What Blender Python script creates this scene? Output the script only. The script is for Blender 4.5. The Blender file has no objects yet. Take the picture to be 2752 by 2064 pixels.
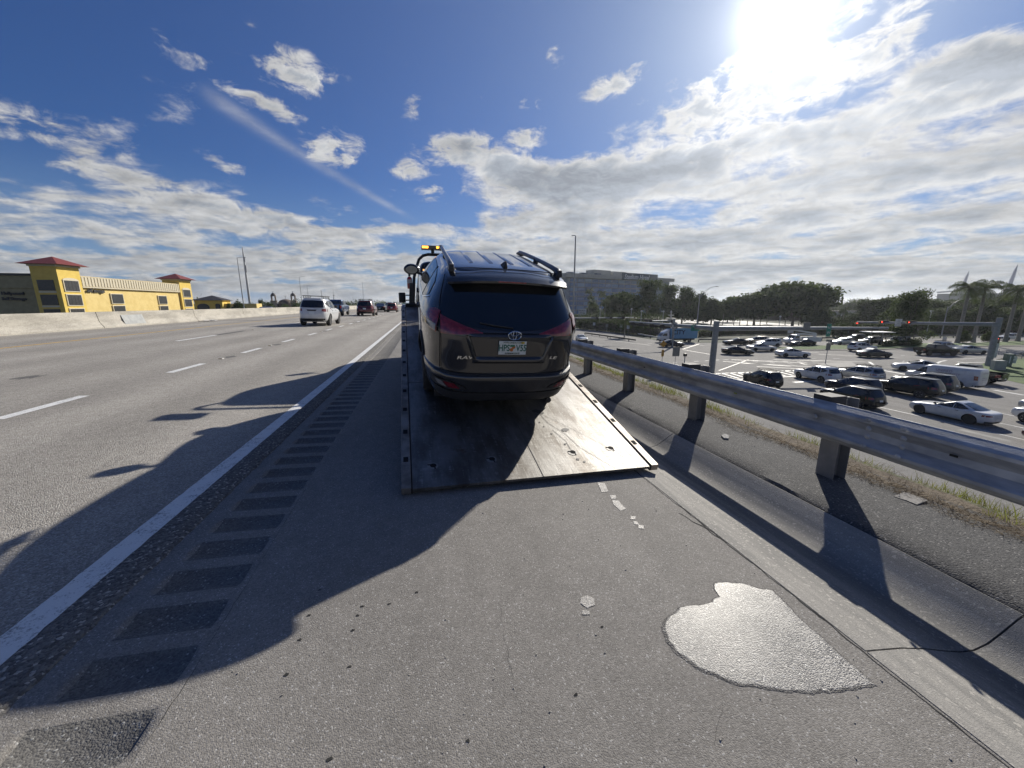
import bpy, bmesh, math, random
import numpy as np
from mathutils import Vector, Matrix, noise as mnoise
R = math.radians
PI = math.pi
rnd = random.Random(7)
scene = bpy.context.scene
COL = scene.collection

# ------------------------------------------------------------------ camera
EYE = 1.65
FPX = 1034.0                     # focal length in pixels of the 2752 px wide photograph
PITCH = R(11.746)
YAW = R(12.70)                   # the camera looks this far to the right of the road
cam_d = bpy.data.cameras.new('camera')
cam = bpy.data.objects.new('camera', cam_d)
COL.objects.link(cam)
cam.location = (0, 0, EYE)
cam.rotation_euler = (R(90) - PITCH, 0, -YAW)
cam_d.sensor_width = 36
cam_d.lens = 36 * FPX / 2752
cam_d.clip_start = 0.05
cam_d.clip_end = 30000
scene.camera = cam
scene.render.resolution_x = 1024
scene.render.resolution_y = 768
scene.view_settings.view_transform = 'Standard'
scene.view_settings.look = 'None'
scene.view_settings.exposure = 0.25
scene.view_settings.gamma = 1.0

# ------------------------------------------------------------------ sun
SUN_AZ, SUN_EL = 43.9, 28.5
sd = bpy.data.lights.new('sun', 'SUN')
sun = bpy.data.objects.new('sun', sd)
COL.objects.link(sun)
sd.energy = 5.0
sd.angle = R(0.55)
sd.color = (1.0, 0.94, 0.84)
_s = Vector((math.sin(R(SUN_AZ)) * math.cos(R(SUN_EL)), math.cos(R(SUN_AZ)) * math.cos(R(SUN_EL)), math.sin(R(SUN_EL))))
sun.rotation_euler = _s.to_track_quat('Z', 'Y').to_euler()

# ------------------------------------------------------------------ node helper
class NX:
    """tiny expression builder over a node tree"""
    def __init__(s, nt): s.nt = nt; s.N = nt.nodes; s.L = nt.links
    def put(s, node, i, v):
        if isinstance(v, V): s.L.new(v.o, node.inputs[i])
        elif v is not None: node.inputs[i].default_value = v
    def m(s, op, a, b=None, c=None, clamp=False):
        n = s.N.new('ShaderNodeMath'); n.operation = op; n.use_clamp = clamp
        s.put(n, 0, a); s.put(n, 1, b); s.put(n, 2, c)
        return V(s, n.outputs[0])
    def vm(s, op, a, b=None):
        n = s.N.new('ShaderNodeVectorMath'); n.operation = op
        s.put(n, 0, a); s.put(n, 1, b)
        return V(s, n.outputs['Value' if op in ('DOT_PRODUCT', 'LENGTH') else 'Vector'])
    def xyz(s, x, y, z):
        n = s.N.new('ShaderNodeCombineXYZ'); s.put(n, 0, x); s.put(n, 1, y); s.put(n, 2, z)
        return V(s, n.outputs[0])
    def sep(s, v):
        n = s.N.new('ShaderNodeSeparateXYZ'); s.put(n, 0, v)
        return [V(s, o) for o in n.outputs]
    def noise(s, vec, scale, detail=4, rough=.55, dist=0.0, lac=2.0):
        n = s.N.new('ShaderNodeTexNoise'); s.put(n, 'Vector', vec)
        n.inputs['Scale'].default_value = scale; n.inputs['Detail'].default_value = detail
        n.inputs['Roughness'].default_value = rough; n.inputs['Distortion'].default_value = dist
        n.inputs['Lacunarity'].default_value = lac
        return V(s, n.outputs[0])
    def voro(s, vec, scale, feat='F1', out=0, rand=1.0):
        n = s.N.new('ShaderNodeTexVoronoi'); n.feature = feat; s.put(n, 'Vector', vec)
        n.inputs['Scale'].default_value = scale; n.inputs['Randomness'].default_value = rand
        return V(s, n.outputs[out])
    def ss(s, a, lo, hi, o0=0.0, o1=1.0):
        n = s.N.new('ShaderNodeMapRange'); n.interpolation_type = 'SMOOTHSTEP'
        for i, v in enumerate((a, lo, hi, o0, o1)): s.put(n, i, v)
        return V(s, n.outputs[0])
    def lin(s, a, lo, hi, o0=0.0, o1=1.0):
        n = s.N.new('ShaderNodeMapRange')
        for i, v in enumerate((a, lo, hi, o0, o1)): s.put(n, i, v)
        return V(s, n.outputs[0])
    def mix(s, f, a, b):
        n = s.N.new('ShaderNodeMix'); n.data_type = 'RGBA'
        s.put(n, 0, f)
        for i, v in ((6, a), (7, b)):
            if isinstance(v, V): s.L.new(v.o, n.inputs[i])
            else: n.inputs[i].default_value = tuple(v) + (1,) if len(v) == 3 else v
        return V(s, n.outputs[2])
    def scale(s, col, f):
        n = s.N.new('ShaderNodeVectorMath'); n.operation = 'SCALE'
        if isinstance(col, V): s.L.new(col.o, n.inputs[0])
        else: n.inputs[0].default_value = col
        s.put(n, 3, f)
        return V(s, n.outputs[0])
class V:
    def __init__(s, x, o): s.x = x; s.o = o
    def __add__(s, b): return s.x.m('ADD', s, b)
    __radd__ = __add__
    def __mul__(s, b): return s.x.m('MULTIPLY', s, b)
    __rmul__ = __mul__
    def __sub__(s, b): return s.x.m('SUBTRACT', s, b)
    def __rsub__(s, b): return s.x.m('SUBTRACT', b, s)
    def __truediv__(s, b): return s.x.m('DIVIDE', s, b)
    def __pow__(s, b): return s.x.m('POWER', s, b)

# ------------------------------------------------------------------ sky
world = bpy.data.worlds.new("World")
scene.world = world
world.use_nodes = True
nt = world.node_tree
nt.nodes.clear()
x = NX(nt)
sky = nt.nodes.new('ShaderNodeTexSky')
sky.sky_type = 'NISHITA'
sky.sun_disc = False
sky.sun_elevation = R(SUN_EL)
sky.sun_rotation = R(SUN_AZ)
sky.air_density = 1.15
sky.dust_density = 0.35
sky.ozone_density = 2.5
tc = nt.nodes.new('ShaderNodeTexCoord')
d = V(x, tc.outputs['Generated'])
d = x.vm('NORMALIZE', d)
dx, dy, dz = x.sep(d)
RAD = 180 / PI
az = x.m('ARCTAN2', dx, dy) * RAD
el = x.m('ARCSINE', dz) * RAD
zz = x.m('SQRT', dz * dz + 0.0018) + 0.075
pu, pv = dx / zz, dy / zz
pos = x.xyz(pu, pv, 0.0)
ang_pos = x.xyz(az * 0.16, el * 0.30, 1.7)
nf = x.noise(ang_pos, 2.2, 8, 0.62, 0.4)
nf2 = x.noise(x.xyz(az * 0.16 + 0.03, el * 0.30 + 0.05, 1.7), 2.2, 5, 0.6, 0.4)
n1 = x.noise(pos, 1.2, 9, 0.57, 0.2) * 0.74 + nf * 0.26
# the same field a little nearer the sun: where it is thinner the cloud edge is lit
sx, sy = math.sin(R(SUN_AZ)), math.cos(R(SUN_AZ))
pos2 = x.xyz(pu + 0.085 * sx, pv + 0.085 * sy, 0.02)
n2 = x.noise(pos2, 1.2, 6, 0.56, 0.2) * 0.74 + nf2 * 0.26
nbig = x.noise(pos, 0.33, 3, 0.5)
# how much cloud: a band low down everywhere, a broad deck to the right, single clouds higher up
azw = az + (nbig - 0.5) * 14.0
elw = el + (x.noise(pos, 1.4, 3, .5) - 0.5) * 5.0
low = x.ss(elw, 9.0, 12.5, 1.0, 0.0)
right = x.ss(azw, 4.0, 12.0) * x.ss(elw, 17.0, 20.0, 1.0, 0.0)
far_right = x.ss(azw, 48.0, 58.0) * x.ss(elw, 19, 24, 1.0, 0.0) * 0.8
cover = x.m('MAXIMUM', x.m('MAXIMUM', low, right), far_right)
bias = cover * 0.30 + low * x.ss(el, 2.0, 7.5, 1.0, 0.0) * 0.07 + right * 0.10 - 0.20 + (nbig - 0.5) * 0.10
def blob(a, e, ra, re, rot, k):
    c, s_ = math.cos(R(rot)), math.sin(R(rot))
    da, de = az - a, el - e
    u = (da * c + de * s_) / ra
    w = (de * c - da * s_) / re
    return x.m('EXPONENT', (u * u + w * w) * -1.0) * k
blobs = None
for b in [(-13.4, 24.6, 4.6, 1.9, -6, .50), (-17.0, 21.6, 4.2, 1.1, -12, .36), (-0.4, 23.6, 1.7, 1.3, 0, .36), (-9.8, 18.0, 4.4, 2.0, 0, .42),
          (5.6, 19.6, 5.6, 2.0, 6, .46), (-1.0, 16.9, 2.3, 1.2, 0, .42), (15.6, 24.2, 2.6, 1.2, 0, .30), (27.0, 26.0, 5.4, 1.4, 14, .42),
          (18.3, 28.6, 2.2, 1.4, 20, .30), (-36.0, 15.2, 6.0, 2.0, -4, .36), (-31.0, 12.4, 6.5, .9, -6, .36), (-24.0, 10.8, 7.0, 1.1, -6, .34),
          (-24.0, 24.2, 2.6, 1.1, -20, .26), (-17.0, 27.5, 1.8, .8, -20, .22), (41.0, 23.0, 9.0, 4.2, 4, .6), (52.0, 24.0, 6.0, 2.2, 20, .42), (52.0, 27.5, 9.0, 2.2, 8, .30),
          (-21.0, 14.8, 2.6, .9, -10, .24), (9.0, 24.8, 1.2, .5, 0, .24), (60.0, 20.5, 6.0, 3.0, 10, .3), (14.5, 20.8, 3.2, 1.6, 10, .4), (13.5, 17.2, 4.5, 2.0, 0, .4), (2.0, 14.6, 4.0, 1.0, 4, .3), (21.5, 16.5, 6.0, 2.2, 8, .34), (35.0, 17.5, 9.0, 1.8, 6, .34), (-19.0, 10.0, 9.0, 1.4, -4, .3)]:
    v = blob(*b)
    blobs = v if blobs is None else x.m('MAXIMUM', blobs, v)
dens_raw = (n1 - 0.5) * 1.7 + (nf - 0.5) * blobs * 2.0 + bias + blobs * 0.88
dens = x.ss(dens_raw, -0.08, 0.20)
thick = x.ss(dens_raw, 0.10, 0.40)
# old contrail, spread and slanting down to the right
ca, ce, cb, cf = -23.5, 21.8, -0.5, 11.0
ln = math.hypot(cb - ca, cf - ce); ux, uy = (cb - ca) / ln, (cf - ce) / ln
t_ = (az - ca) * ux + (el - ce) * uy
w_ = (el - ce) * ux - (az - ca) * uy
wid = x.lin(t_, 0.0, ln, 0.75, 0.30)
trail = x.m('EXPONENT', (w_ / wid) * (w_ / wid) * -1.0) * x.ss(t_, 0, 3) * x.ss(t_, ln - 4, ln + 1, 1.0, 0.0) * x.lin(n1, .3, .65, 0.06, 0.36)
# glow of the sun through the air round it
cosang = x.vm('DOT_PRODUCT', d, tuple(_s))
ang = x.m('ARCCOSINE', x.m('MINIMUM', cosang, 0.99999)) * RAD
glow = x.m('EXPONENT', ang * ang * -0.10) * 1.3 + x.m('EXPONENT', ang * -0.20) * 0.85 + x.m('EXPONENT', ang * -0.055) * 0.09
near = x.m('EXPONENT', ang * -0.05)
# cloud brightness
edge = x.lin((n1 - n2), -0.06, 0.07, 0.0, 1.0)
lum = (0.42 + edge * 0.30 + near * 0.40) * (1.0 - thick * 0.38)
lum = lum * x.lin(el, 0.0, 9.0, 0.82, 1.0) + x.m('EXPONENT', ang * -0.20) * 0.40
ccol = x.mix(thick, (1.0, 0.99, 0.97), (0.86, 0.94, 1.06))
ccol = x.scale(ccol, lum)
skyc = x.scale(V(x, sky.outputs[0]), 0.050)
# slightly more saturated blue than the model gives, as in the photograph
skyc = x.vm('MULTIPLY', skyc, (0.40, 0.72, 1.36))
hz = x.ss(el, -1.0, 16.0, 1.0, 0.0)
skyc = x.mix(hz * 0.8, skyc, (0.22, 0.35, 0.54))
skyc = x.mix(x.m('EXPONENT', ang * -0.06) * 0.85, skyc, (0.33, 0.42, 0.55))
c = x.mix(x.m('MAXIMUM', dens * 0.97, trail), skyc, ccol)
g = x.scale((1.0, 0.98, 0.95), glow)
c = x.vm('ADD', c, g)
c = x.mix(x.ss(el, -3.0, -0.5, 1.0, 0.0), c, (0.10, 0.11, 0.11))
bg = nt.nodes.new('ShaderNodeBackground')
nt.links.new(c.o, bg.inputs[0])
bg.inputs[1].default_value = 0.84
wo = nt.nodes.new('ShaderNodeOutputWorld')
nt.links.new(bg.outputs[0], wo.inputs[0])
world.cycles.sampling_method = 'MANUAL'
world.cycles.sample_map_resolution = 1024

# ------------------------------------------------------------------ projection helpers: a pixel of the photograph to a point of the place
_cp, _sp, _cy, _sy = math.cos(PITCH), math.sin(PITCH), math.cos(YAW), math.sin(YAW)
def ray(px, py):
    a, b = (px - 1376) / FPX, -(py - 1032) / FPX
    dx, dy, dz = a, _cp + b * _sp, -_sp + b * _cp
    return Vector((dx * _cy + dy * _sy, -dx * _sy + dy * _cy, dz))
LOW = -6.6                       # level of the streets below the embankment
def gnd(px, py, z=LOW, s=0.0):
    r = ray(px, py)
    t = (z - EYE) / (r.z + s * r.x)
    return Vector((r.x * t, r.y * t, EYE + r.z * t))
def at(px, py, depth):
    r = ray(px, py) * depth
    return Vector((r.x, r.y, EYE + r.z))
SL = 0.03
def road_z(X): return -SL * X
def crop(ox, oy, sc): return lambda u, v: (ox + u / sc, oy + v / sc)

# ------------------------------------------------------------------ object helpers
def tag(o, label=None, cat=None, group=None, kind=None):
    if label: o['label'] = label
    if cat: o['category'] = cat
    if group: o['group'] = group
    if kind: o['kind'] = kind
    return o
def empty(name, loc=(0, 0, 0), rz=0.0, label=None, cat=None, group=None):
    o = bpy.data.objects.new(name, None); COL.objects.link(o)
    o.empty_display_size = 0.2
    o.location = loc; o.rotation_euler = (0, 0, rz)
    return tag(o, label, cat, group)
def link(name, me, parent=None):
    o = bpy.data.objects.new(name, me); COL.objects.link(o)
    if parent is not None: o.parent = parent
    return o
class MB:
    """collects simple shapes and builds them as ONE mesh object"""
    def __init__(s): s.v = []; s.f = []; s.mi = []; s.cur = 0
    def add(s, vs, fs):
        n = len(s.v); s.v += [tuple(v) for v in vs]
        for f in fs: s.f.append([i + n for i in f]); s.mi.append(s.cur)
        return s
    def box(s, c, d, rz=0.0, M=None, taper=1.0):
        hx, hy, hz = d[0] / 2, d[1] / 2, d[2] / 2
        vs = []
        for zz, k in ((-hz, 1.0), (hz, taper)):
            for xx, yy in ((-hx, -hy), (hx, -hy), (hx, hy), (-hx, hy)): vs.append(Vector((xx * k, yy * k, zz)))
        if rz: vs = [Matrix.Rotation(rz, 3, 'Z') @ v for v in vs]
        if M is not None: vs = [M @ v for v in vs]
        vs = [v + Vector(c) for v in vs]
        return s.add(vs, [(0, 3, 2, 1), (4, 5, 6, 7), (0, 1, 5, 4), (1, 2, 6, 5), (2, 3, 7, 6), (3, 0, 4, 7)])
    def beam(s, a, b, w, h):
        a, b = Vector(a), Vector(b); d_ = b - a; L = d_.length
        M = d_.to_track_quat('Y', 'Z').to_matrix()
        return s.box((a + b) / 2, (w, L, h), M=M)
    def tube(s, pts, r, n=8, cap=True):
        pts = [Vector(p) for p in pts]
        rr = r if isinstance(r, (list, tuple)) else [r] * len(pts)
        base = len(s.v); up = None
        for i, p in enumerate(pts):
            t = (pts[min(i + 1, len(pts) - 1)] - pts[max(i - 1, 0)]).normalized()
            if up is None:
                up = Vector((0, 0, 1)) if abs(t.z) < .9 else Vector((1, 0, 0))
            u = t.cross(up).normalized(); w = u.cross(t).normalized(); up = w
            for k in range(n):
                a = 2 * PI * k / n
                s.v.append(tuple(p + (u * math.cos(a) + w * math.sin(a)) * rr[i]))
        for i in range(len(pts) - 1):
            for k in range(n):
                a, b = base + i * n + k, base + i * n + (k + 1) % n
                s.f.append([a, b, b + n, a + n]); s.mi.append(s.cur)
        if cap:
            s.f.append([base + k for k in range(n)][::-1]); s.mi.append(s.cur)
            e = base + (len(pts) - 1) * n
            s.f.append([e + k for k in range(n)]); s.mi.append(s.cur)
        return s
    def lathe(s, prof, c=(0, 0, 0), n=24, axis='Z', M=None):
        base = len(s.v)
        for (r, h) in prof:
            for k in range(n):
                a = 2 * PI * k / n
                p = Vector((r * math.cos(a), r * math.sin(a), h))
                if axis == 'X': p = Vector((p.z, p.x, p.y))
                if axis == 'Y': p = Vector((p.x, p.z, p.y))
                if M is not None: p = M @ p
                s.v.append(tuple(p + Vector(c)))
        for i in range(len(prof) - 1):
            for k in range(n):
                a, b = base + i * n + k, base + i * n + (k + 1) % n
                s.f.append([a, b, b + n, a + n]); s.mi.append(s.cur)
        s.f.append([base + k for k in range(n)][::-1]); s.mi.append(s.cur)
        e = base + (len(prof) - 1) * n
        s.f.append([e + k for k in range(n)]); s.mi.append(s.cur)
        return s
    def prism(s, poly, z0, z1):
        n = len(poly)
        vs = [(p[0], p[1], z0) for p in poly] + [(p[0], p[1], z1) for p in poly]
        fs = [list(range(n))[::-1], list(range(n, 2 * n))] + [[i, (i + 1) % n, (i + 1) % n + n, i + n] for i in range(n)]
        return s.add(vs, fs)
    def quad(s, a, b, c, d_): return s.add([a, b, c, d_], [(0, 1, 2, 3)])
    def grid(s, fn, nu, nv, flip=False):
        vs = [tuple(fn(i / (nu - 1), j / (nv - 1))) for i in range(nu) for j in range(nv)]
        fs = []
        for i in range(nu - 1):
            for j in range(nv - 1):
                a = i * nv + j; q = [a, a + nv, a + nv + 1, a + 1]
                fs.append(q[::-1] if flip else q)
        return s.add(vs, fs)
    def mesh(s, name, smooth=None, mats=()):
        me = bpy.data.meshes.new(name); me.from_pydata(s.v, [], s.f)
        for m_ in mats: me.materials.append(m_)
        if len(mats) > 1: me.polygons.foreach_set('material_index', s.mi)
        me.validate(); me.update()
        if smooth is not None:
            me.polygons.foreach_set('use_smooth', [True] * len(me.polygons))
            me.set_sharp_from_angle(angle=R(smooth))
        return me
    def build(s, name, m_, parent=None, smooth=None, recalc=True, bevel=0):
        mats = m_ if isinstance(m_, (list, tuple)) else [m_]
        me = s.mesh(name, None, mats)
        if recalc or bevel:
            bm = bmesh.new(); bm.from_mesh(me)
            if bevel:
                bmesh.ops.bevel(bm, geom=[e for e in bm.edges if e.is_manifold and e.calc_face_angle(0) > R(30)], offset=bevel, segments=2, affect='EDGES', profile=0.6)
            bmesh.ops.recalc_face_normals(bm, faces=bm.faces); bm.to_mesh(me); bm.free()
        if smooth is not None:
            me.polygons.foreach_set('use_smooth', [True] * len(me.polygons))
            me.set_sharp_from_angle(angle=R(smooth))
        return link(name, me, parent)
def text_mesh(body, size, m_, extr=0.002, align='CENTER', bold=0.0, shear=0.0):
    cu = bpy.data.curves.new('lettering', 'FONT'); cu.body = body; cu.size = size
    cu.align_x = align; cu.align_y = 'CENTER'; cu.extrude = extr; cu.offset = bold; cu.shear = shear
    cu.resolution_u = 3
    o = bpy.data.objects.new('lettering', cu); COL.objects.link(o)
    dg = bpy.context.evaluated_depsgraph_get(); dg.update()
    me = bpy.data.meshes.new_from_object(o.evaluated_get(dg))
    bpy.data.objects.remove(o)
    me.materials.clear(); me.materials.append(m_)
    return me
def text_obj(name, body, size, m_, parent, M, **k):
    me = text_mesh(body, size, m_, **k); me.transform(M)
    return link(name, me, parent)
def basis(xa, ya, loc=(0, 0, 0)):
    """matrix whose local X,Y (text right, text up) are xa, ya"""
    xa, ya = Vector(xa).normalized(), Vector(ya).normalized(); za = xa.cross(ya)
    M = Matrix((xa, ya, za)).transposed().to_4x4(); M.translation = Vector(loc); return M

# ------------------------------------------------------------------ materials
MATS = {}
def mk(name, c1, c2=None, scale=8.0, rough=0.6, metal=0.0, bump=0.0, bscale=None, coat=0.0, detail=5, spec=0.5, emit=None, estr=0.0, rough2=None, coords='Object', aniso=None, lo=.35, hi=.65, trans=0.0):
    if name in MATS: return MATS[name]
    m_ = bpy.data.materials.new(name); m_.use_nodes = True; t = m_.node_tree
    p = t.nodes['Principled BSDF']; x = NX(t)
    tcn = t.nodes.new('ShaderNodeTexCoord'); vec = V(x, tcn.outputs[coords])
    if aniso: vec = x.vm('MULTIPLY', vec, aniso)
    if c2 is None: c2 = tuple(v * 0.86 for v in c1)
    n = x.noise(vec, scale, detail, .6)
    col = x.mix(x.ss(n, lo, hi), c1, c2)
    t.links.new(col.o, p.inputs['Base Color'])
    r = x.lin(n, .3, .7, rough, rough2 if rough2 is not None else min(1, rough * 1.12))
    t.links.new(r.o, p.inputs['Roughness'])
    p.inputs['Metallic'].default_value = metal
    p.inputs['Specular IOR Level'].default_value = spec
    p.inputs['Coat Weight'].default_value = coat
    p.inputs['Coat Roughness'].default_value = 0.06
    if trans: p.inputs['Transmission Weight'].default_value = trans
    if emit:
        p.inputs['Emission Color'].default_value = tuple(emit) + (1,); p.inputs['Emission Strength'].default_value = estr
    if bump:
        b = t.nodes.new('ShaderNodeBump'); b.inputs['Strength'].default_value = 1.0; b.inputs['Distance'].default_value = bump
        bn = x.noise(vec, bscale or scale * 3, 4, .6)
        t.links.new(bn.o, b.inputs['Height']); t.links.new(b.outputs[0], p.inputs['Normal'])
    MATS[name] = m_
    return m_
def paint(name, c, rough=0.32, metal=0.0, coat=0.8):
    c2 = tuple(v * 0.9 for v in c); dark = max(c) < .06 and coat < 1
    return mk('paint ' + name, c, c2, 3.0, rough, metal, coat=.45 if dark else coat, spec=.2 if dark else .5)
# ------------------------------------------------------------------ ground materials
WETATTR = 'wet'
def asphalt(name, dark, light, stone, cell=120.0, rough=0.8, bump=0.003, streak=0.0, stones=0.93, wet=False, tracks=None, spec=.3):
    m_ = bpy.data.materials.new(name); m_.use_nodes = True; t = m_.node_tree
    p = t.nodes['Principled BSDF']; x = NX(t)
    g = t.nodes.new('ShaderNodeNewGeometry'); vec = V(x, g.outputs['Position'])
    vc = x.voro(vec, cell, out=1); r_, g_, b_ = x.sep(vc)
    vd = x.voro(vec, cell, out=0)
    fine = x.noise(vec, cell * 2.1, 2, .6)
    big = x.noise(x.vm('MULTIPLY', vec, (1.0, .35, 1.0)), 0.9, 5, .6)
    col = x.mix(x.lin(r_ * .6 + fine * .4, .15, .8), dark, light)
    col = x.mix(x.ss(g_, stones, stones + .03), col, stone)
    blot = x.noise(vec, 7.0, 4, .65)
    col = x.scale(col, x.lin(big, .3, .7, .86, 1.12) * x.lin(blot, .3, .7, .90, 1.08))
    if tracks:
        px, _, _ = x.sep(vec)
        w = x.m('COSINE', (px - tracks[0]) * (2 * PI / tracks[1]))
        col = x.scale(col, x.lin(w + (big - .5) * 1.4, -1, 1, 1.07, 0.88))
    t.links.new(col.o, p.inputs['Base Color'])
    p.inputs['Roughness'].default_value = rough
    p.inputs['Specular IOR Level'].default_value = spec
    h = x.m('SUBTRACT', fine * .6, vd * .8) + x.noise(vec, cell * .4, 3, .6) * .6
    if wet: h = fine * .8 - vd * 1.6 + x.noise(vec, cell * .8, 2, .6) * .5
    b = t.nodes.new('ShaderNodeBump'); b.inputs['Distance'].default_value = bump; t.links.new(h.o, b.inputs['Height'])
    t.links.new(b.outputs[0], p.inputs['Normal'])
    if wet:
        at_ = t.nodes.new('ShaderNodeAttribute'); at_.attribute_name = 'wet'
        w_ = V(x, at_.outputs['Fac']) + (x.noise(vec, 9, 4, .6) - .5) * .5 + (x.noise(vec, 60, 3, .6) - .5) * .3
        f = x.ss(w_, .30, .62)
        rim = x.ss(w_, .12, .26) * x.ss(w_, .30, .46, 1.0, 0.0)
        lo_ = x.ss(vd, .25, .6, 1.0, .55)
        col2 = x.scale(col, (1.0 - rim * .02) * (1.0 + f * wet))  # sun glare on the water painted in as a brighter base colour
        t.links.new(col2.o, p.inputs['Base Color'])
        t.links.new((x.lin(f, 0, 1, .8, rough) + f * x.ss(x.noise(vec, 5, 5, .7), .42, .62) * .16).o, p.inputs['Roughness'])
        t.links.new((f * .62 + .30).o, p.inputs['Specular IOR Level'])
        t.links.new((f * .15).o, p.inputs['Coat Weight']); p.inputs['Coat Roughness'].default_value = .36; p.inputs['Coat IOR'].default_value = 1.7
    return m_
M_lane = asphalt('lane asphalt', (.205, .191, .17), (.44, .413, .368), (.52, .50, .46), 110, .88, .006, stones=.93, tracks=(-7.3, 1.83))
M_open = asphalt('open edge asphalt', (.075, .071, .066), (.21, .20, .185), (.40, .38, .34), 70, .9, .009, stones=.90)
M_shld = asphalt('shoulder asphalt', (.155, .145, .131), (.268, .254, .233), (.40, .39, .37), 165, .8, .0022, stones=.95)
M_groove = asphalt('milled asphalt', (.088, .085, .08), (.175, .17, .16), (.3, .3, .29), 120, .85, .004, stones=.96)
M_verge = asphalt('verge asphalt', (.050, .050, .052), (.115, .114, .112), (.27, .26, .25), 95, .9, .006, stones=.955)
M_street = asphalt('street asphalt', (.16, .155, .145), (.27, .262, .25), (.33, .32, .30), 30, .9, .0015, stones=.97, spec=.12)
M_wet = asphalt('wet asphalt', (.105, .100, .094), (.20, .193, .182), (.38, .37, .35), 130, .30, .0042, stones=.95, wet=.35)
M_damp = asphalt('damp asphalt', (.155, .145, .131), (.268, .254, .233), (.40, .39, .37), 165, .42, .003, stones=.95, wet=.5)
M_joint = mk('dark joint', (.012, .012, .012), (.03, .03, .028), 20, .95)  # near-black colour shared by joints, cracks and pits
def concrete(name, c1, c2, gutter=False):
    m_ = bpy.data.materials.new(name); m_.use_nodes = True; t = m_.node_tree
    p = t.nodes['Principled BSDF']; x = NX(t)
    g = t.nodes.new('ShaderNodeNewGeometry'); vec = V(x, g.outputs['Position'])
    st = x.noise(x.vm('MULTIPLY', vec, (5.0, .5, 5.0) if gutter else (.35, .35, 1.4)), 1.6, 7, .68)
    col = x.mix(x.ss(st, .36, .66), c1, c2)
    f = x.noise(vec, 160 if gutter else 24, 3, .7)
    col = x.scale(col, x.lin(f, .3, .7, .72, 1.2))
    vc = x.voro(vec, 90, out=1); r_, _, _ = x.sep(vc)
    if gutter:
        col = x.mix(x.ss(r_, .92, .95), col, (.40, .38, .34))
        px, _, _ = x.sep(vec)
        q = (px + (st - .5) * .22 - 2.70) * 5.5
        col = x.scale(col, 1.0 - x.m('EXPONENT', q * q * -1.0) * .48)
    t.links.new(col.o, p.inputs['Base Color']); p.inputs['Roughness'].default_value = .86
    b = t.nodes.new('ShaderNodeBump'); b.inputs['Distance'].default_value = .003 if gutter else .012
    t.links.new((f + st).o, b.inputs['Height']); t.links.new(b.outputs[0], p.inputs['Normal'])
    return m_
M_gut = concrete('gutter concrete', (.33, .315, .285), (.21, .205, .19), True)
M_bar = concrete('barrier concrete', (.47, .44, .38), (.31, .29, .25))
M_kerb = concrete('kerb concrete', (.30, .29, .27), (.20, .19, .18))
M_dirtgrass = mk('verge turf', (.055, .075, .022), (.10, .082, .045), 1.2, .95, bump=.02, bscale=14, detail=8)
M_grass = mk('mown grass', (.085, .135, .032), (.055, .10, .025), .35, .95, bump=.03, bscale=9, detail=8)
M_land = mk('land beyond', (.035, .048, .022), (.06, .062, .04), .01, .95, detail=9)
def paintline(name, c, wear=.55):
    m_ = bpy.data.materials.new(name); m_.use_nodes = True; t = m_.node_tree
    p = t.nodes['Principled BSDF']; x = NX(t)
    g = t.nodes.new('ShaderNodeNewGeometry'); vec = V(x, g.outputs['Position'])
    f = x.noise(vec, 70, 5, .75); h_ = x.noise(vec, 9, 4, .6)
    col = x.mix(x.ss(f + h_ * .5, wear + .22, wear + .36), c, tuple(v * .42 for v in c))
    t.links.new(col.o, p.inputs['Base Color']); p.inputs['Roughness'].default_value = .62
    b = t.nodes.new('ShaderNodeBump'); b.inputs['Distance'].default_value = .003; t.links.new(f.o, b.inputs['Height']); t.links.new(b.outputs[0], p.inputs['Normal'])
    return m_
M_wline = paintline('white road paint', (.74, .74, .72))
M_yline = paintline('yellow road paint', (.62, .40, .12), .5)
M_lowline = mk('street paint', (.62, .62, .59), (.40, .40, .38), 3, .6)

# ------------------------------------------------------------------ the land, the highway, the streets below
def sheet(name, prof, ys, m_, smooth=40, zfn=None):
    b = MB(); vs = []; n = len(prof)
    for y in ys:
        for (X, z) in prof: vs.append((X, y, z + (zfn(X, y) if zfn else 0)))
    fs = [(i * n + j, i * n + j + 1, (i + 1) * n + j + 1, (i + 1) * n + j) for i in range(len(ys) - 1) for j in range(n - 1)]
    b.add(vs, fs)
    return tag(b.build(name, m_, smooth=smooth, recalc=False), kind='structure')
land = MB().quad((-2500, -600, LOW - .05), (5000, -600, LOW - .05), (5000, 4500, LOW - .05), (-2500, 4500, LOW - .05)).build('ground', M_land, recalc=False)
tag(land, kind='structure')
Y0, Y1 = -14, 1500
ys_far = [Y0, 0, 20, 60, 200, 600, Y1]
# travel lanes: 15 mm above the shoulder, with a ragged open-graded edge
ye = []; y = -2.0
while y < 14: ye.append(y); y += .03
ye = [Y0] + ye + [16, 20, 30, 60, 200, 600, Y1]
b = MB(); vs = []
for y in ye:
    j = (mnoise.noise((y * 9, 1.3, 0)) * .014 + mnoise.noise((y * 31, 4.1, 0)) * .008) if y < 14.1 else 0
    xe = -1.705 + j
    vs += [(-1.92, y, road_z(-1.92) + .015), (xe - .012, y, road_z(xe) + .0145), (xe, y, road_z(xe) + .004), (xe + .006, y, road_z(xe) - .01)]
b.add(vs, [(i * 4 + j, i * 4 + j + 1, (i + 1) * 4 + j + 1, (i + 1) * 4 + j) for i in range(len(ye) - 1) for j in range(3)])
tag(b.build('pavement_edge', M_open, smooth=50, recalc=False), kind='structure')
sheet('highway', [(-15.5, road_z(-15.5) + .015), (-12.3, road_z(-12.3) + .015), (-1.92, road_z(-1.92) + .015)], ys_far, M_lane)
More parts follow.
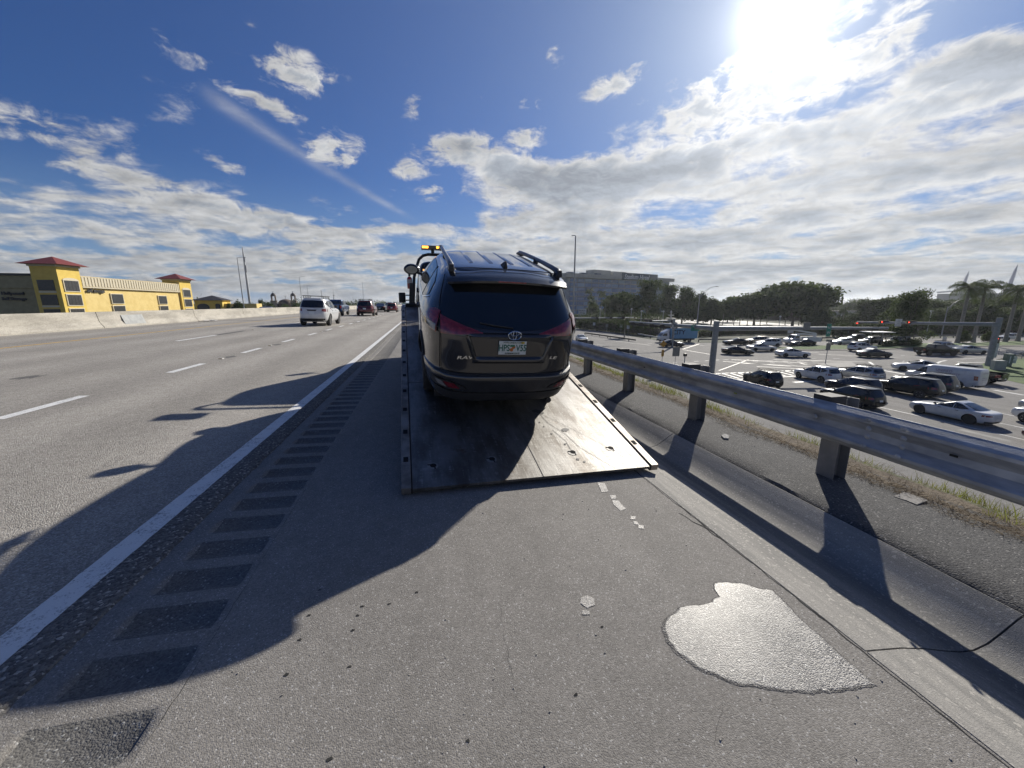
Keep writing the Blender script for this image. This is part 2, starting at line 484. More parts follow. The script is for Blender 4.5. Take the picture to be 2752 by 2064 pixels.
# shoulder with milled rumble strips
def rum(y):
    ph = ((y - 1.455) / 0.305) % 1.0
    q = abs(ph - .5) * 2                      # 1 at the strip centre
    q = max(0, (q - .42) / .58)
    return -0.016 * math.sqrt(max(0, 1 - (1 - q) ** 2)) if q > 0 else 0.0
b = MB(); ysr = [Y0]; y = -1.9
while y < 45: ysr.append(y); y += .305 / 12
cols = [-1.76, -1.60, -1.565, -1.555, -1.135, -1.125, -1.09]
vs = [];
for y in ysr:
    r_ = rum(y) if -1.9 <= y < 44.9 else 0
    for i, X in enumerate(cols): vs.append((X, y, road_z(X) + (r_ if 3 <= i <= 4 else 0)))
n = len(cols)
b.add(vs, [(i * n + j, i * n + j + 1, (i + 1) * n + j + 1, (i + 1) * n + j) for i in range(len(ysr) - 1) for j in range(n - 1)])
# the milled hollows show darker, ridged asphalt
b.mi = []
for i in range(len(ysr) - 1):
    for j in range(n - 1):
        deep = (rum(ysr[i]) + rum(ysr[i + 1])) / 2 < -.004 and j == 3 and i > 0
        b.mi.append(1 if deep else 0)
tag(b.build('rumble_strip', [M_shld, M_groove], smooth=60, recalc=False), kind='structure')
sheet('rumble_strip_end', [(-1.76, road_z(-1.76)), (-1.09, road_z(-1.09))], [45 - .02, 600, Y1], M_shld)
sheet('shoulder', [(-1.09, road_z(-1.09)), (2.10, road_z(2.10))], ys_far, M_shld)
# concrete gutter cast in slabs with open joints
gp = [(2.095, -.060), (2.14, -.064), (2.32, -.084), (2.48, -.118), (2.62, -.158), (2.74, -.188), (2.84, -.196), (2.93, -.170), (3.02, -.110), (3.10, -.050), (3.145, -.024), (3.155, -.028)]
jy = [1.17, 4.28, 7.4, 10.5, 13.6, 16.7, 22.3, 26, 40, 80, 200, 600, Y1]
edges = [Y0, -5.0, -1.9] + jy
b = MB(); g_ = .0045
for a, c_ in zip(edges[:-1], edges[1:]):
    vs = []; pr = [(gp[0][0], -.26)] + gp + [(gp[-1][0], -.26)]; n = len(pr)
    skew = .0
    yy = [a + g_, c_ - g_]
    for y in yy:
        for (X, z) in pr: vs.append((X, y + (X - 2.6) * -.04, z))
    b.add(vs, [(j, j + 1, n + j + 1, n + j) for j in range(n - 1)] + [tuple(range(n)), tuple(range(2 * n - 1, n - 1, -1))])
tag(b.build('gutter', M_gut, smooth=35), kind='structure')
tag(MB().quad((2.0, Y0, -.215), (3.3, Y0, -.215), (3.3, Y1, -.215), (2.0, Y1, -.215)).build('gutter_bed', M_joint, recalc=False), kind='structure')
ysv = [Y0] + [i * .12 - 1 for i in range(180)] + [22, 40, 100, 400, Y1]
def vz(X, y): return mnoise.noise((X * 3, y * 1.2, 3)) * .008 + mnoise.noise((X * 12, y * 9, 1)) * .006 if y < 22 else 0
sheet('verge', [(3.172, -.036), (3.20, -.014), (3.4, -.014), (3.65, -.018), (3.9, -.024), (4.15, -.034), (4.42, -.05)], ysv, M_verge, zfn=vz)
tag(MB().quad((3.14, Y0, -.05), (3.22, Y0, -.05), (3.22, Y1, -.05), (3.14, Y1, -.05)).build('verge_joint', M_joint, recalc=False), kind='structure')
def ez(X, y): return mnoise.noise((X * .6, y * .4, 7)) * .10 if X > 4.8 else 0
sheet('embankment', [(4.2, -.065), (4.75, -.10), (5.7, -.55), (8.5, -2.1), (13, -4.0), (17.5, LOW + .02), (19, LOW)], [Y0] + [i * 1.5 - 3 for i in range(40)] + [100, 300, Y1], M_dirtgrass, zfn=ez)
sheet('opposite_carriageway', [(-15.9, .47), (-20, .35), (-34, -.07)], ys_far, M_lane)
sheet('far_embankment', [(-34, -.07), (-36, -.3), (-50, LOW)], ys_far, M_grass)

# painted lines on the highway (3 mm sheets)
def stripe(name, X, w, ya, yb, m_, bld=None, wob=0.0):
    b = bld or MB(); ysl = [ya]
    if wob:
        y = ya
        while y < min(yb, 16): ysl.append(y); y += .06
    ysl = sorted(set(ysl + [yb])); vs = []
    for y in ysl:
        j1 = mnoise.noise((y * 14, 2, X)) * wob if y < 15 else 0; j2 = mnoise.noise((y * 14, 9, X)) * wob if y < 15 else 0
        a, c_ = X - w / 2 + j1, X + w / 2 + j2
        vs += [(a, y, road_z(a) + .0185), (c_, y, road_z(c_) + .0185)]
    b.add(vs, [(2 * i, 2 * i + 1, 2 * i + 3, 2 * i + 2) for i in range(len(ysl) - 1)])
    if bld is None: tag(b.build(name, m_, recalc=False), kind='structure')
stripe('edge_line', -1.985, .155, -3, Y1, M_wline, wob=.008)
stripe('median_edge_line', -12.12, .15, Y0, Y1, M_yline)
b = MB(); y = 13.36 - 3.58 * 4
while y < 260: stripe('', -5.48, .15, y, y + 1.35, M_wline, b); y += 3.56
tag(b.build('dotted_lane_line', M_wline, recalc=False), kind='structure')
b = MB(); y = 16.9 - 12.2 * 2
while y < 700: stripe('', -9.1, .15, y, y + 2.85, M_wline, b); y += 12.2
tag(b.build('dashed_lane_line', M_wline, recalc=False), kind='structure')
M_black = mk('black contrast paint', (.02, .02, .022), (.04, .04, .04), 9, .6)
b = MB(); y = 19.85 - 24.4
while y < 500: stripe('', -9.1, .15, y, y + 2.7, M_black, b); y += 12.2
tag(b.build('contrast_dashes', M_black, recalc=False), kind='structure')
M_marker = mk('marker ceramic', (.62, .60, .55), (.3, .3, .28), 9, .4)
for (X, yy, where) in [(-5.47, 11.95, 'nearest to the tow truck'), (-5.48, 15.5, 'second along the dotted line'), (-5.48, 22.8, 'third along the dotted line, before the white car'), (-9.0, 23.4, 'on the dashed line behind the white car')]:
    e = empty('road_marker', (X, yy, road_z(X) + .015), 0, 'small square pavement reflector ' + where, 'road reflector', 'pavement reflectors between the lanes')
    MB().box((0, 0, .009), (.11, .11, .018), taper=.7).build('body', M_marker, e)
    MB().box((0, -.052, .011), (.08, .006, .010)).build('reflector', mk('amber lens', (.6, .35, .05), rough=.2), e)
# dark gouges and pits on the lane beside the markers
b = MB(); 
for (X, yy) in [(-5.42, 12.35), (-5.4, 15.85), (-5.4, 23.2), (-7.6, 9.3), (-6.1, 37.0), (-7.2, 33.5), (-4.6, 41)]:
    pts = []; k0 = rnd.random() * 9
    for k in range(14):
        a = 2 * PI * k / 14; r_ = (.10 + .05 * mnoise.noise((math.cos(a) * 2 + k0, math.sin(a) * 2, k0)) * 2)
        X_, y_ = X + math.cos(a) * r_ * 1.2, yy + math.sin(a) * r_ * 2.4
        pts.append((X_, y_, road_z(X_) + .0172))
    b.add(pts, [tuple(range(14))])
tag(b.build('patched_pits', M_groove, recalc=False), kind='structure')

# water on the shoulder and drips from the truck bed
def flat_patch(name, pix, m_, off=.004, jag=.012, n=14, label=None):
    P = [gnd(u * 1.24412, v * 1.24412, 0, SL) for u, v in pix]; out = []
    for i, p in enumerate(P):
        q = P[(i + 1) % len(P)]
        for k in range(n):
            w = p.lerp(q, k / n); s_ = mnoise.noise((w.x * 11, w.y * 11, 2)) * jag + mnoise.noise((w.x * 40, w.y * 40, 5)) * jag * .6
            nrm = (q - p).normalized(); w = w + Vector((nrm.y, -nrm.x, 0)) * s_
            out.append(w)
    cx = sum((p for p in out), Vector()) / len(out); N = len(out)
    vs = [(cx.x, cx.y, road_z(cx.x) + off)]; rings = (.35, .65, .84, .94, 1.0, 1.05); wv = [1.0]
    for ring, wt in zip(rings, (1.0, .98, .92, .85, .60, 0.0)):
        for p in out:
            w = cx.lerp(p, ring); w = (min(w.x, 2.09), w.y); vs.append((w[0], w[1], road_z(w[0]) + off * (1 if ring < 1.05 else .3))); wv.append(wt)
    fs = [(0, 1 + i, 1 + (i + 1) % N) for i in range(N)]
    for r_ in range(len(rings) - 1):
        for i in range(N):
            a, c_ = 1 + r_ * N + i, 1 + r_ * N + (i + 1) % N
            fs.append((a, a + N, c_ + N, c_))
    o = MB().add(vs, fs).build(name, m_, recalc=True)
    at_ = o.data.attributes.new('wet', 'FLOAT', 'POINT'); at_.data.foreach_set('value', wv)
    return tag(o, kind='structure')
wetpix = [(1545, 1262), (1572, 1259), (1605, 1264), (1640, 1272), (1668, 1276), (1690, 1300), (1722, 1333), (1775, 1380), (1830, 1432), (1868, 1464), (1882, 1476), (1850, 1484), (1800, 1489), (1745, 1490), (1690, 1487), (1620, 1478), (1560, 1463), (1512, 1441), (1470, 1412), (1444, 1382), (1437, 1356), (1450, 1330), (1476, 1314), (1512, 1307), (1540, 1302), (1556, 1291), (1545, 1278)]
flat_patch('puddle', wetpix, M_wet, .004)
for pts in ([(1290, 1043), (1306, 1044), (1314, 1062), (1300, 1064)], [(1318, 1070), (1330, 1070), (1330, 1078), (1320, 1078)], [(1322, 1080), (1336, 1082), (1352, 1100), (1340, 1103), (1325, 1090)], [(1362, 1115), (1374, 1116), (1372, 1123), (1362, 1122)], [(1368, 1126), (1378, 1128), (1380, 1134), (1370, 1133)], [(1379, 1134), (1392, 1136), (1390, 1143), (1379, 1142)],
            [(1254, 1292), (1268, 1286), (1284, 1294), (1284, 1308), (1268, 1314), (1254, 1304)], [(1258, 1320), (1272, 1320), (1274, 1328), (1258, 1328)]):
    flat_patch('water_drip', pts, M_damp, .003, .003, 5)
# small pits where tow gear bit the asphalt
b = MB()
for (u, v) in [(755, 1440), (667, 1330), (772, 1330), (648, 1382), (762, 1362), (618, 1458), (712, 1640), (690, 1275), (783, 1310), (840, 1305), (900, 1280), (1300, 1355), (1010, 1600), (1245, 1500)]:
    w = gnd(u * 1.24412, v * 1.24412, 0, SL); pts = []
    for k in range(10):
        a = 2 * PI * k / 10; r_ = .004 + .006 * rnd.random()
        pts.append((w.x + math.cos(a) * r_ * 1.4, w.y + math.sin(a) * r_, road_z(w.x) + .002))
    b.add(pts, [tuple(range(10))])
tag(b.build('asphalt_pits', M_joint, recalc=False), kind='structure')
# loose light stones on the shoulder
b = MB()
for i in range(420):
    X = rnd.uniform(-1.1, 4.4); y = .3 + rnd.random() ** 1.5 * 7
    if 2.1 < X < 3.25: continue
    r_ = rnd.uniform(.002, .0055); z = road_z(X) if X < 2.1 else -.02
    m3 = Matrix.Rotation(rnd.random() * 3, 3, 'Z')
    b.box((X, y, z + r_ * .3), (r_ * 2, r_ * 1.5, r_ * 1.3), M=m3, taper=.6)
tag(b.build('gravel', mk('pale gravel', (.45, .43, .38), (.16, .15, .14), 200, .8), recalc=False), kind='stuff')
tag(bpy.data.objects['gravel'], 'scattered small pale stones on the asphalt', 'gravel')

# ---- streets below (polygons taken to the level of the street)
def poly(name, pts, m_, off, kind='structure', closed=True):
    P = [p if len(p) == 3 else gnd(*p) for p in pts]
    bm = bmesh.new(); vs = [bm.verts.new((p[0], p[1], LOW + off)) for p in P]
    f = bm.faces.new(vs); bmesh.ops.triangulate(bm, faces=[f]); bmesh.ops.recalc_face_normals(bm, faces=bm.faces)
    for f in bm.faces:
        if f.normal.z < 0: f.normal_flip()
    me = bpy.data.meshes.new(name); bm.to_mesh(me); bm.free(); me.materials.append(m_)
    return tag(link(name, me), kind=kind)
c4 = crop(1480, 680, 3.568); c5 = crop(1740, 840, 4.424); c6 = crop(2200, 800, 3.949); c7 = crop(2150, 860, 7.373); c8 = crop(2450, 860, 7.325)
c4b = crop(1520, 700, 6.144); c5b = crop(1860, 740, 5.027); c2a = crop(0, 640, 3.16); c3a = crop(600, 720, 4.022)
poly('street', [(18.6, -30, 0), (18.6, 190, 0), (1572, 883), (1640, 893), (1705, 906), (1772, 915), (1880, 921), (2060, 920), (2234, 917), (2457, 910), (2661, 906), (2752, 904), (230, 66, 0), (230, 20, 0), c8(2212, 640), c8(1450, 840), c8(1240, 940), c8(1700, 1150), c8(2212, 1260), (62, 10, 0), (56, -30, 0)], M_street, .0)
poly('median', [c5b(1120, 992), c5b(1300, 975), c5b(1810, 955), c5b(2110, 950), c7(1540, 500), c8(140, 470), c8(1200, 462), (2750, 917), (200, 62, 0), (200, 57, 0), (2750, 929), c8(1700, 515), c8(170, 545), c7(1500, 590), c5b(2110, 1003), c5b(1810, 1008), c5b(1300, 1008)], M_grass, .14)
poly('median_kerb', [c5b(1100, 994), c5b(1300, 971), c5b(1810, 952), c7(1540, 495), c8(140, 466), (2752, 916), (200, 62.6, 0), (200, 56.5, 0), (2752, 930.5), c8(1700, 521), c8(170, 551), c7(1500, 596), c5b(1810, 1013), c5b(1300, 1013)], M_kerb, .12)
poly('traffic_island', [c7(300, 890), c7(560, 865), c7(1010, 852), c7(1140, 935), c7(700, 955), c7(560, 930)], asphalt('island paving', (.14, .138, .13), (.24, .23, .22), (.3, .3, .3), 30, .8, .002, stones=.97), .13)
poly('island_kerb', [c7(290, 888), c7(560, 860), c7(1015, 847), c7(1165, 940), c7(700, 962), c7(550, 936)], M_kerb, .11)
poly('roadside_lawn', [c8(1240, 940), c8(1460, 835), c8(2212, 760), (120, 35, 0), (110, 5, 0), (63, 8, 0), c8(2212, 1262), c8(1700, 1150)], M_grass, .02)
poly('parking_lot', [(1786, 872), (1800, 862), (1850, 857.5), (2000, 863), (2170, 874.5), (2150, 879.5), (1990, 880.5), (1870, 880)], mk('parking asphalt', (.30, .29, .275), (.24, .235, .225), .1, .7, spec=.3), .03)
LINES = MB()
def rl(pts, w=.12, dash=None, z=.006):
    P = [Vector((p.x, p.y, 0)) for p in (gnd(*q) if len(q) == 2 else Vector(q) for q in pts)]
    for a, c_ in zip(P[:-1], P[1:]):
        dd = c_ - a; L = dd.length; dd.normalize(); nn = Vector((dd.y, -dd.x, 0)) * w / 2; t = 0
        while t < L:
            e = min(L, t + (dash[0] if dash else L)); p, q = a + dd * t, a + dd * e
            LINES.quad(*[(v.x, v.y, LOW + z) for v in (p - nn, p + nn, q + nn, q - nn)])
            t = e + (dash[1] if dash else 1)
rl([(36.0, -20, 0), (36.0, 24, 0)], .15); rl([(39.4, -20, 0), (39.4, 22, 0)], .15); rl([(43.0, -20, 0), (43.0, 24, 0)], .15); rl([(46.8, -10, 0), (46.8, 27, 0)], .15, (3, 9)); rl([(50.2, -10, 0), (50.2, 28, 0)], .15, (3, 9)); rl([(32.2, -20, 0), (32.2, 30, 0)], .15)
# stop line, crossing and turn lines
rl([c5(1740, 830), c7(360, 1205)], .5); rl([c5(810, 725), c5(1480, 700), c5(2200, 665)], .3); rl([c5(1080, 795), c5(1300, 782), c5(1880, 750), c5(2200, 728)], .3)
for k in range(14):
    u = 880 + k * 92; rl([c5(u, 722 - k * 4), c5(u + 210, 783 - k * 5)], .28)
rl([c7(1370, 830), c7(1600, 990)], .3); rl([c7(1280, 960), c7(2212, 1010)], .2); rl([c7(1600, 990), c7(2212, 1100)], .45); rl([c7(1880, 1090), c7(2212, 1200)], .3)
rl([c8(480, 1000), c8(430, 930), c8(470, 870), c8(560, 820), c8(680, 795)], .3); rl([c8(480, 870), c8(790, 935)], .3); rl([c8(900, 820), c8(1060, 850)], .3); rl([c8(960, 770), c8(1450, 740)], .15)
rl([c8(905, 975), c8(900, 930), c8(960, 880), c8(1100, 850), c8(1440, 838)], .35, None, .05); rl([c7(2060, 810), c7(2000, 870), c7(2010, 940), c7(2070, 965)], .12, (.6, .6))
rl([c8(1620, 1380), c8(2212, 1480)], .4); rl([c5(0, 365), c5(500, 395), c5(880, 375)], .15, (1, 2)); rl([c5(300, 600), c5(900, 560), c5(2100, 590)], .15, (.8, 1.2)); rl([c5(880, 400), c5(1500, 400)], .15, (1, 3)); rl([c5(1250, 585), c5(2200, 640)], .15, (.6, 1.5))
rl([c7(180, 760), c7(1200, 770), c7(2100, 700)], .12, (1, 2.5)); rl([c7(0, 640), c7(1100, 660), c8(0, 745)], .12, (3, 9)); rl([c8(60, 400), c8(1500, 380)], .12, (3, 6))
rl([(1600, 925), (1790, 950)], .15, (3, 6)); rl([(1590, 940), (1740, 965)], .15, (3, 6))
tag(LINES.build('street_markings', M_lowline, recalc=False), kind='structure')
b = MB(); LB = LINES; LINES = b                      # tyre marks and tar seams on the streets
for (p, q, w) in [(c5(1000, 560), c5(1900, 600), .35), (c5(1100, 600), c5(2150, 655), .3), (c5(420, 435), c5(620, 372), .35), (c5(420, 440), c5(760, 500), .3), (c5(900, 580), c5(1700, 640), .3), (c5(1500, 560), c5(2200, 575), .25), (c6(0, 600), c6(900, 640), .3), (c6(850, 850), c6(1300, 880), .3), (c5(850, 690), c5(1200, 560), .22), (c5(1300, 640), c5(2200, 690), .3), (c7(0, 800), c7(1300, 830), .3), (c7(0, 850), c7(500, 1000), .3), (c7(80, 880), c7(900, 1080), .3), (c7(1500, 660), c8(900, 800), .25), (c6(1500, 1150), c6(2000, 1225), .2), (c6(700, 1260), c6(1200, 1380), .3), (c6(1500, 1400), c6(2050, 1530), .5), (c5b(380, 940), c5b(800, 948), .3), (c4b(420, 1280), c4b(1400, 1400), .35)]:
    rl([p, q], w, None, .003)
tag(b.build('tyre_marks', mk('tyre rubber marks', (.10, .097, .092), (.17, .165, .16), 1.2, .6), recalc=False), kind='structure')

# ------------------------------------------------------------------ concrete median barrier
def barrier():
    X = -15.4; zb = road_z(X)
    pr = [(X, zb + .005), (X + .0, zb + .075), (X - .16, zb + .33), (X - .24, zb + .81), (X - .42, zb + .81), (X - .50, zb + .33), (X - .66, zb + .075), (X - .66, zb - .02)]
    e = empty('median_barrier', (0, 0, 0), 0, 'long stained concrete barrier along the far side of the highway lanes', 'barrier')
    b = MB(); n = len(pr); joints = [-14, -2, 11.0, 23.1, 31.4, 39, 47, 55, 63, 72, 81, 90, 120, 160, 220, 300, 450, 700, 1500]
    for a, c_ in zip(joints[:-1], joints[1:]):
        vs = [(p[0], y, p[1]) for y in (a + .02, c_ - .02) for p in pr]
        b.add(vs, [(j, (j + 1) % n, n + (j + 1) % n, n + j) for j in range(n)] + [tuple(range(n)), tuple(range(2 * n - 1, n - 1, -1))])
    b.build('wall', M_bar, e, smooth=20)
    pl = MB()
    ya, yb = 24.6, 26.2
    pl.add([(X - .045 + .012, ya, zb + .14), (X - .045 + .012, yb, zb + .14), (X - .20 + .012, yb, zb + .62), (X - .20 + .012, ya, zb + .62)], [(0, 1, 2, 3)])
    pl.build('access_cover', mk('galvanised cover', (.40, .41, .40), (.33, .34, .34), 4, .85), e)
    d_ = MB(); y_ = -2
    d_.box((X - .33, 11, zb + .4), (.10, .01, .01))
    return e
barrier()
b = MB()
for k in range(7):
    a = k * .35; b.box((rnd.uniform(-.35, .35), rnd.uniform(-.2, .2), .05 + .04 * k / 7), (.32, .16, .02), rz=a, taper=.8)
o = b.build('litter', mk('white foam', (.72, .72, .70), rough=.7)); o.location = (-14.95, 31.9, .46)
tag(o, 'crumpled white litter lying at the foot of the concrete barrier', 'litter')
o = MB().box((0, 0, .02), (.6, .09, .03), rz=.5).build('tyre_scrap', mk('rubber', (.02, .02, .02), rough=.8)); o.location = (-15.0, 31.2, .46)
tag(o, 'black strip of tyre rubber beside the white litter at the barrier', 'tyre scrap')

# ------------------------------------------------------------------ guardrail on the right
M_galv = None
def galv(name, c1, c2, rough, metal=.75):
    return mk(name, c1, c2, 3.0, rough, metal, bump=.0008, bscale=40, aniso=(6, 1, 1), rough2=rough + .14, lo=.3, hi=.7, detail=9)
M_rail = galv('weathered galvanised rail', (.50, .51, .52), (.27, .28, .30), .42, .35)
M_post = galv('galvanised post', (.30, .29, .28), (.19, .19, .19), .5, .2)
M_block = mk('dark composite block', (.035, .037, .04), (.06, .06, .065), 12, .7)
def guardrail():
    e = empty('guardrail', (3.76, 0, -.02), 0, 'long galvanised steel guardrail along the edge of the shoulder', 'guardrail')
    XR = 3.60; ztop = .770; H_ = .355
    prof = []
    W = [(0, 0), (.012, -.012), (.055, -.035), (.078, -.058), (.080, -.082), (.060, -.103), (.016, -.142), (.006, -.1625)]
    W = W + [(x_, -H_ - z_) for x_, z_ in W[-2::-1]]
    pr = [(XR - x_ - 3.76, ztop + z_ + .02) for x_, z_ in W]
    ys_ = [-6, 40, 100, 300, 700]
    # thin folded sheet, 3 mm, panels lapped every 3.81 m
    def panel(name, ya, yb, off):
        b = MB(); n = len(pr); vs = []
        for y in (ya, yb):
            for (X, z) in pr: vs.append((X - off, y, z))
            for (X, z) in pr[::-1]: vs.append((X - off + .004, y, z))
        N = 2 * n
        b.add(vs, [(j, (j + 1) % N, N + (j + 1) % N, N + j) for j in range(N)] + [tuple(range(N)), tuple(range(2 * N - 1, N - 1, -1))])
        return b.build(name, M_rail, e, smooth=28)
    y0 = 1.02; k = 0
    cuts = [-9.2, -1.58, 2.2, 6.02, 9.83, 13.64, 17.45, 25.1, 40, 80, 160, 400, 900]
    cuts = [-9.2, -1.62, 2.02, 9.64, 17.26, 24.9, 40, 80, 160, 400, 900]
    for i, (a, c_) in enumerate(zip(cuts[:-1], cuts[1:])): panel('rail_panel', a, c_ + .16, .005 * (i % 2))
    # posts with offset blocks
    y = 2.78 - 1.97 * 3; i = 0
    bolts = MB()
    while y < 110:
        b = MB()
        if y < 30:
            b.box((.033, y, .22), (.007, .17, 1.16)); b.box((.183, y, .22), (.007, .17, 1.16)); b.box((.108, y, .22), (.15, .006, 1.16))
        else: b.box((.108, y, .22), (.15, .10, 1.16))
        b.build('post', M_post, e)
        bl = MB().box((-.060, y, .645), (.185, .17, .38)).build('offset_block', M_block, e, bevel=.006)
        MB().lathe([(.0, 0), (.022, .001), (.024, .006), (.012, .014)], (-.195, y, .631), 10, 'X', Matrix.Scale(-1, 3, (1, 0, 0))).build('bolt', M_rail, e)
        if y < 25:
            MB().box((-.1925, y + .98, .6315), (.003, .045, .016)).build('slot', mk('slot', (.30, .36, .05), (.2, .25, .05), 9, .6) if i % 2 else M_joint, e)
        y += 1.97; i += 1
    # splice bolts on the near lap
    for yy in (2.06, 2.30, 9.7, 9.93):
        for zz in (.745, .665, .60, .52):
            MB().lathe([(.0, 0), (.020, .001), (.022, .005), (.010, .012)], (-.235 - (.0 if zz in (.665, .60) else .02), yy, zz), 10, 'X', Matrix.Scale(-1, 3, (1, 0, 0))).build('splice_bolt', M_rail, e, smooth=30)
guardrail()

# ------------------------------------------------------------------ grass along the verge
def blades(name, n, fn, m_, h0, h1, w, lean, lab, cat, lmin=.1):
    vs = []; fs = []
    for i in range(n):
        X, y, z = fn(); h = rnd.uniform(h0, h1); a = rnd.random() * 2 * PI; ln_ = rnd.uniform(lmin, 1) * lean * h
        dx, dy = math.cos(a) * ln_, math.sin(a) * ln_; b_ = rnd.random() * 2 * PI; wx, wy = math.cos(b_) * w, math.sin(b_) * w
        k = len(vs); hz_ = math.sqrt(max(h * h - ln_ * ln_, (.12 * h) ** 2))
        vs += [(X - wx, y - wy, z), (X + wx, y + wy, z), (X + dx * .5 + wx * .7, y + dy * .5 + wy * .7, z + hz_ * .62), (X + dx * .5 - wx * .7, y + dy * .5 - wy * .7, z + hz_ * .62), (X + dx, y + dy, z + hz_)]
        fs += [(k, k + 1, k + 2, k + 3), (k + 3, k + 2, k + 4)]
    o = MB().add(vs, fs).build(name, m_, recalc=False)
    return tag(o, lab, cat, kind='stuff')
def leafmat(name, c1, c2, scale=1.5, tr=.35):
    m_ = bpy.data.materials.new(name); m_.use_nodes = True; t = m_.node_tree; x = NX(t)
    p = t.nodes['Principled BSDF']; g = t.nodes.new('ShaderNodeNewGeometry')
    vec = V(x, g.outputs['Position']); n = x.noise(vec, scale, 3, .6); rr = V(x, g.outputs['Random Per Island'])
    col = x.mix(x.ss(n * .6 + rr * .4, .25, .75), c1, c2)
    t.links.new(col.o, p.inputs['Base Color']); p.inputs['Roughness'].default_value = .7; p.inputs['Specular IOR Level'].default_value = .15
    tr_ = t.nodes.new('ShaderNodeBsdfTranslucent'); t.links.new(x.scale(col, 1.5).o, tr_.inputs[0])
    ms = t.nodes.new('ShaderNodeMixShader'); ms.inputs[0].default_value = tr
    t.links.new(p.outputs[0], ms.inputs[1]); t.links.new(tr_.outputs[0], ms.inputs[2])
    t.links.new(ms.outputs[0], t.nodes['Material Output'].inputs[0])
    return m_
M_straw = leafmat('straw', (.30, .235, .15), (.11, .08, .05), 6, .15)
M_blade = leafmat('grass blade', (.19, .21, .045), (.12, .12, .035), 2)
def ed(y): return 4.22 + mnoise.noise((y * 1.3, 0, 5)) * .12 + mnoise.noise((y * 5, 0, 2)) * .05
def emb(X, y):
    pf = [(4.2, -.065), (4.75, -.10), (5.7, -.55), (8.5, -2.1)]
    for (a, za), (c_, zc) in zip(pf[:-1], pf[1:]):
        if X <= c_: return za + (zc - za) * (X - a) / (c_ - a) + ez(X, y)
    return -1.9
def f1():
    y = .2 + rnd.random() ** 1.6 * 22; X = ed(y) + abs(rnd.gauss(0, .30)) - .10 + mnoise.noise((y * 2.2, 1, 1)) * .10; return X, y, max(emb(X, y), -.05 if X < 4.4 else -9)
def f2():
    y = .2 + rnd.random() ** 1.5 * 24
    for _ in range(12):
        X = ed(y) + .30 + rnd.random() ** 1.2 * 1.4
        if mnoise.noise((X * 2.2, y * 1.1, 8)) > .05 or X > 5.6: break
        y = .2 + rnd.random() ** 1.5 * 24
    return X, y, emb(X, y)
blades('dry_grass', 26000, f1, M_straw, .04, .17, .0022, .995, 'dry straw and dead grass lying along the edge of the asphalt verge', 'dry grass', .86)
blades('grass', 13000, f2, M_blade, .05, .19, .003, .8, 'green grass growing on the embankment behind the guardrail', 'grass')
M_soil = mk('verge soil', (.07, .052, .034), (.14, .11, .075), 7, .95, bump=.02, bscale=30, detail=9)
vs = []; ys_ = [i * .1 for i in range(-10, 240)]
for y in ys_:
    a = ed(y); c_ = a + .85
    vs += [(a - .02, y, -.052), (a + .1, y, max(emb(a + .1, y), -.05) + .014), (a + .45, y, emb(a + .45, y) + .016), (c_, y, emb(c_, y) + .002)]
tag(MB().add(vs, [(i * 4 + j, i * 4 + j + 1, i * 4 + j + 5, i * 4 + j + 4) for i in range(len(ys_) - 1) for j in range(3)]).build('verge_soil', M_soil, recalc=False), kind='structure')
# flat piece of broken asphalt and scraps lying on the verge
def slab(pix, z, th, m_, name, lab, cat):
    P = [gnd(u, v, z) for u, v in pix]; c_ = sum(P, Vector()) / len(P)
    b = MB().prism([(p.x - c_.x, p.y - c_.y) for p in P], 0, th); o = b.build(name, m_); o.location = (c_.x, c_.y, z)
    return tag(o, lab, cat)
k2 = crop(1500, 860, 1.765)
slab([k2(1590, 843), k2(1640, 822), k2(1690, 838), k2(1752, 862), k2(1700, 882), k2(1650, 862)], -.036, .014, M_kerb, 'asphalt_chunk', 'flat grey chip of broken pavement at the edge of the dry grass', 'rubble')
slab([k2(773, 553), k2(790, 545), k2(812, 555), k2(808, 568), k2(785, 566)], -.018, .02, mk('crushed can', (.30, .30, .30), (.12, .12, .12), 40, .8), 'crushed_can', 'small crushed metal scrap on the asphalt between two guardrail posts', 'litter')
slab([k2(708, 850), k2(720, 846), k2(733, 858), k2(725, 863)], -.17, .008, mk('tan paper', (.5, .42, .30), rough=.8), 'paper_scrap', 'small tan scrap lying in the concrete gutter', 'litter')

# cracks and a faint cold joint in the shoulder, expansion joints across the lanes
b = MB()
def crack(pts, w, jag=.012, step=.03):
    for p, q in zip(pts[:-1], pts[1:]):
        p, q = Vector((p[0], p[1], 0)), Vector((q[0], q[1], 0)); L = (q - p).length; n = max(2, int(L / step)); nn = Vector((-(q - p).y, (q - p).x, 0)).normalized(); prev = None
        for k in range(n + 1):
            o = p.lerp(q, k / n); o = o + nn * (mnoise.noise((o.x * 9, o.y * 9, 3)) * jag * 2 + mnoise.noise((o.x * 40, o.y * 40, 3)) * jag)
            ww = w * (.4 + .9 * abs(mnoise.noise((o.x * 7, o.y * 7, 8))) * 2); zz = road_z(o.x) + .0016
            cur = (Vector((o.x - nn.x * ww, o.y - nn.y * ww, zz)), Vector((o.x + nn.x * ww, o.y + nn.y * ww, zz)))
            if prev: b.quad(prev[0], prev[1], cur[1], cur[0])
            prev = cur
crack([(.30, 1.1), (.33, 1.55), (.34, 1.9)], .0006); crack([(2.07, .6), (2.085, 1.6), (2.08, 2.8), (2.09, 6.0)], .004, .006); crack([(2.0, 2.55), (2.06, 2.35), (2.09, 2.1)], .004)
crack([(-1.10, 1.20), (-1.085, 1.6), (-1.10, 3.5)], .0008, .004); crack([(1.2, 1.12), (1.02, .98), (.88, 1.02)], .0006)
tag(b.build('pavement_cracks', M_joint, recalc=False), kind='structure')
b = MB()
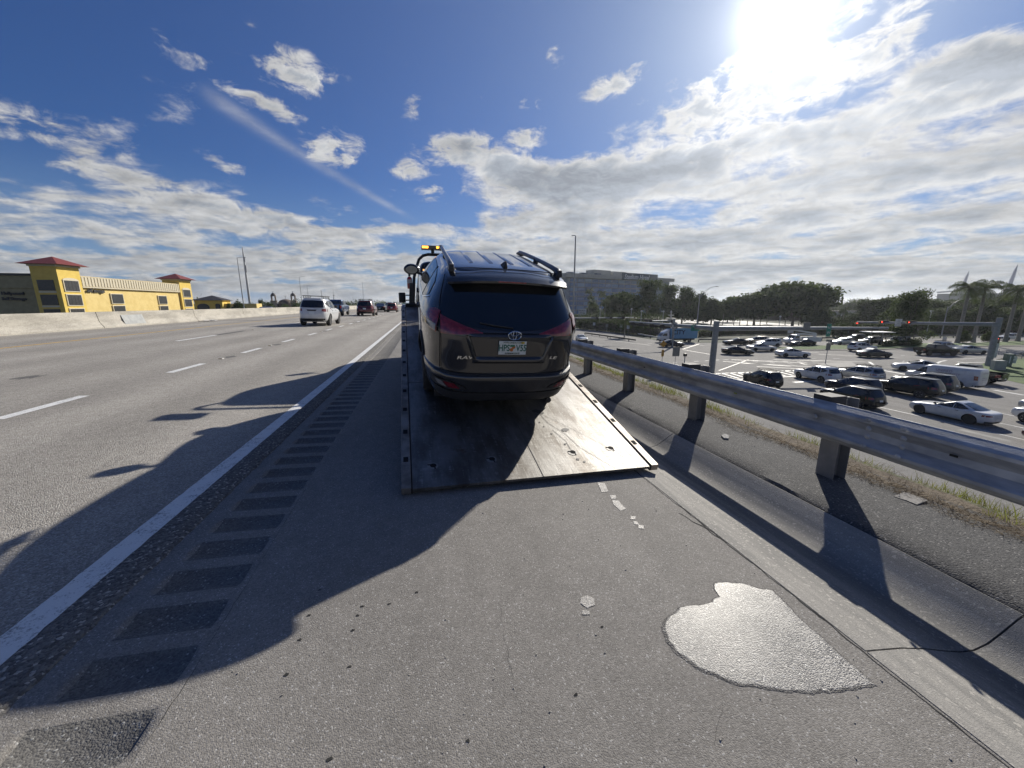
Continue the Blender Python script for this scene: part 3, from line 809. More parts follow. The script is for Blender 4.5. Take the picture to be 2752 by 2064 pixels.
for y in (33.5, 58.0, 86.0):
    for (xa, xb) in ((-15.4, -1.9),):
        b.quad((xa, y, road_z(xa) + .0192), (xb, y, road_z(xb) + .0192), (xb, y + .22, road_z(xb) + .0192), (xa, y + .22, road_z(xa) + .0192))
tag(b.build('expansion_joints', mk('joint tar', (.05, .05, .052), (.09, .09, .09), 3, .7), recalc=False), kind='structure')
# ------------------------------------------------------------------ vehicles
M_glass = mk('dark window glass', (.010, .012, .014), (.013, .015, .018), 2, .04, spec=.8)
M_tyre = mk('tyre rubber', (.018, .018, .019), (.03, .03, .03), 20, .75)
M_plastic = mk('black trim plastic', (.022, .023, .025), (.034, .035, .037), 18, .55)
M_arch = mk('dark wheel well', (.008, .008, .009), (.012, .012, .012), 9, .9)
M_rim = mk('alloy rim', (.42, .43, .44), (.34, .35, .36), 9, .3, .8)
M_rimd = mk('dark rim', (.05, .05, .055), (.08, .08, .085), 9, .35, .6)
M_chrome = mk('chrome trim', (.75, .76, .77), (.68, .69, .70), 9, .14, 1.0)
M_red = mk('red lamp lens', (.22, .015, .02), (.15, .01, .015), 30, .12, coat=1.0)
M_redd = mk('dark red lamp lens', (.27, .028, .030), (.12, .012, .014), 14, .14, coat=1.0)
M_clear = mk('clear lamp lens', (.55, .56, .57), (.35, .36, .38), 30, .1, coat=1.0)
M_amber = mk('amber lamp lens', (.55, .22, .03), rough=.2, coat=1.0)
M_plate = mk('number plate white', (.70, .72, .70), (.62, .66, .63), 40, .4)
M_silverpaint = paint('silver', (.40, .41, .42), .3, .55)

class Shape:
    """a car body as a stack of horizontal slices: (z, half width, front y, rear y, roundness)"""
    def __init__(s, lv, sub=4):
        lv = [tuple(l) + (4.6,) * (5 - len(l)) for l in lv]; s.raw = lv; out = []
        n = len(lv)
        for i in range(n - 1):
            p0, p1, p2, p3 = lv[max(i - 1, 0)], lv[i], lv[i + 1], lv[min(i + 2, n - 1)]
            for k in range(sub):
                t = k / sub; r_ = []
                for c_ in range(5):
                    a, b_, c2, d_ = p0[c_], p1[c_], p2[c_], p3[c_]
                    m1 = (c2 - a) * .5; m2 = (d_ - b_) * .5; dl = c2 - b_
                    if dl == 0: m1 = m2 = 0
                    else:
                        if m1 / dl < 0: m1 = 0
                        if m2 / dl < 0: m2 = 0
                        m1 = math.copysign(min(abs(m1), 2.2 * abs(dl)), dl); m2 = math.copysign(min(abs(m2), 2.2 * abs(dl)), dl)
                    t2, t3 = t * t, t * t * t
                    r_.append((2 * t3 - 3 * t2 + 1) * b_ + (t3 - 2 * t2 + t) * m1 + (-2 * t3 + 3 * t2) * c2 + (t3 - t2) * m2)
                out.append(r_)
        out.append(list(lv[-1])); s.lv = out
    def lvl(s, z):
        L = s.lv
        if z <= L[0][0]: return L[0]
        for a, b_ in zip(L[:-1], L[1:]):
            if a[0] <= z <= b_[0]:
                t = (z - a[0]) / max(b_[0] - a[0], 1e-6); return [a[i] + (b_[i] - a[i]) * t for i in range(5)]
        return L[-1]
    def side(s, y, z, sgn=1, off=0.0):
        _, hw, yf, yr, n = s.lvl(z); c_ = (yf + yr) / 2; l = (yf - yr) / 2
        v = min(abs((y - c_) / l), .999); return Vector((sgn * (hw * (1 - v ** n) ** (1 / n) + off), y, z))
    def end(s, x, z, e=-1, off=0.0):
        _, hw, yf, yr, n = s.lvl(z); c_ = (yf + yr) / 2; l = (yf - yr) / 2
        u = min(abs(x / hw), .999); return Vector((x, c_ + e * (l * (1 - u ** n) ** (1 / n) + off), z))
    def outline(s, L, nx=7, ny=14):
        z, hw, yf, yr, n = L; c_ = (yf + yr) / 2; l = (yf - yr) / 2; pts = []
        v0 = .90; u0 = (1 - v0 ** n) ** (1 / n)
        half = []
        for i in range(nx + 1): u = u0 * i / nx; half.append((u, (1 - u ** n) ** (1 / n)))
        for i in range(1, ny + 1): v = v0 * (1 - i / ny); half.append(((1 - v ** n) ** (1 / n), v))
        q = half                                        # from front centre to the right side middle
        full = q + [(u, -v) for u, v in q[-2::-1]]
        full = full + [(-u, v) for u, v in full[-2:0:-1]]
        return [(u * hw, c_ + v * l, z) for u, v in full]
    def mesh(s, name, mats, wheels=None, r=.36, deep=.26, openings=()):
        b = MB(); rings = [s.outline(L) for L in s.lv]; N = len(rings[0]); vs = [p for r_ in rings for p in r_]
        fs = [(i * N + j, i * N + (j + 1) % N, (i + 1) * N + (j + 1) % N, (i + 1) * N + j) for i in range(len(rings) - 1) for j in range(N)]
        fs.append(tuple(range(N))[::-1]); k = (len(rings) - 1) * N; fs.append(tuple(range(k, k + N)))
        b.add(vs, fs); me = b.mesh(name, None, mats)
        bm = bmesh.new(); bm.from_mesh(me); bmesh.ops.recalc_face_normals(bm, faces=bm.faces); bm.to_mesh(me); bm.free()
        if wheels or openings:
            o = link('tmp', me); c_ = MB()
            hw = max(L[1] for L in s.lv)
            for (y, zc) in (wheels or []):
                for sg in (-1, 1):
                    c_.lathe([(r, (hw - deep) * sg), (r, (hw + .2) * sg)], (0, y, zc), 28, 'X')
            for (cc, dd) in openings: c_.box(cc, dd)
            co = c_.build('cut', mats[1] if len(mats) > 1 else mats[0]); md = o.modifiers.new('b', 'BOOLEAN'); md.object = co; md.operation = 'DIFFERENCE'; md.solver = 'EXACT'
            try: md.material_mode = 'TRANSFER'
            except Exception: pass
            dg = bpy.context.evaluated_depsgraph_get(); dg.update()
            me = bpy.data.meshes.new_from_object(o.evaluated_get(dg)); me.name = name
            bpy.data.objects.remove(o); bpy.data.objects.remove(co)
        me.polygons.foreach_set('use_smooth', [True] * len(me.polygons)); me.set_sharp_from_angle(angle=R(32))
        return me
    def patch_side(s, name, poly4, m_, parent, sgn, off=.004, nu=14, nv=6):
        """poly4: top edge polyline and bottom edge polyline in (y, z), both front to rear"""
        top, bot = poly4
        def pl(P, t):
            n = len(P) - 1; k = min(int(t * n), n - 1); f = t * n - k; return (P[k][0] + (P[k + 1][0] - P[k][0]) * f, P[k][1] + (P[k + 1][1] - P[k][1]) * f)
        def fn(a, c_):
            p, q = pl(top, a), pl(bot, a); return s.side(p[0] + (q[0] - p[0]) * c_, p[1] + (q[1] - p[1]) * c_, sgn, off)
        return MB().grid(fn, nu, nv).build(name, m_, parent, smooth=50)
    def patch_end(s, name, poly4, m_, parent, e=-1, off=.004, nu=16, nv=6):
        top, bot = poly4
        def pl(P, t):
            n = len(P) - 1; k = min(int(t * n), n - 1); f = t * n - k; return (P[k][0] + (P[k + 1][0] - P[k][0]) * f, P[k][1] + (P[k + 1][1] - P[k][1]) * f)
        def fn(a, c_):
            p, q = pl(top, a), pl(bot, a); return s.end(p[0] + (q[0] - p[0]) * c_, p[1] + (q[1] - p[1]) * c_, e, off)
        return MB().grid(fn, nu, nv).build(name, m_, parent, smooth=50)

def wheel(parent, x, y, r, w, rim, cache={}):
    key = (round(r, 3), round(w, 3), rim.name)
    if key not in cache:
        t = MB().lathe([(r * .62, -w / 2 + .01), (r * .93, -w / 2), (r, -w / 2 + .03), (r, w / 2 - .03), (r * .93, w / 2), (r * .62, w / 2 - .01)], (0, 0, 0), 32, 'X').build('tyre', M_tyre, smooth=40)
        rm = MB().lathe([(r * .60, w / 2 - .05), (r * .66, w / 2 - .008), (r * .60, w / 2 - .012), (r * .56, w / 2 - .07)], (0, 0, 0), 32, 'X')
        rm.lathe([(.0, w / 2 - .015), (.05, w / 2 - .02), (.06, w / 2 - .06)], (0, 0, 0), 12, 'X')
        for k in range(5):
            a = 2 * PI * k / 5
            rm.beam((w / 2 - .04, math.cos(a) * .03, math.sin(a) * .03), (w / 2 - .035, math.cos(a) * r * .58, math.sin(a) * r * .58), .05 * r / .33, .03)
        rm = rm.build('rim', rim, smooth=40)
        dk = MB().lathe([(r * .60, w / 2 - .09), (r * .59, w / 2 - .085)], (0, 0, 0), 24, 'X').build('dk', M_arch)
        cache[key] = (t.data, rm.data, dk.data)
        for o in (t, rm, dk): bpy.data.objects.remove(o)
    t, rm, dk = cache[key]
    o = link('wheel', dk, parent); o.location = (x, y, r)
    if x < 0: o.rotation_euler.z = PI
    link('tyre', t, o); link('rim', rm, o)
    return o

TYPES = {}
def T(name, **k): TYPES[name] = k
T('sedan', lv=[(.20, .80, 2.18, -2.22), (.30, .88, 2.36, -2.36), (.46, .915, 2.42, -2.42), (.62, .925, 2.40, -2.43), (.76, .92, 2.27, -2.42), (.86, .905, 1.95, -2.40), (.93, .885, 1.45, -2.36), (.985, .865, 1.02, -2.14), (1.02, .84, .90, -1.86), (1.16, .785, .52, -1.45), (1.30, .715, .12, -1.02), (1.39, .655, -.12, -.74), (1.435, .58, -.26, -.55), (1.45, .40, -.35, -.45)],
  wb=(1.42, -1.38), r=.335, sw=[([(.62, 1.05), (.05, 1.345), (-.28, 1.385)], [(.80, 1.0), (.30, .985), (-.28, .98)]), ([(-.33, 1.385), (-.75, 1.35), (-1.20, 1.14)], [(-.33, .98), (-.9, .98), (-1.28, 1.03)])],
  ws=([(-.56, 1.36), (0, 1.38), (.56, 1.36)], [(-.74, 1.0), (0, 1.01), (.74, 1.0)]), rw=([(-.54, 1.36), (0, 1.38), (.54, 1.36)], [(-.70, 1.04), (0, 1.03), (.70, 1.04)]),
  tl=([(.86, .90), (.48, .88)], [(.91, .72), (.50, .76)]), hl=([(.45, .74), (.70, .77), (.90, .76)], [(.48, .62), (.70, .62), (.91, .66)]), grille=([(-.44, .66), (.44, .66)], [(-.40, .44), (.40, .44)]), plate=.62, mirror=(.72, 1.02))
T('suv', lv=[(.26, .82, 2.05, -2.08), (.38, .90, 2.24, -2.24), (.56, .935, 2.31, -2.32), (.74, .94, 2.29, -2.31), (.88, .93, 2.20, -2.27), (.97, .915, 1.90, -2.24), (1.03, .90, 1.45, -2.22), (1.08, .885, 1.08, -2.20), (1.20, .85, .84, -2.14), (1.38, .79, .50, -2.02), (1.52, .725, .20, -1.94), (1.60, .66, .02, -1.90), (1.655, .58, -.15, -1.86), (1.68, .40, -.4, -1.7)],
  wb=(1.36, -1.32), r=.36, sw=[([(.72, 1.15), (.30, 1.46), (-.20, 1.55)], [(.86, 1.07), (.3, 1.06), (-.20, 1.06)]), ([(-.26, 1.55), (-.7, 1.55), (-1.05, 1.53)], [(-.26, 1.06), (-.7, 1.07), (-1.10, 1.10)]), ([(-1.12, 1.53), (-1.45, 1.49), (-1.80, 1.36)], [(-1.17, 1.11), (-1.45, 1.17), (-1.80, 1.33)])],
  ws=([(-.62, 1.53), (0, 1.56), (.62, 1.53)], [(-.78, 1.10), (0, 1.11), (.78, 1.10)]), rw=([(-.62, 1.52), (0, 1.54), (.62, 1.52)], [(-.76, 1.12), (0, 1.10), (.76, 1.12)]),
  tl=([(.90, 1.08), (.60, 1.04)], [(.93, .86), (.58, .90)]), hl=([(.48, .88), (.70, .92), (.90, .92)], [(.50, .78), (.70, .78), (.92, .80)]), grille=([(-.46, .86), (.46, .86)], [(-.44, .56), (.44, .56)]), plate=.80, mirror=(.82, 1.12), rails=True)
T('minivan', lv=[(.22, .86, 2.30, -2.34), (.34, .94, 2.50, -2.50), (.55, .98, 2.56, -2.56), (.75, .985, 2.52, -2.56), (.88, .97, 2.32, -2.54), (1.0, .955, 1.85, -2.52), (1.08, .935, 1.55, -2.50), (1.22, .90, 1.28, -2.46), (1.42, .84, .90, -2.38), (1.58, .78, .55, -2.30), (1.69, .70, .25, -2.24), (1.74, .60, .0, -2.18), (1.76, .4, -.3, -2.0)],
  wb=(1.5, -1.5), r=.345, sw=[([(1.1, 1.2), (.75, 1.48), (.2, 1.58)], [(1.25, 1.10), (.7, 1.08), (.2, 1.06)]), ([(.14, 1.58), (-.5, 1.6), (-1.0, 1.58)], [(.14, 1.06), (-.5, 1.06), (-1.0, 1.08)]), ([(-1.08, 1.58), (-1.6, 1.56), (-2.1, 1.48)], [(-1.08, 1.08), (-1.6, 1.10), (-2.2, 1.16)])],
  ws=([(-.66, 1.60), (0, 1.63), (.66, 1.60)], [(-.82, 1.12), (0, 1.13), (.82, 1.12)]), rw=([(-.70, 1.60), (0, 1.62), (.70, 1.60)], [(-.80, 1.12), (0, 1.11), (.80, 1.12)]),
  tl=([(.96, 1.10), (.70, 1.08)], [(.97, .82), (.70, .86)]), hl=([(.5, .86), (.75, .88), (.94, .86)], [(.52, .74), (.75, .74), (.95, .76)]), grille=([(-.46, .74), (.46, .74)], [(-.44, .50), (.44, .50)]), plate=.85, mirror=(1.2, 1.14))
T('van', lv=[(.30, .92, 2.62, -2.80), (.45, .98, 2.80, -2.84), (.70, 1.01, 2.85, -2.85, 7), (.95, 1.01, 2.82, -2.85, 8), (1.10, 1.005, 2.66, -2.85, 8), (1.22, 1.0, 2.20, -2.84, 8), (1.30, .99, 2.02, -2.84, 8), (1.60, .96, 1.62, -2.82, 9), (1.88, .91, 1.28, -2.78, 9), (2.02, .84, 1.05, -2.70, 8), (2.08, .70, .85, -2.55, 8)],
  wb=(1.95, -1.5), r=.38, sw=[([(1.70, 1.38), (1.45, 1.72), (1.0, 1.80)], [(1.85, 1.26), (1.4, 1.24), (1.0, 1.24)])],
  ws=([(-.80, 1.82), (0, 1.86), (.80, 1.82)], [(-.90, 1.34), (0, 1.35), (.90, 1.34)]), rw=([(-.70, 1.72), (0, 1.73), (.70, 1.72)], [(-.74, 1.32), (0, 1.32), (.74, 1.32)]),
  tl=([(.95, 1.42), (.86, 1.42)], [(.96, 1.0), (.86, 1.0)]), hl=([(.55, 1.0), (.75, 1.02), (.95, 1.02)], [(.55, .84), (.75, .84), (.96, .84)]), grille=([(-.52, .98), (.52, .98)], [(-.5, .70), (.5, .70)]), plate=.66, mirror=(1.72, 1.34))
T('coupe', lv=[(.18, .82, 2.12, -2.18), (.28, .90, 2.28, -2.30), (.44, .93, 2.34, -2.36), (.60, .94, 2.31, -2.36), (.74, .935, 2.16, -2.34), (.84, .92, 1.80, -2.32), (.90, .90, 1.30, -2.27), (.945, .875, .88, -2.10), (.975, .85, .78, -1.78), (1.10, .79, .42, -1.42), (1.24, .71, .02, -1.00), (1.33, .65, -.22, -.72), (1.375, .56, -.36, -.56), (1.39, .38, -.42, -.50)],
  wb=(1.42, -1.40), r=.35, sw=[([(.52, 1.0), (.0, 1.27), (-.42, 1.325)], [(.68, .955), (.2, .94), (-.42, .94)]), ([(-.46, 1.325), (-.8, 1.27), (-1.22, 1.05)], [(-.46, .94), (-.9, .955), (-1.26, 1.02)])],
  ws=([(-.54, 1.30), (0, 1.32), (.54, 1.30)], [(-.72, .96), (0, .97), (.72, .96)]), rw=([(-.54, 1.31), (0, 1.33), (.54, 1.31)], [(-.70, 1.0), (0, .99), (.70, 1.0)]),
  tl=([(.90, .82), (.50, .80)], [(.925, .68), (.46, .73)]), hl=([(.5, .70), (.70, .73), (.90, .73)], [(.52, .62), (.70, .61), (.92, .64)]), grille=([(-.40, .62), (.40, .62)], [(-.34, .36), (.34, .36)]), plate=.50, mirror=(.60, .98))
T('pickup', lv=[(.42, .92, 2.72, -2.86), (.56, .98, 2.84, -2.90, 6), (.80, 1.0, 2.90, -2.92, 8), (1.00, 1.0, 2.88, -2.92, 9), (1.12, .99, 2.74, -2.92, 9), (1.18, .98, 2.2, -2.92, 9), (1.22, .97, 1.62, -2.92, 9)],
  wb=(1.85, -1.75), r=.40, cab=[(1.20, .93, 1.62, -1.10, 6), (1.36, .90, 1.34, -1.08, 6), (1.60, .84, .92, -1.04, 6), (1.76, .78, .62, -1.00, 6), (1.84, .70, .42, -.95, 6), (1.86, .5, .2, -.8, 6)],
  sw=[([(1.12, 1.34), (.80, 1.62), (.35, 1.70)], [(1.30, 1.25), (.8, 1.24), (.35, 1.24)]), ([(.29, 1.70), (-.3, 1.72), (-.85, 1.70)], [(.29, 1.24), (-.3, 1.24), (-.90, 1.26)])],
  ws=([(-.70, 1.70), (0, 1.73), (.70, 1.70)], [(-.84, 1.28), (0, 1.29), (.84, 1.28)]), rw=([(-.66, 1.68), (0, 1.69), (.66, 1.68)], [(-.70, 1.32), (0, 1.32), (.70, 1.32)]),
  tl=([(.985, 1.14), (.86, 1.14)], [(.99, .84), (.86, .84)]), hl=([(.58, 1.02), (.76, 1.04), (.94, 1.04)], [(.58, .86), (.76, .86), (.96, .86)]), grille=([(-.56, 1.04), (.56, 1.04)], [(-.54, .72), (.54, .72)]), plate=.68, mirror=(1.25, 1.34), bed=True)
BUILT = {}
def make_type(kind, glass, rim):
    """builds every part mesh of one vehicle type once; returns list of (name, mesh, is_paint)"""
    t = TYPES[kind]; S = Shape(t['lv']); root = empty('x'); parts = []
    ops = [((0, -2.02, 1.05), (1.74, 1.72, .75))] if t.get('bed') else ()
    body = link('body', S.mesh('body', [MATS['paint white'], M_arch], [(y, t['r'] * .98) for y in t['wb']], t['r'] * 1.14, openings=ops), root)
    G_ = S
    if 'cab' in t:
        G_ = Shape(t['cab']); link('cab', G_.mesh('cab', [MATS['paint white']]), root)
    for sg in (-1, 1):
        for p4 in t['sw']: G_.patch_side('side_window', p4, glass, root, sg, .006)
    G_.patch_end('windscreen', t['ws'], glass, root, 1, .008)
    if kind != 'van': G_.patch_end('rear_window', t['rw'], glass, root, -1, .008)
    for sg in (-1, 1):
        f = lambda P: [(sg * a, b_) for a, b_ in P]
        S.patch_end('taillight', (f(t['tl'][0]), f(t['tl'][1])), M_red, root, -1, .008, 6, 4)
        S.patch_end('headlight', (f(t['hl'][0]), f(t['hl'][1])), M_clear, root, 1, .008, 8, 4)
    S.patch_end('grille', t['grille'], M_plastic, root, 1, .006, 8, 4)
    zp = t['plate']; S.patch_end('number_plate', ([(-.155, zp + .07), (.155, zp + .07)], [(-.155, zp - .07), (.155, zp - .07)]), M_plate, root, -1, .012, 3, 3)
    z0 = t['lv'][0][0]; S.patch_end('rear_bumper_trim', ([(-.86, z0 + .20), (.86, z0 + .20)], [(-.82, z0 + .03), (.82, z0 + .03)]), M_plastic, root, -1, .006)
    my, mz = t['mirror']
    for sg in (-1, 1):
        px = G_.side(my, mz, sg).x
        MB().box((px + sg * .11, my + .02, mz + .05), (.19, .10, .14), taper=.8).build('mirror', M_plastic, root, smooth=60, bevel=.02)
    for y in (.25, -.70): 
        for sg in (-1, 1):
            zz = t['sw'][0][1][-1][1] - .12; p = S.side(y, zz, sg, .015)
            MB().box((p.x, y, zz), (.02, .18, .03)).build('door_handle', M_plastic, root)
    if t.get('rails'):
        for sg in (-1, 1):
            pts = []
            for k in range(9):
                y = .05 - k * .21; pts.append((sg * .60, y, 1.665 + (.045 if 0 < k < 8 else .0) + (0 if y < -.3 else -.03)))
            MB().tube(pts, .018, 6).build('roof_rail', M_plastic, root, smooth=60)
    w = .24 if kind != 'pickup' else .28
    hw = max(l[1] for l in t['lv'])
    for y in t['wb']:
        for sg in (-1, 1): wheel(root, sg * (hw - w / 2 - .025), y, t['r'], w, rim)
    return root
def copy_tree(o, parent=None):
    c_ = o.copy(); COL.objects.link(c_); c_.parent = parent
    for ch in list(o.children): copy_tree(ch, c_)
    return c_
def set_paint(root, m_):
    for ch in root.children:
        if ch.name.split('.')[0] in ('body', 'cab') and ch.type == 'MESH':
            ch.material_slots[0].link = 'OBJECT'; ch.material_slots[0].material = m_
paint('white', (.62, .63, .63), .3); paint('black', (.012, .013, .015), .22); paint('grey', (.10, .105, .11), .26, .4); paint('gunmetal', (.045, .05, .055), .24, .4)
paint('silver', (.40, .41, .42), .3, .55); paint('tan', (.33, .29, .22), .3, .3); paint('maroon', (.10, .010, .014), .24, .2); paint('red', (.22, .015, .018), .25, .2); paint('blue', (.04, .09, .20), .26, .3); paint('navy', (.015, .022, .04), .24, .3); paint('pale silver', (.50, .51, .50), .3, .4)
def car(kind, name, col, loc, az, label, cat, rim=None, group='cars and vans waiting and driving in the junction below', scale=1.0, zr=0.0):
    rim = rim or M_rim
    if (kind, rim.name) not in BUILT:
        root = make_type(kind, M_glass, rim); BUILT[(kind, rim.name)] = root; root.name = name
    else: root = copy_tree(BUILT[(kind, rim.name)]); root.name = name
    root.location = loc; root.rotation_euler = (0, zr, -R(az)); root.scale = (scale,) * 3
    set_paint(root, MATS['paint ' + col]); tag(root, label, cat, group)
    return root
UP = 'cars driving ahead on the highway'
# traffic on the highway
def hz(X): return road_z(X) + .015
w = car('suv', 'white_suv', 'white', (-7.13, 30.0, hz(-7.13)), 0, 'white off-road suv with roof rack, nearest moving car on the highway lanes', 'suv', M_rimd, UP, 1.05, R(1.7))
w.scale = (1.0, 1.04, 1.08)
b = MB()
for k in range(7): b.box((0, .05 - .3 * k, 1.80), (1.15, .03, .03))
for sg in (-1, 1): b.box((sg * .60, -.85, 1.80), (.03, 1.9, .04)); [b.box((sg * .6, -.1 - .5 * k, 1.73), (.03, .04, .12)) for k in range(4)]
b.build('roof_rack', M_plastic, w)
Shape(TYPES['suv']['lv']).patch_end('tailgate_trim', ([(-.30, .99), (.30, .99)], [(-.24, .91), (.24, .91)]), M_plastic, w, -1, .012)
car('suv', 'maroon_suv', 'maroon', (-6.9, 52.0, hz(-6.9)), 0, 'dark maroon suv in the middle lane ahead of the white one', 'suv', M_rimd, UP, 1.1)
car('pickup', 'blue_pickup', 'blue', (-10.3, 51.5, hz(-10)), 0, 'blue pickup half hidden in front of the white off-road suv', 'pickup', M_rimd, UP, 1.0)
car('sedan', 'black_sedan', 'black', (-7.9, 78.0, hz(-7.9)), 0, 'black car between the maroon suv and the red one far up the highway', 'car', M_rimd, UP, 1.05)
car('suv', 'red_suv', 'red', (-5.6, 75.5, hz(-5.6)), 0, 'red suv far ahead near the left side of the tow truck', 'suv', M_rimd, UP, 1.0)
car('pickup', 'silver_pickup', 'silver', (-7.6, 94.0, hz(-7.6)), 0, 'silver pickup seen between the far black and red cars', 'pickup', M_rimd, UP, .95)
car('sedan', 'white_sedan', 'white', (-4.0, 92.0, hz(-4.0)), 0, 'small white car just right of the far red suv', 'car', M_rimd, UP, 1.0)
car('sedan', 'silver_sedan', 'silver', tuple(at(712, 826, 45)[:2]) + (-.12,), 180, 'silver car whose roof shows above the concrete barrier', 'car', M_rimd, 'cars beyond the barrier')

# ---- vehicles in the junction; positions are where their wheels stand on the street
L_ = lambda p, dx=0, dy=0: (p[0] + dx, p[1] + dy, LOW)
car('coupe', 'white_coupe', 'white', (37.75, 19.6, LOW), 0, 'sleek white two-door coupe in front of the guardrail, nearest car in the queue', 'car', M_rimd)
car('suv', 'black_suv', 'black', (34.7, 24.4, LOW), 3, 'black suv at the guardrail just left of the white coupe', 'suv')
car('suv', 'black_suv', 'navy', (38.9, 27.4, LOW), 3, 'small black suv partly behind the nearest black one', 'suv')
car('suv', 'black_suv', 'black', (43.6, 26.2, LOW), -5, 'long black suv with chrome window line directly behind the white coupe', 'suv', scale=1.05).scale = (1.05, 1.12, 1.05)
car('suv', 'gunmetal_suv', 'gunmetal', (47.5, 27.2, LOW), -3, 'dark grey suv beside the white delivery van', 'suv', scale=1.05)
v = car('van', 'delivery_van', 'white', (52.3, 28.4, LOW), -6, 'white delivery van with small lettering on its side', 'van')
car('pickup', 'black_pickup', 'black', (57.6, 29.6, LOW), -8, 'black pickup next to the white van by the lawn', 'pickup')
car('suv', 'white_suv', 'white', (42.0, 33.4, LOW), 2, 'white suv behind the small black suv in the queue', 'suv')
car('suv', 'silver_suv', 'silver', (46.6, 32.4, LOW), 2, 'silver suv with its tail to the camera right of the white suv', 'suv', M_rimd)
car('suv', 'black_suv', 'black', (33.8, 32.4, LOW), 12, 'black suv alone at the crosswalk with sun glinting on its roof', 'suv', M_rimd)
car('suv', 'white_suv', 'white', (42.1, 16.2, LOW), 0, 'white suv cut by the right edge of the picture behind the coupe', 'suv')
car('suv', 'pale_suv', 'pale silver', (45.8, 17.6, LOW), 0, 'pale silver suv at the right edge beyond the cut-off white suv', 'suv')
car('sedan', 'red_sedan', 'maroon', (36.4, 12.9, LOW), 0, 'dark red car low at the right edge behind the guardrail', 'car')
def mid(f, a, c_): return (gnd(*f(*a)) + gnd(*f(*c_))) / 2
def jc(kind, nm, col, f, a, c_, azm, back, lab, cat, rim=M_rimd, sc=1.0):
    p = mid(f, a, c_); r_ = Vector((p.x, p.y, 0)).normalized() * back
    return car(kind, nm, col, (p.x + r_.x, p.y + r_.y, LOW), azm, lab, cat, rim, scale=sc)
jc('sedan', 'black_sedan', 'black', c5, (900, 500), (1235, 510), 116, .9, 'black car crossing the junction just right of the tall grey signal post', 'car')
jc('sedan', 'silver_sedan', 'silver', c5, (1190, 462), (1505, 468), 108, .9, 'silver car behind the black one crossing the junction', 'car')
jc('sedan', 'white_sedan', 'white', c5, (1535, 530), (1905, 540), 112, .9, 'white car crossing alone in front of the tip of the grassy median', 'car')
jc('sedan', 'black_sedan', 'black', c5, (930, 388), (1155, 388), 290, .9, 'black car near the far guardrail, left of the tan car', 'car')
jc('suv', 'tan_suv', 'tan', c5, (1190, 378), (1390, 378), 292, .9, 'tan car near the far guardrail behind the white suv', 'car')
jc('suv', 'white_suv', 'white', c5, (1310, 408), (1555, 408), 296, .9, 'white suv turning round the tip of the median', 'suv')
jc('sedan', 'black_sedan', 'black', c5, (1720, 402), (1960, 402), 280, .9, 'dark car in front of the utility truck', 'car')
jc('sedan', 'black_sedan', 'navy', c5, (170, 415), (400, 410), 100, .9, 'dark blue car passing in front of the pale blue box truck', 'car')
jc('sedan', 'white_sedan', 'pale silver', c7, (625, 500), (1030, 495), 275, .9, 'pale car on the far side of the median left of the dark suvs', 'car')
jc('suv', 'black_suv', 'black', c7, (1170, 492), (1590, 495), 278, .9, 'dark suv beyond the median beside the minivan', 'suv')
jc('suv', 'dark_suv', 'gunmetal', c7, (905, 445), (1205, 440), 278, .9, 'dark suv farthest back beyond the median with a glint on its roof', 'suv')
jc('minivan', 'silver_minivan', 'pale silver', c7, (1685, 498), (2125, 498), 278, .9, 'pale silver minivan beyond the median next to the palm planting', 'minivan')
jc('suv', 'white_suv', 'white', c7, (955, 630), (1480, 640), 100, 1.6, 'white suv seen from behind on the near side of the median', 'suv')
jc('sedan', 'dark_sedan', 'gunmetal', c7, (1150, 745), (1755, 755), 104, .9, 'dark car with a bright sun glint in front of the white suv by the median', 'car')
jc('pickup', 'dark_jeep', 'black', c8, (165, 700), (765, 705), 108, .9, 'black open off-roader driving to the right below the signals', 'off-roader')
jc('suv', 'white_suv', 'white', c8, (435, 612), (890, 618), 100, 1.2, 'white suv behind the black open off-roader', 'suv')
jc('sedan', 'silver_sedan', 'silver', c8, (860, 668), (1380, 675), 108, .9, 'silver car to the right of the black open off-roader', 'car')
jc('suv', 'white_suv', 'white', c8, (1710, 402), (2060, 402), 274, .9, 'white suv on the far road seen between palm trunks', 'suv')
p = gnd(*c6(1068, 790)); car('sedan', 'white_sedan', 'white', (p.x + .6, p.y + .6, LOW), 320, 'white car turning away on the curved lane past the traffic island', 'car', M_rimd)
p = gnd(*c4b(262, 1330)); car('sedan', 'white_sedan', 'white', (p.x, p.y, LOW), 185, 'white car just showing at the right side of the loaded suv', 'car', M_rimd)
# lettering on the van
for (s_, z, sz, y) in [('UNIFIED', 1.62, .34, .1), ('FIRE & SAFETY', 1.36, .26, -.3), ('SERVICE AND REPAIR', 1.14, .17, -.2)]:
    S_ = Shape(TYPES['van']['lv']); p = S_.side(y - .4, z, -1, .012)
    text_obj('lettering', s_, sz, mk('van lettering', (.26, .18, .30), (.25, .2, .3), 5), v, basis((0, -1, 0), (.045, 0, 1), (p.x - .012, p.y, p.z)))
for k, z in enumerate((1.66, 1.22, 1.05)): MB().box((0, S_.end(0, z, -1).y - .01, z), (.9, .006, .035)).build('lettering', MATS['van lettering'], v)

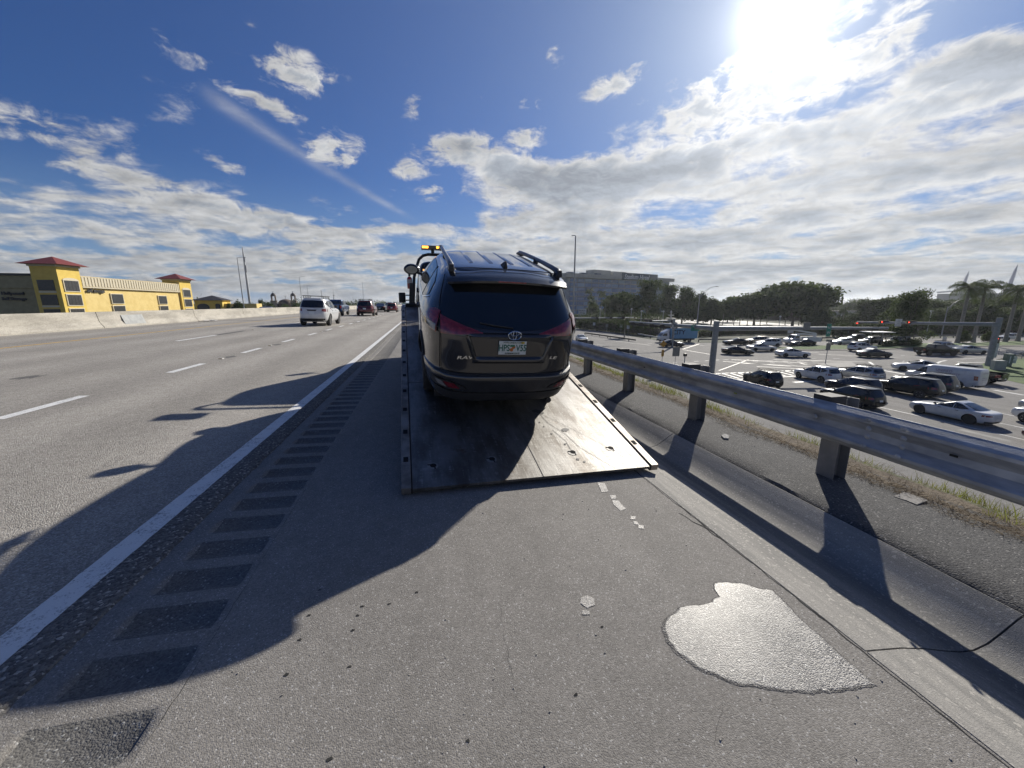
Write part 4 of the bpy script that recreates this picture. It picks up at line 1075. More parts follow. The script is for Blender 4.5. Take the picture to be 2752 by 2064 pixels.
# box truck with the word CITY on its side
def box_truck():
    p = mid(c4, (1040, 860), (1420, 858)); e = empty('box_truck', (p.x, p.y + 1.0, LOW), -R(277), 'pale blue box truck with the word CITY on its side', 'truck', 'cars and vans waiting and driving in the junction below')
    blue = mk('pale blue box', (.13, .31, .47), (.11, .28, .43), 1, .6)
    MB().box((0, -1.2, 2.25), (2.4, 6.6, 2.5)).build('cargo_box', blue, e, bevel=.03)
    MB().box((0, -1.2, 3.505), (2.44, 6.64, .06)).build('roof', MATS['paint white'], e)
    cab = Shape([(.45, 1.0, 4.3, 2.3, 8), (.8, 1.08, 4.45, 2.25, 8), (1.4, 1.08, 4.42, 2.25, 8), (1.7, 1.05, 4.25, 2.25, 8), (2.3, 1.0, 3.85, 2.3, 7), (2.75, .95, 3.2, 2.3, 7), (3.1, .9, 2.6, 2.3, 7)])
    link('cab', cab.mesh('cab', [MATS['paint white']]), e)
    cab.patch_end('windscreen', ([(-.85, 2.3), (.85, 2.3)], [(-.9, 1.6), (.9, 1.6)]), M_glass, e, 1, .01)
    for sg in (-1, 1):
        cab.patch_side('side_window', ([(3.7, 2.2), (2.9, 2.25)], [(4.0, 1.6), (2.9, 1.6)]), M_glass, e, sg, .012)
        MB().box((sg * 1.3, 4.1, 1.9), (.2, .08, .4)).build('mirror', M_plastic, e)
    MB().box((0, -.3, .75), (1.0, 8.0, .35)).build('chassis', M_plastic, e)
    MB().box((0, 4.42, .6), (2.1, .15, .3)).build('bumper', M_plastic, e)
    for y in (3.4, -2.7):
        for sg in (-1, 1): wheel(e, sg * 1.0, y, .45, .3, M_rim)
    e.scale = (.92, .92, .90)
    text_obj('lettering', 'CITY', 1.45, mk('dark blue lettering', (.006, .012, .03)), e, basis((0, -1, 0), (0, 0, 1), (-1.215, .2, 2.45)), bold=.03)
    for z in (2.1, 1.75): MB().box((-1.21, -1.2, z), (.008, 4.6, .03)).build('stripe', mk('faint stripe', (.17, .30, .42)), e)
box_truck()
def utility_truck():
    p = mid(c5, (1690, 392), (2040, 392)); e = empty('utility_truck', (p.x + 1.2, p.y + 1.6, LOW), -R(280), 'white utility truck with folded lifting boom behind a dark car', 'truck', 'cars and vans waiting and driving in the junction below')
    cab = Shape([(.45, .98, 3.6, 1.2, 8), (.8, 1.02, 3.7, 1.2, 8), (1.2, 1.02, 3.6, 1.2, 8), (1.35, 1.0, 2.9, 1.2, 8), (1.7, .95, 2.5, 1.25, 7), (2.0, .88, 2.2, 1.3, 7), (2.1, .7, 2.0, 1.4, 7)])
    link('cab', cab.mesh('cab', [MATS['paint white']]), e); cab.patch_end('windscreen', ([(-.8, 1.92), (.8, 1.92)], [(-.9, 1.42), (.9, 1.42)]), M_glass, e, 1, .01)
    for sg in (-1, 1): cab.patch_side('side_window', ([(2.15, 1.9), (1.5, 1.9)], [(2.5, 1.4), (1.5, 1.4)]), M_glass, e, sg, .012)
    for sg in (-1, 1):
        MB().box((sg * .85, -1.1, 1.15), (.42, 4.2, .95)).build('tool_locker', MATS['paint white'], e, bevel=.02)
    MB().box((0, -1.1, .8), (1.3, 4.2, .3)).build('deck', M_plastic, e)
    b = MB(); b.beam((0, -2.6, 2.3), (0, 2.6, 3.1), .28, .3); b.beam((.0, -2.6, 2.0), (.1, 1.6, 2.3), .24, .26); b.lathe([(.3, 1.6), (.3, 2.3)], (0, -2.5, 0), 12); b.build('boom', MATS['paint white'], e)
    MB().box((0, 2.8, 2.9), (.7, .7, .9), taper=1.1).build('bucket', mk('bucket fibreglass', (.5, .5, .5)), e)
    for y in (2.5, -1.6):
        for sg in (-1, 1): wheel(e, sg * .9, y, .42, .3, M_rim)
utility_truck()
# ------------------------------------------------------------------ tow truck with tilted flat bed
M_deck = None
def deckmat():
    m_ = bpy.data.materials.new('worn steel deck'); m_.use_nodes = True; t = m_.node_tree
    p = t.nodes['Principled BSDF']; x = NX(t); tc_ = t.nodes.new('ShaderNodeTexCoord'); vec = V(x, tc_.outputs['Object'])
    a = x.noise(x.vm('MULTIPLY', vec, (2.0, .8, 1)), 1.6, 6, .65); b_ = x.noise(x.vm('MULTIPLY', vec, (22.0, 1.6, 1)), 1.5, 6, .7); c_ = x.noise(x.vm('MULTIPLY', vec, (2.0, 16.0, 1)), 2.0, 5, .7)
    col = x.mix(x.ss(a, .38, .64), (.27, .263, .25), (.14, .127, .112))
    col = x.mix(x.ss(b_ + c_ * .6, .84, 1.02), col, (.34, .335, .32))
    col = x.mix(x.ss(x.noise(vec, 3.2, 8, .7), .60, .72), col, (.16, .115, .08))
    t.links.new(col.o, p.inputs['Base Color']); t.links.new(x.lin(b_, .3, .7, .46, .62).o, p.inputs['Roughness']); p.inputs['Metallic'].default_value = .9
    b2 = t.nodes.new('ShaderNodeBump'); b2.inputs['Distance'].default_value = .0025; t.links.new((b_ * .6 + c_).o, b2.inputs['Height']); t.links.new(b2.outputs[0], p.inputs['Normal'])
    return m_
M_deck = deckmat()
M_steelr = mk('side rail steel', (.30, .27, .235), (.17, .145, .12), 5, .5, .6, bump=.001, bscale=60, detail=9)
M_hole = mk('stake pocket hole', (.006, .006, .006), (.008, .008, .008), 5, .95)
M_blacks = mk('black painted steel', (.014, .015, .017), (.024, .024, .026), 9, .4, .1)
TAZ = -2.2
truck = empty('tow_truck', (.86, 8.2, -.02), -R(TAZ), 'flatbed tow truck on the shoulder with its bed tilted down to the asphalt', 'tow truck')
dg_ = bpy.context.view_layer; dg_.update()
Ti = truck.matrix_world.inverted()
BEL = 13.8; O_ = Vector((1.025, 3.27, .012))
bf = Vector((math.sin(R(TAZ)) * math.cos(R(BEL)), math.cos(R(TAZ)) * math.cos(R(BEL)), math.sin(R(BEL))))
br = Vector((math.cos(R(TAZ)), -math.sin(R(TAZ)), -.030)).normalized(); bu = br.cross(bf).normalized(); br = bf.cross(bu).normalized()
BM = Matrix((br, bf, bu)).transposed().to_4x4(); BM.translation = O_
LB_ = 6.35; HWB = 1.29
bed = empty('bed'); bed.parent = truck; bed.matrix_local = Ti @ BM
def bbuild(mb, name, m_, parent=bed, **k): return mb.build(name, m_, parent, **k)
# deck plate with four keyholes at the tail
holes = [(-1.0, .30), (-.42, .33), (.46, .34), (.92, .36)]
b = MB(); b.grid(lambda a, c_: Vector((-1.19 + a * 2.38, c_ * LB_, .028)), 2, 2, True)
b.grid(lambda a, c_: Vector((-1.19 + a * 2.38, c_ * LB_, 0.0 - .09 * min(1, c_ * 6))), 2, 9)
b.quad((-1.19, 0, 0), (1.19, 0, 0), (1.19, 0, .028), (-1.19, 0, .028))
bbuild(b, 'deck_plate', M_deck)
seam = MB(); seam.box((.02, 1.1, .0295), (.006, 2.2, .003)); seam.box((.0, 2.2, .0295), (2.38, .006, .003)); bbuild(seam, 'deck_seam', mk('weld seam', (.12, .11, .10), rough=.6))
for hx, hy in holes:
    h = MB().lathe([(.052, .0286), (.052, .0305)], (hx, hy, 0), 20); h = bbuild(h, 'keyhole', mk('keyhole rim', (.30, .29, .27), rough=.5, metal=.4))
    k_ = MB().lathe([(.030, .0308), (.030, .0322)], (0.006, .006, 0), 16); k_.box((-.022, .02, .0315), (.05, .014, .0014)); k_.box((.02, -.028, .0315), (.012, .04, .0014))
    o = k_.build('slot', M_hole, h); o.location = (hx, hy, 0)
# dark oil runs on the deck: from a wet spot down to the tail
oil = mk('oil stain', (.05, .045, .042), (.08, .075, .07), 9, .5)
b = MB()
def run(pts, w):
    for p, q in zip(pts[:-1], pts[1:]):
        d_ = Vector((q[0] - p[0], q[1] - p[1], 0)).normalized(); n_ = Vector((-d_.y, d_.x, 0)) * w / 2
        P, Q = Vector((p[0], p[1], .0315)), Vector((q[0], q[1], .0315)); b.quad(P - n_, P + n_, Q + n_, Q - n_)
run([(.36, 1.22), (.40, .95), (.52, .70), (.58, .42), (.70, .20), (.80, .02)], .006); run([(.38, 1.18), (.56, .92), (.80, .55), (.98, .22), (1.06, .02)], .004); run([(.40, .80), (.47, .55), (.46, .36)], .006)
for (cx_, cy_, rr_) in [(.35, 1.25, .055), (.55, .78, .045), (.40, 1.20, .03), (.30, .98, .012), (.32, .88, .012), (.36, .72, .014), (.44, .50, .015), (.47, .22, .02), (.52, .17, .014)]:
    pts = []
    for k in range(16):
        a = 2 * PI * k / 16; r_ = rr_ * (1 + .5 * mnoise.noise((math.cos(a) * 2 + cx_ * 9, math.sin(a) * 2, cy_ * 7))); pts.append((cx_ + math.cos(a) * r_, cy_ + math.sin(a) * r_ * .8, .0318))
    b.add(pts, [tuple(range(16))])
bbuild(b, 'oil_stain', oil)
for sg in (-1, 1):
    rail = MB().box((sg * 1.245, LB_ / 2, .008), (.085, LB_, .065)); rail = bbuild(rail, 'side_rail', M_steelr, bevel=.004)
    for k in range(12):
        MB().box((sg * 1.245, .42 + k * .50, .0415), (.045, .075, .004)).build('stake_pocket', M_hole, rail)
    bbuild(MB().box((sg * 1.198, LB_ / 2, -.0), (.012, LB_, .05)), 'rail_gap', M_hole)
    bbuild(MB().box((sg * .42, LB_ * .56, -.17), (.10, LB_ * .80, .18)), 'bed_beam', M_blacks)
for k in range(9): bbuild(MB().box((0, .95 + k * .62, -.08), (2.36, .06, .10)), 'cross_member', M_blacks)
# head board at the front of the bed
bbuild(MB().box((0, LB_ + .02, .05), (2.4, .05, .10)), 'bulkhead', M_blacks)
# truck chassis, in the truck's own frame
def tb(mb, name, m_, **k): return mb.build(name, m_, truck, **k)
for sg in (-1, 1): tb(MB().box((sg * .42, 1.1, .80), (.09, 8.2, .24)), 'frame_rail', M_blacks)
for y in (-.45, .55)[:1]:
    for sg in (-1, 1):
        wheel(truck, sg * .98, -.15, .48, .26, M_rim); wheel(truck, sg * .68, -.15, .48, .24, M_rimd)
for sg in (-1, 1): wheel(truck, sg * .84, 4.15, .48, .27, M_rim)
tb(MB().lathe([(.0, -1.0), (.09, -1.0), (.09, 1.0), (0, 1.0)], (0, -.15, .48), 12, 'X'), 'axle', M_blacks)
for sg in (-1, 1): tb(MB().box((sg * .95, 1.0, .66), (.55, 1.1, .45)), 'tool_box', M_blacks, bevel=.02)
mt_cab = paint('truck dark', (.02, .022, .026), .28, .2)
cabS = Shape([(.62, .92, 2.0 + 3.0, 1.65, 7), (.9, .97, 2.0 + 3.1, 1.62, 7), (1.35, .98, 2.0 + 3.05, 1.62, 7), (1.62, .97, 2.0 + 2.6, 1.62, 7), (1.74, .96, 2.0 + 1.75, 1.62, 7), (2.2, .90, 2.0 + 1.35, 1.64, 6), (2.55, .84, 2.0 + 1.05, 1.68, 6), (2.68, .74, 2.0 + .8, 1.8, 5), (2.72, .5, 2.0 + .5, 2.1, 5)])
cb = link('cab', cabS.mesh('cab', [mt_cab, M_arch], [(4.15, .5)], .58), truck)
for sg in (-1, 1): cabS.patch_side('side_window', ([(3.25, 2.40), (2.1, 2.46)], [(3.55, 1.86), (2.1, 1.86)]), M_glass, truck, sg, .006)
cabS.patch_end('rear_window', ([(-.70, 2.42), (.70, 2.42)], [(-.76, 1.95), (.76, 1.95)]), M_glass, truck, -1, .006)
cabS.patch_end('windscreen', ([(-.82, 2.48), (.82, 2.48)], [(-.95, 1.84), (.95, 1.84)]), M_glass, truck, 1, .008)
# positions read off the photograph at the bed's front
def W2T(v): return Ti @ Vector(v)
# arch over the head board
pl = W2T(at(1110, 862, 9.35)); pA = W2T(at(1113, 745, 9.35)); pB = W2T(at(1124, 706, 9.35)); pC = W2T(at(1131, 692, 9.35)); pD = W2T(at(1150, 684, 9.35))
xc = 0.0
right = Vector((-(pD.x), pD.y, pD.z))
arch_pts = [pl, pA, W2T(at(1120, 716, 9.35)), W2T(at(1126, 697, 9.35)), W2T(at(1137, 687, 9.35)), pD]
m_r = [Vector((-p.x - .0, p.y, p.z)) for p in arch_pts[::-1]]
tb(MB().tube(arch_pts + m_r, .035, 12), 'arch', M_blacks, smooth=60)
for sg in (1, -1):
    b = MB(); X0 = pl.x * sg; zt = pA.z - .15; zb = 1.35
    b.add([(X0 - .10, pl.y - .04, zb), (X0 + .10, pl.y - .04, zb), (X0 + .035, pl.y - .04, zt), (X0 - .035, pl.y - .04, zt), (X0 - .10, pl.y + .04, zb), (X0 + .10, pl.y + .04, zb), (X0 + .035, pl.y + .04, zt), (X0 - .035, pl.y + .04, zt)], [(0, 1, 2, 3), (7, 6, 5, 4), (0, 4, 5, 1), (1, 5, 6, 2), (2, 6, 7, 3), (3, 7, 4, 0)])
    tb(b, 'pylon', M_blacks, bevel=.006)
tb(MB().box((0, pl.y, 1.62), (2.2, .06, .10)), 'head_beam', M_blacks)
for x_ in (-.7, -.35, 0, .35, .7): tb(MB().box((x_, pl.y, 2.05), (.03, .03, .95)), 'guard_bar', M_blacks)
lb = W2T(at(1131, 670, 9.35)); lb2 = W2T(at(1190, 672, 9.35)); zlb = lb.z; xm = (lb.x + lb2.x) / 2; wl = lb2.x - lb.x
bar = tb(MB().box((xm, pl.y, zlb), (wl, .26, .080)), 'light_bar', mk('light bar housing', (.12, .10, .07), (.08, .07, .06), 9, .3), bevel=.012)
for x_, w_ in ((lb.x + .085, .14), (lb.x + .365, .045), (lb.x + .42, .045), (lb.x + .475, .045)):
    MB().box((x_, pl.y - .133, zlb), (w_, .012, .05)).build('amber_lamp', mk('lit amber lamp', (.9, .45, .05), rough=.3, emit=(1, .42, .05), estr=3.2), bar, bevel=.004)
tb(MB().box((lb.x + .26, pl.y, zlb - .075), (.07, .08, .09)), 'light_bar_foot', M_blacks)
# cab mirrors
for sg in (-1, 1):
    c_ = W2T(at(1081, 800, 11.0)); X0 = -abs(c_.x) if sg < 0 else abs(c_.x)
    m_ = tb(MB().box((X0, c_.y, c_.z), (.19, .09, .29)), 'mirror', M_blacks, bevel=.025, smooth=60)
    for dz in (-.07, .07): MB().tube([(X0 - sg * .08, c_.y, c_.z + dz), (X0 - sg * .32, c_.y, c_.z + dz)], .016, 8).build('arm', M_blacks, m_)
# pale reflective bands on the bulkhead seen on the left of the suv
for k, z in enumerate((1.30, 1.15)): pass
fe = at(1101, 757, 9.2)
fx = empty('fire_extinguisher', fe, 0, 'red fire extinguisher hanging on the black post at the front of the truck bed', 'fire extinguisher')
MB().lathe([(.0, -.17), (.058, -.165), (.062, -.12), (.062, .06), (.045, .10), (.02, .12)], (0, 0, 0), 20).build('cylinder', mk('extinguisher red', (.28, .02, .02), rough=.3, coat=.5), fx, smooth=50)
MB().box((0, -.01, .15), (.05, .06, .05)).box((.03, -.04, .17), (.02, .10, .015)).build('valve', M_blacks, fx)
MB().lathe([(.0635, -.04), (.0635, .05)], (0, 0, 0), 20).build('label_band', mk('pale band', (.45, .42, .4)), fx)

# ------------------------------------------------------------------ the dark suv on the bed
PB = paint('charcoal blue', (.056, .054, .053), .24, .5, 1.0)
SV = Shape([(.20, .80, 2.06, -2.08, 5.5), (.25, .88, 2.16, -2.20, 5.2), (.38, .925, 2.24, -2.27, 5.2), (.48, .945, 2.28, -2.305, 5.2), (.56, .952, 2.30, -2.325, 5.2), (.602, .950, 2.30, -2.31, 5.2), (.622, .944, 2.29, -2.265, 5.2), (.72, .940, 2.27, -2.258, 5.2), (.86, .940, 2.22, -2.26, 5.2), (.98, .948, 2.08, -2.26, 5.0), (1.06, .948, 1.84, -2.24, 5.0),
            (1.12, .938, 1.40, -2.20, 4.9), (1.17, .918, 1.10, -2.16, 4.9), (1.24, .888, .94, -2.11, 4.9), (1.34, .835, .74, -2.04, 4.9), (1.44, .780, .52, -1.975, 4.9), (1.52, .730, .33, -1.93, 5), (1.575, .688, .18, -1.895, 5), (1.615, .648, .06, -1.86, 5), (1.640, .600, -.03, -1.84, 5), (1.656, .530, -.12, -1.81, 5), (1.668, .430, -.24, -1.77, 5), (1.676, .30, -.38, -1.68, 5), (1.680, .14, -.6, -1.5, 5)], 5)
suv = empty('loaded_suv', (.847, 6.469, .830 + .022), 0, 'dark blue-grey suv standing on the tilted bed of the tow truck', 'suv')
sf = Vector((math.sin(R(-.5)) * math.cos(R(BEL)), math.cos(R(-.5)) * math.cos(R(BEL)), math.sin(R(BEL))))
srt = Vector((math.cos(R(-.5)), -math.sin(R(-.5)), -.030)).normalized(); su = srt.cross(sf).normalized(); srt = sf.cross(su)
# stand it exactly on the deck plane: project its centre on the deck along the deck normal
ctr = Vector((.847, 6.469, .85)); dist = (ctr - (O_ + bu * .0285)).dot(bu); ctr = ctr - bu * dist
sf = (sf - bu * sf.dot(bu)).normalized(); srt = sf.cross(bu).normalized()
SM = Matrix((srt, sf, bu)).transposed().to_4x4(); SM.translation = ctr
suv.matrix_world = SM
link('body', SV.mesh('body', [PB, M_arch], [(1.35, .36), (-1.31, .36)], .40, .28), suv)
def sp(name, mb, m_, **k): return mb.build(name, m_, suv, **k)
# rear glass and its black surround
gt = [(-.655, 1.520), (-.33, 1.535), (0, 1.54), (.33, 1.535), (.655, 1.520)]
gb = [(-.765, 1.215), (-.42, 1.120), (0, 1.092), (.42, 1.120), (.765, 1.215)]
SV.patch_end('rear_window', (gt, gb), M_glass, suv, -1, .007, 30, 10)
# wiper
p0 = SV.end(.02, 1.125, -1, .02); p1 = SV.end(-.34, 1.165, -1, .02)
sp('rear_wiper', MB().tube([p0, (p0 + p1) / 2 + Vector((0, -.012, 0)), p1], .008, 6), M_plastic)
# spoiler above the glass
def spf(a, c_):
    x_ = (a - .5) * 2 * .665; cur = 1 - (abs(a - .5) * 2) ** 3
    prof_ = [(-1.70, 1.668), (-1.86, 1.652), (-2.00, 1.622), (-2.055 - .03 * cur, 1.588), (-2.05 - .03 * cur, 1.565), (-1.98, 1.560), (-1.86, 1.555)]
    k = c_ * (len(prof_) - 1); i = min(int(k), len(prof_) - 2); f = k - i
    y = prof_[i][0] + (prof_[i + 1][0] - prof_[i][0]) * f; z = prof_[i][1] + (prof_[i + 1][1] - prof_[i][1]) * f
    e_ = (abs(a - .5) * 2)
    z -= .055 * e_ ** 2.6; y += .10 * e_ ** 4; xs = x_ * (1 if z < 1.62 else .93)
    return Vector((xs, y, z))
b = MB().grid(spf, 25, 19); sp('spoiler', b, PB, smooth=40)
sp('brake_light', MB().box((0, -2.082, 1.582), (.30, .012, .014)), M_redd)
sp('spoiler_seam', MB().tube([(-.60, -1.78, 1.648), (-.40, -1.815, 1.668), (0, -1.83, 1.677), (.40, -1.815, 1.668), (.60, -1.78, 1.648)], .0045, 5), M_arch)
# shark fin
b = MB().add([(-.03, -1.50, 1.672), (.03, -1.50, 1.672), (.024, -1.70, 1.672), (-.024, -1.70, 1.672), (-.006, -1.66, 1.742), (.006, -1.66, 1.742), (.006, -1.70, 1.735), (-.006, -1.70, 1.735)], [(0, 1, 5, 4), (1, 2, 6, 5), (2, 3, 7, 6), (3, 0, 4, 7), (4, 5, 6, 7)]); sp('antenna', b, M_plastic, bevel=.004)
# roof ribs
def roofz(xx):
    L = SV.lv
    for a, c_ in zip(L[:-1], L[1:]):
        if a[1] >= abs(xx) >= c_[1] and a[0] > 1.5: return a[0] + (c_[0] - a[0]) * (a[1] - abs(xx)) / max(a[1] - c_[1], 1e-6)
    return 1.68
for xx in (-.36, -.125, .125, .36):
    z = roofz(xx) - .001; b = MB()
    for k in range(2): pass
    prof_ = [(-.030, -.004), (-.018, .011), (.018, .011), (.030, -.004)]
    ys_ = [(-1.50, .0), (-1.44, 1), (-.75, 1), (-.42, 1), (-.30, .2)]
    vs = [(xx + q[0], y, z + (q[1] if q[1] < 0 else q[1] * h_) - (.004 if y > -.5 else 0)) for y, h_ in ys_ for q in prof_]
    b.add(vs, [(i * 4 + j, i * 4 + j + 1, i * 4 + j + 5, i * 4 + j + 4) for i in range(4) for j in range(3)]); sp('roof_rib', b, PB, smooth=25)
# roof rails with thick feet
for sg in (-1, 1):
    zr = roofz(.590); pts = [(sg * .615, -1.80, zr - .01), (sg * .617, -1.72, zr + .026), (sg * .619, -1.50, zr + .036), (sg * .620, -1.1, zr + .040), (sg * .620, -.7, zr + .038), (sg * .614, -.25, zr + .032), (sg * .606, .06, zr + .022), (sg * .60, .20, zr - .01)]
    rl_ = sp('roof_rail', MB().tube(pts, [.032, .034, .030, .027, .026, .027, .028, .02], 10), mk('rail grey', (.09, .095, .11), (.07, .075, .09), 6, .3, .5), smooth=60)
    for y in (-1.74, -.80, .04): MB().box((sg * .615, y, zr + .012), (.058, .16 if y != -.80 else .07, .07), taper=.8).build('foot', M_plastic, rl_, bevel=.006)
# side windows, pillars, trim
for sg in (-1, 1):
    SV.patch_side('side_window', ([(.60, 1.26), (.28, 1.475), (-.12, 1.545)], [(.76, 1.175), (.3, 1.165), (-.12, 1.165)]), M_glass, suv, sg, .007)
    SV.patch_side('side_window', ([(-.20, 1.548), (-.6, 1.552), (-.98, 1.535)], [(-.20, 1.165), (-.6, 1.175), (-1.03, 1.20)]), M_glass, suv, sg, .007)
    SV.patch_side('side_window', ([(-1.06, 1.53), (-1.30, 1.50), (-1.46, 1.44)], [(-1.11, 1.21), (-1.30, 1.235), (-1.50, 1.30)]), M_glass, suv, sg, .007)
    for (ya, yb) in ((-.125, -.195), (-.985, -1.055)): SV.patch_side('pillar_trim', ([(ya, 1.548), (yb, 1.548)], [(ya, 1.165), (yb - .02, 1.18)]), M_plastic, suv, sg, .006, 3, 8)
    SV.patch_side('window_trim', ([(.80, 1.172), (.0, 1.160), (-.7, 1.175), (-1.2, 1.215), (-1.55, 1.30)], [(.80, 1.158), (.0, 1.146), (-.7, 1.161), (-1.2, 1.20), (-1.57, 1.288)]), M_chrome, suv, sg, .011, 24, 2)
    for (ya, yb, z0_, z1_) in ((-.155, -.165, 1.15, .50), (-1.02, -1.20, 1.17, .86), (.86, .92, 1.14, .55)):
        SV.patch_side('door_gap', ([(ya, z0_), (ya - .006, z0_)], [(yb, z1_), (yb - .006, z1_)]), M_arch, suv, sg, .003, 2, 12)
    for y in (.02, -.88):
        p = SV.side(y, 1.02, sg, .018); h = sp('door_handle', MB().box((p.x, y, 1.02), (.03, .20, .035)), M_plastic, bevel=.008)
    SV.patch_side('sill_trim', ([(.88, .46), (-.85, .46)], [(.88, .33), (-.85, .33)]), M_plastic, suv, sg, .010, 10, 3)
    # flared black wheel arch edge
    for yc in (1.35, -1.31):
        pts = [];
        for k in range(15):
            a = PI * (k / 14); yy, zz = yc + math.cos(a) * .415, .36 + math.sin(a) * .415
            if zz > .34: pts.append(SV.side(yy, zz, sg, .004))
        sp('arch_trim', MB().tube(pts, .018, 6), M_plastic, smooth=60)
    # fuel door line on the left
    # mirrors: large housing on a stalk
    px = SV.side(.72, 1.16, sg).x
    m_ = sp('mirror', MB().lathe([(.0, -.05), (.09, -.045), (.12, -.01), (.115, .05), (.06, .10), (0, .115)], (0, 0, 0), 18, 'Y'), mk('mirror shell', (.02, .022, .026), rough=.22, coat=.6), smooth=60)
    m_.scale = (1.10, 1, .74); m_.location = (px + sg * .18, .80, 1.20)
    MB().tube([(-sg * .05, 0, -.05), (-sg * .20, -.03, -.10)], [.035, .03], 8).build('stalk', M_plastic, m_)
    MB().lathe([(.0, -.053), (.085, -.053), (.085, -.050)], (0, 0, 0), 18, 'Y').build('mirror_glass', mk('mirror glass', (.30, .33, .36), rough=.03, metal=1.0), m_)
# tail lamps: a wedge on the tailgate and a wrapped part on the corner
def corner(z, th, off):
    _, hw_, yf, yr, n = SV.lvl(z); c_ = (yf + yr) / 2; l = (yf - yr) / 2
    return Vector(((hw_ + off) * math.cos(th) ** (2 / n), c_ - (l + off) * math.sin(th) ** (2 / n), z))
def th_x(z, xx):
    _, hw_, yf, yr, n = SV.lvl(z); return math.acos(min(1, (xx / hw_)) ** (n / 2))
def th_y(z, yy):
    _, hw_, yf, yr, n = SV.lvl(z); c_ = (yf + yr) / 2; l = (yf - yr) / 2; return math.asin(min(1, ((c_ - yy) / l)) ** (n / 2))
for sg in (-1, 1):
    f = lambda P: [(sg * a, c_) for a, c_ in P]
    tl = SV.patch_end('taillight', (f([(.742, 1.205), (.55, 1.150), (.31, 1.078)]), f([(.742, 1.030), (.55, 1.050), (.31, 1.066)])), M_redd, suv, -1, .013, 16, 7)
    SV.patch_end('lamp_strip', (f([(.735, 1.185), (.55, 1.138), (.36, 1.086)]), f([(.735, 1.150), (.55, 1.115), (.36, 1.078)])), M_red, tl, -1, .018, 12, 3)
    def cf(a, c_, z1=1.235, z0=1.025):
        ta = th_x(1.12, .765); tb_ = th_y(1.12, -1.80)
        lo_ = z0 + .035 * a * a; hi_ = z1 + .015 * math.sin(a * PI) - .03 * a * a
        p = corner(hi_ + (lo_ - hi_) * c_, ta + (tb_ - ta) * a, .012); return Vector((sg * p.x, p.y, p.z))
    cl = sp('taillight', MB().grid(cf, 18, 8), M_redd, smooth=60)
    cf2 = lambda a, c_: cf(.05 + a * .9, .62 + c_ * .33) + Vector((sg * .004, -.004, 0)); sp('reversing_lamp', MB().grid(cf2, 14, 3), mk('smoked lens', (.20, .19, .19), (.12, .11, .11), 40, .12, coat=1.0), smooth=60)
    cf3 = lambda a, c_: cf(.05 + a * .9, .10 + c_ * .25) + Vector((sg * .004, -.004, 0)); MB().grid(cf3, 14, 3).build('lamp_strip', M_red, cl, smooth=60)
    # reflector low in the bumper
    SV.patch_end('bumper_recess', (f([(.83, .520), (.66, .535), (.50, .475)]), f([(.83, .435), (.66, .425), (.46, .430)])), M_plastic, suv, -1, .005, 12, 5)
    SV.patch_end('reflector', (f([(.72, .515), (.60, .510)]), f([(.66, .445), (.54, .445)])), M_red, suv, -1, .012, 5, 3)
    SV.patch_end('reflector_chrome', (f([(.80, .510), (.735, .515)]), f([(.77, .455), (.675, .445)])), mk('grey lens', (.28, .27, .26), rough=.2), suv, -1, .012, 5, 3)
    # shut lines of the tailgate
    gl = []
    for z in (.64, .72, .84, .96, 1.06, 1.14, 1.21): gl.append(SV.end(sg * .748, z, -1, .002))
    for z, xx in ((1.30, .742), (1.40, .720), (1.50, .690), (1.555, .672)): gl.append(SV.end(sg * xx, z, -1, .002))
    sp('tailgate_gap', MB().tube(gl, .0045, 5), M_arch)
gl = [SV.end(-.748 + 1.496 * k / 20, .628 - .012 * math.sin(PI * k / 20), -1, .002) for k in range(21)]
sp('tailgate_gap', MB().tube(gl, .0055, 5), M_arch)
# bumper: lower black panel and a crease
SV.patch_end('lower_bumper', ([(-.88, .405), (-.4, .385), (0, .375), (.4, .385), (.88, .405)], [(-.82, .215), (-.4, .215), (0, .215), (.4, .215), (.82, .215)]), M_plastic, suv, -1, .008, 24, 5)
SV.patch_end('bumper_step', ([(-.80, .618), (0, .616), (.80, .618)], [(-.80, .604), (0, .600), (.80, .604)]), M_plastic, suv, -1, .004, 20, 2)
# plate recess with raised edges
def frame_pt(xx, z, o): return SV.end(xx, z, -1, o)
rec = ([(-.46, 1.035), (0, 1.040), (.46, 1.035)], [(-.37, .785), (0, .780), (.37, .785)])
def brow(a, c_):
    xx = (a - .5) * 2 * (.50 - .02 * c_); e_ = 1 - abs(a - .5) * 2
    prof_ = [(1.075, .002), (1.060, .030), (1.042, .034), (1.030, .006)]
    k = c_ * 3; i = min(int(k), 2); f = k - i; z = prof_[i][0] + (prof_[i + 1][0] - prof_[i][0]) * f; o = prof_[i][1] + (prof_[i + 1][1] - prof_[i][1]) * f
    return SV.end(xx, z, -1, o * min(1, e_ * 5))
sp('plate_brow', MB().grid(brow, 24, 10), PB, smooth=40)
def ledge(a, c_):
    xx = (a - .5) * 2 * .41; e_ = 1 - abs(a - .5) * 2
    prof_ = [(.815, .001), (.785, .030), (.765, .032), (.735, .001)]
    k = c_ * 3; i = min(int(k), 2); f = k - i; z = prof_[i][0] + (prof_[i + 1][0] - prof_[i][0]) * f; o = prof_[i][1] + (prof_[i + 1][1] - prof_[i][1]) * f
    return SV.end(xx, z, -1, o * min(1, e_ * 6))
sp('plate_ledge', MB().grid(ledge, 20, 10), PB, smooth=40)
for sg in (-1, 1):
    def jamb(a, c_):
        z = .79 + a * .255; xx = sg * (.385 + .085 * a + (c_ - .5) * .05); return SV.end(xx, z, -1, .028 * math.sin(c_ * PI))
    sp('plate_jamb', MB().grid(jamb, 12, 7), PB, smooth=40)
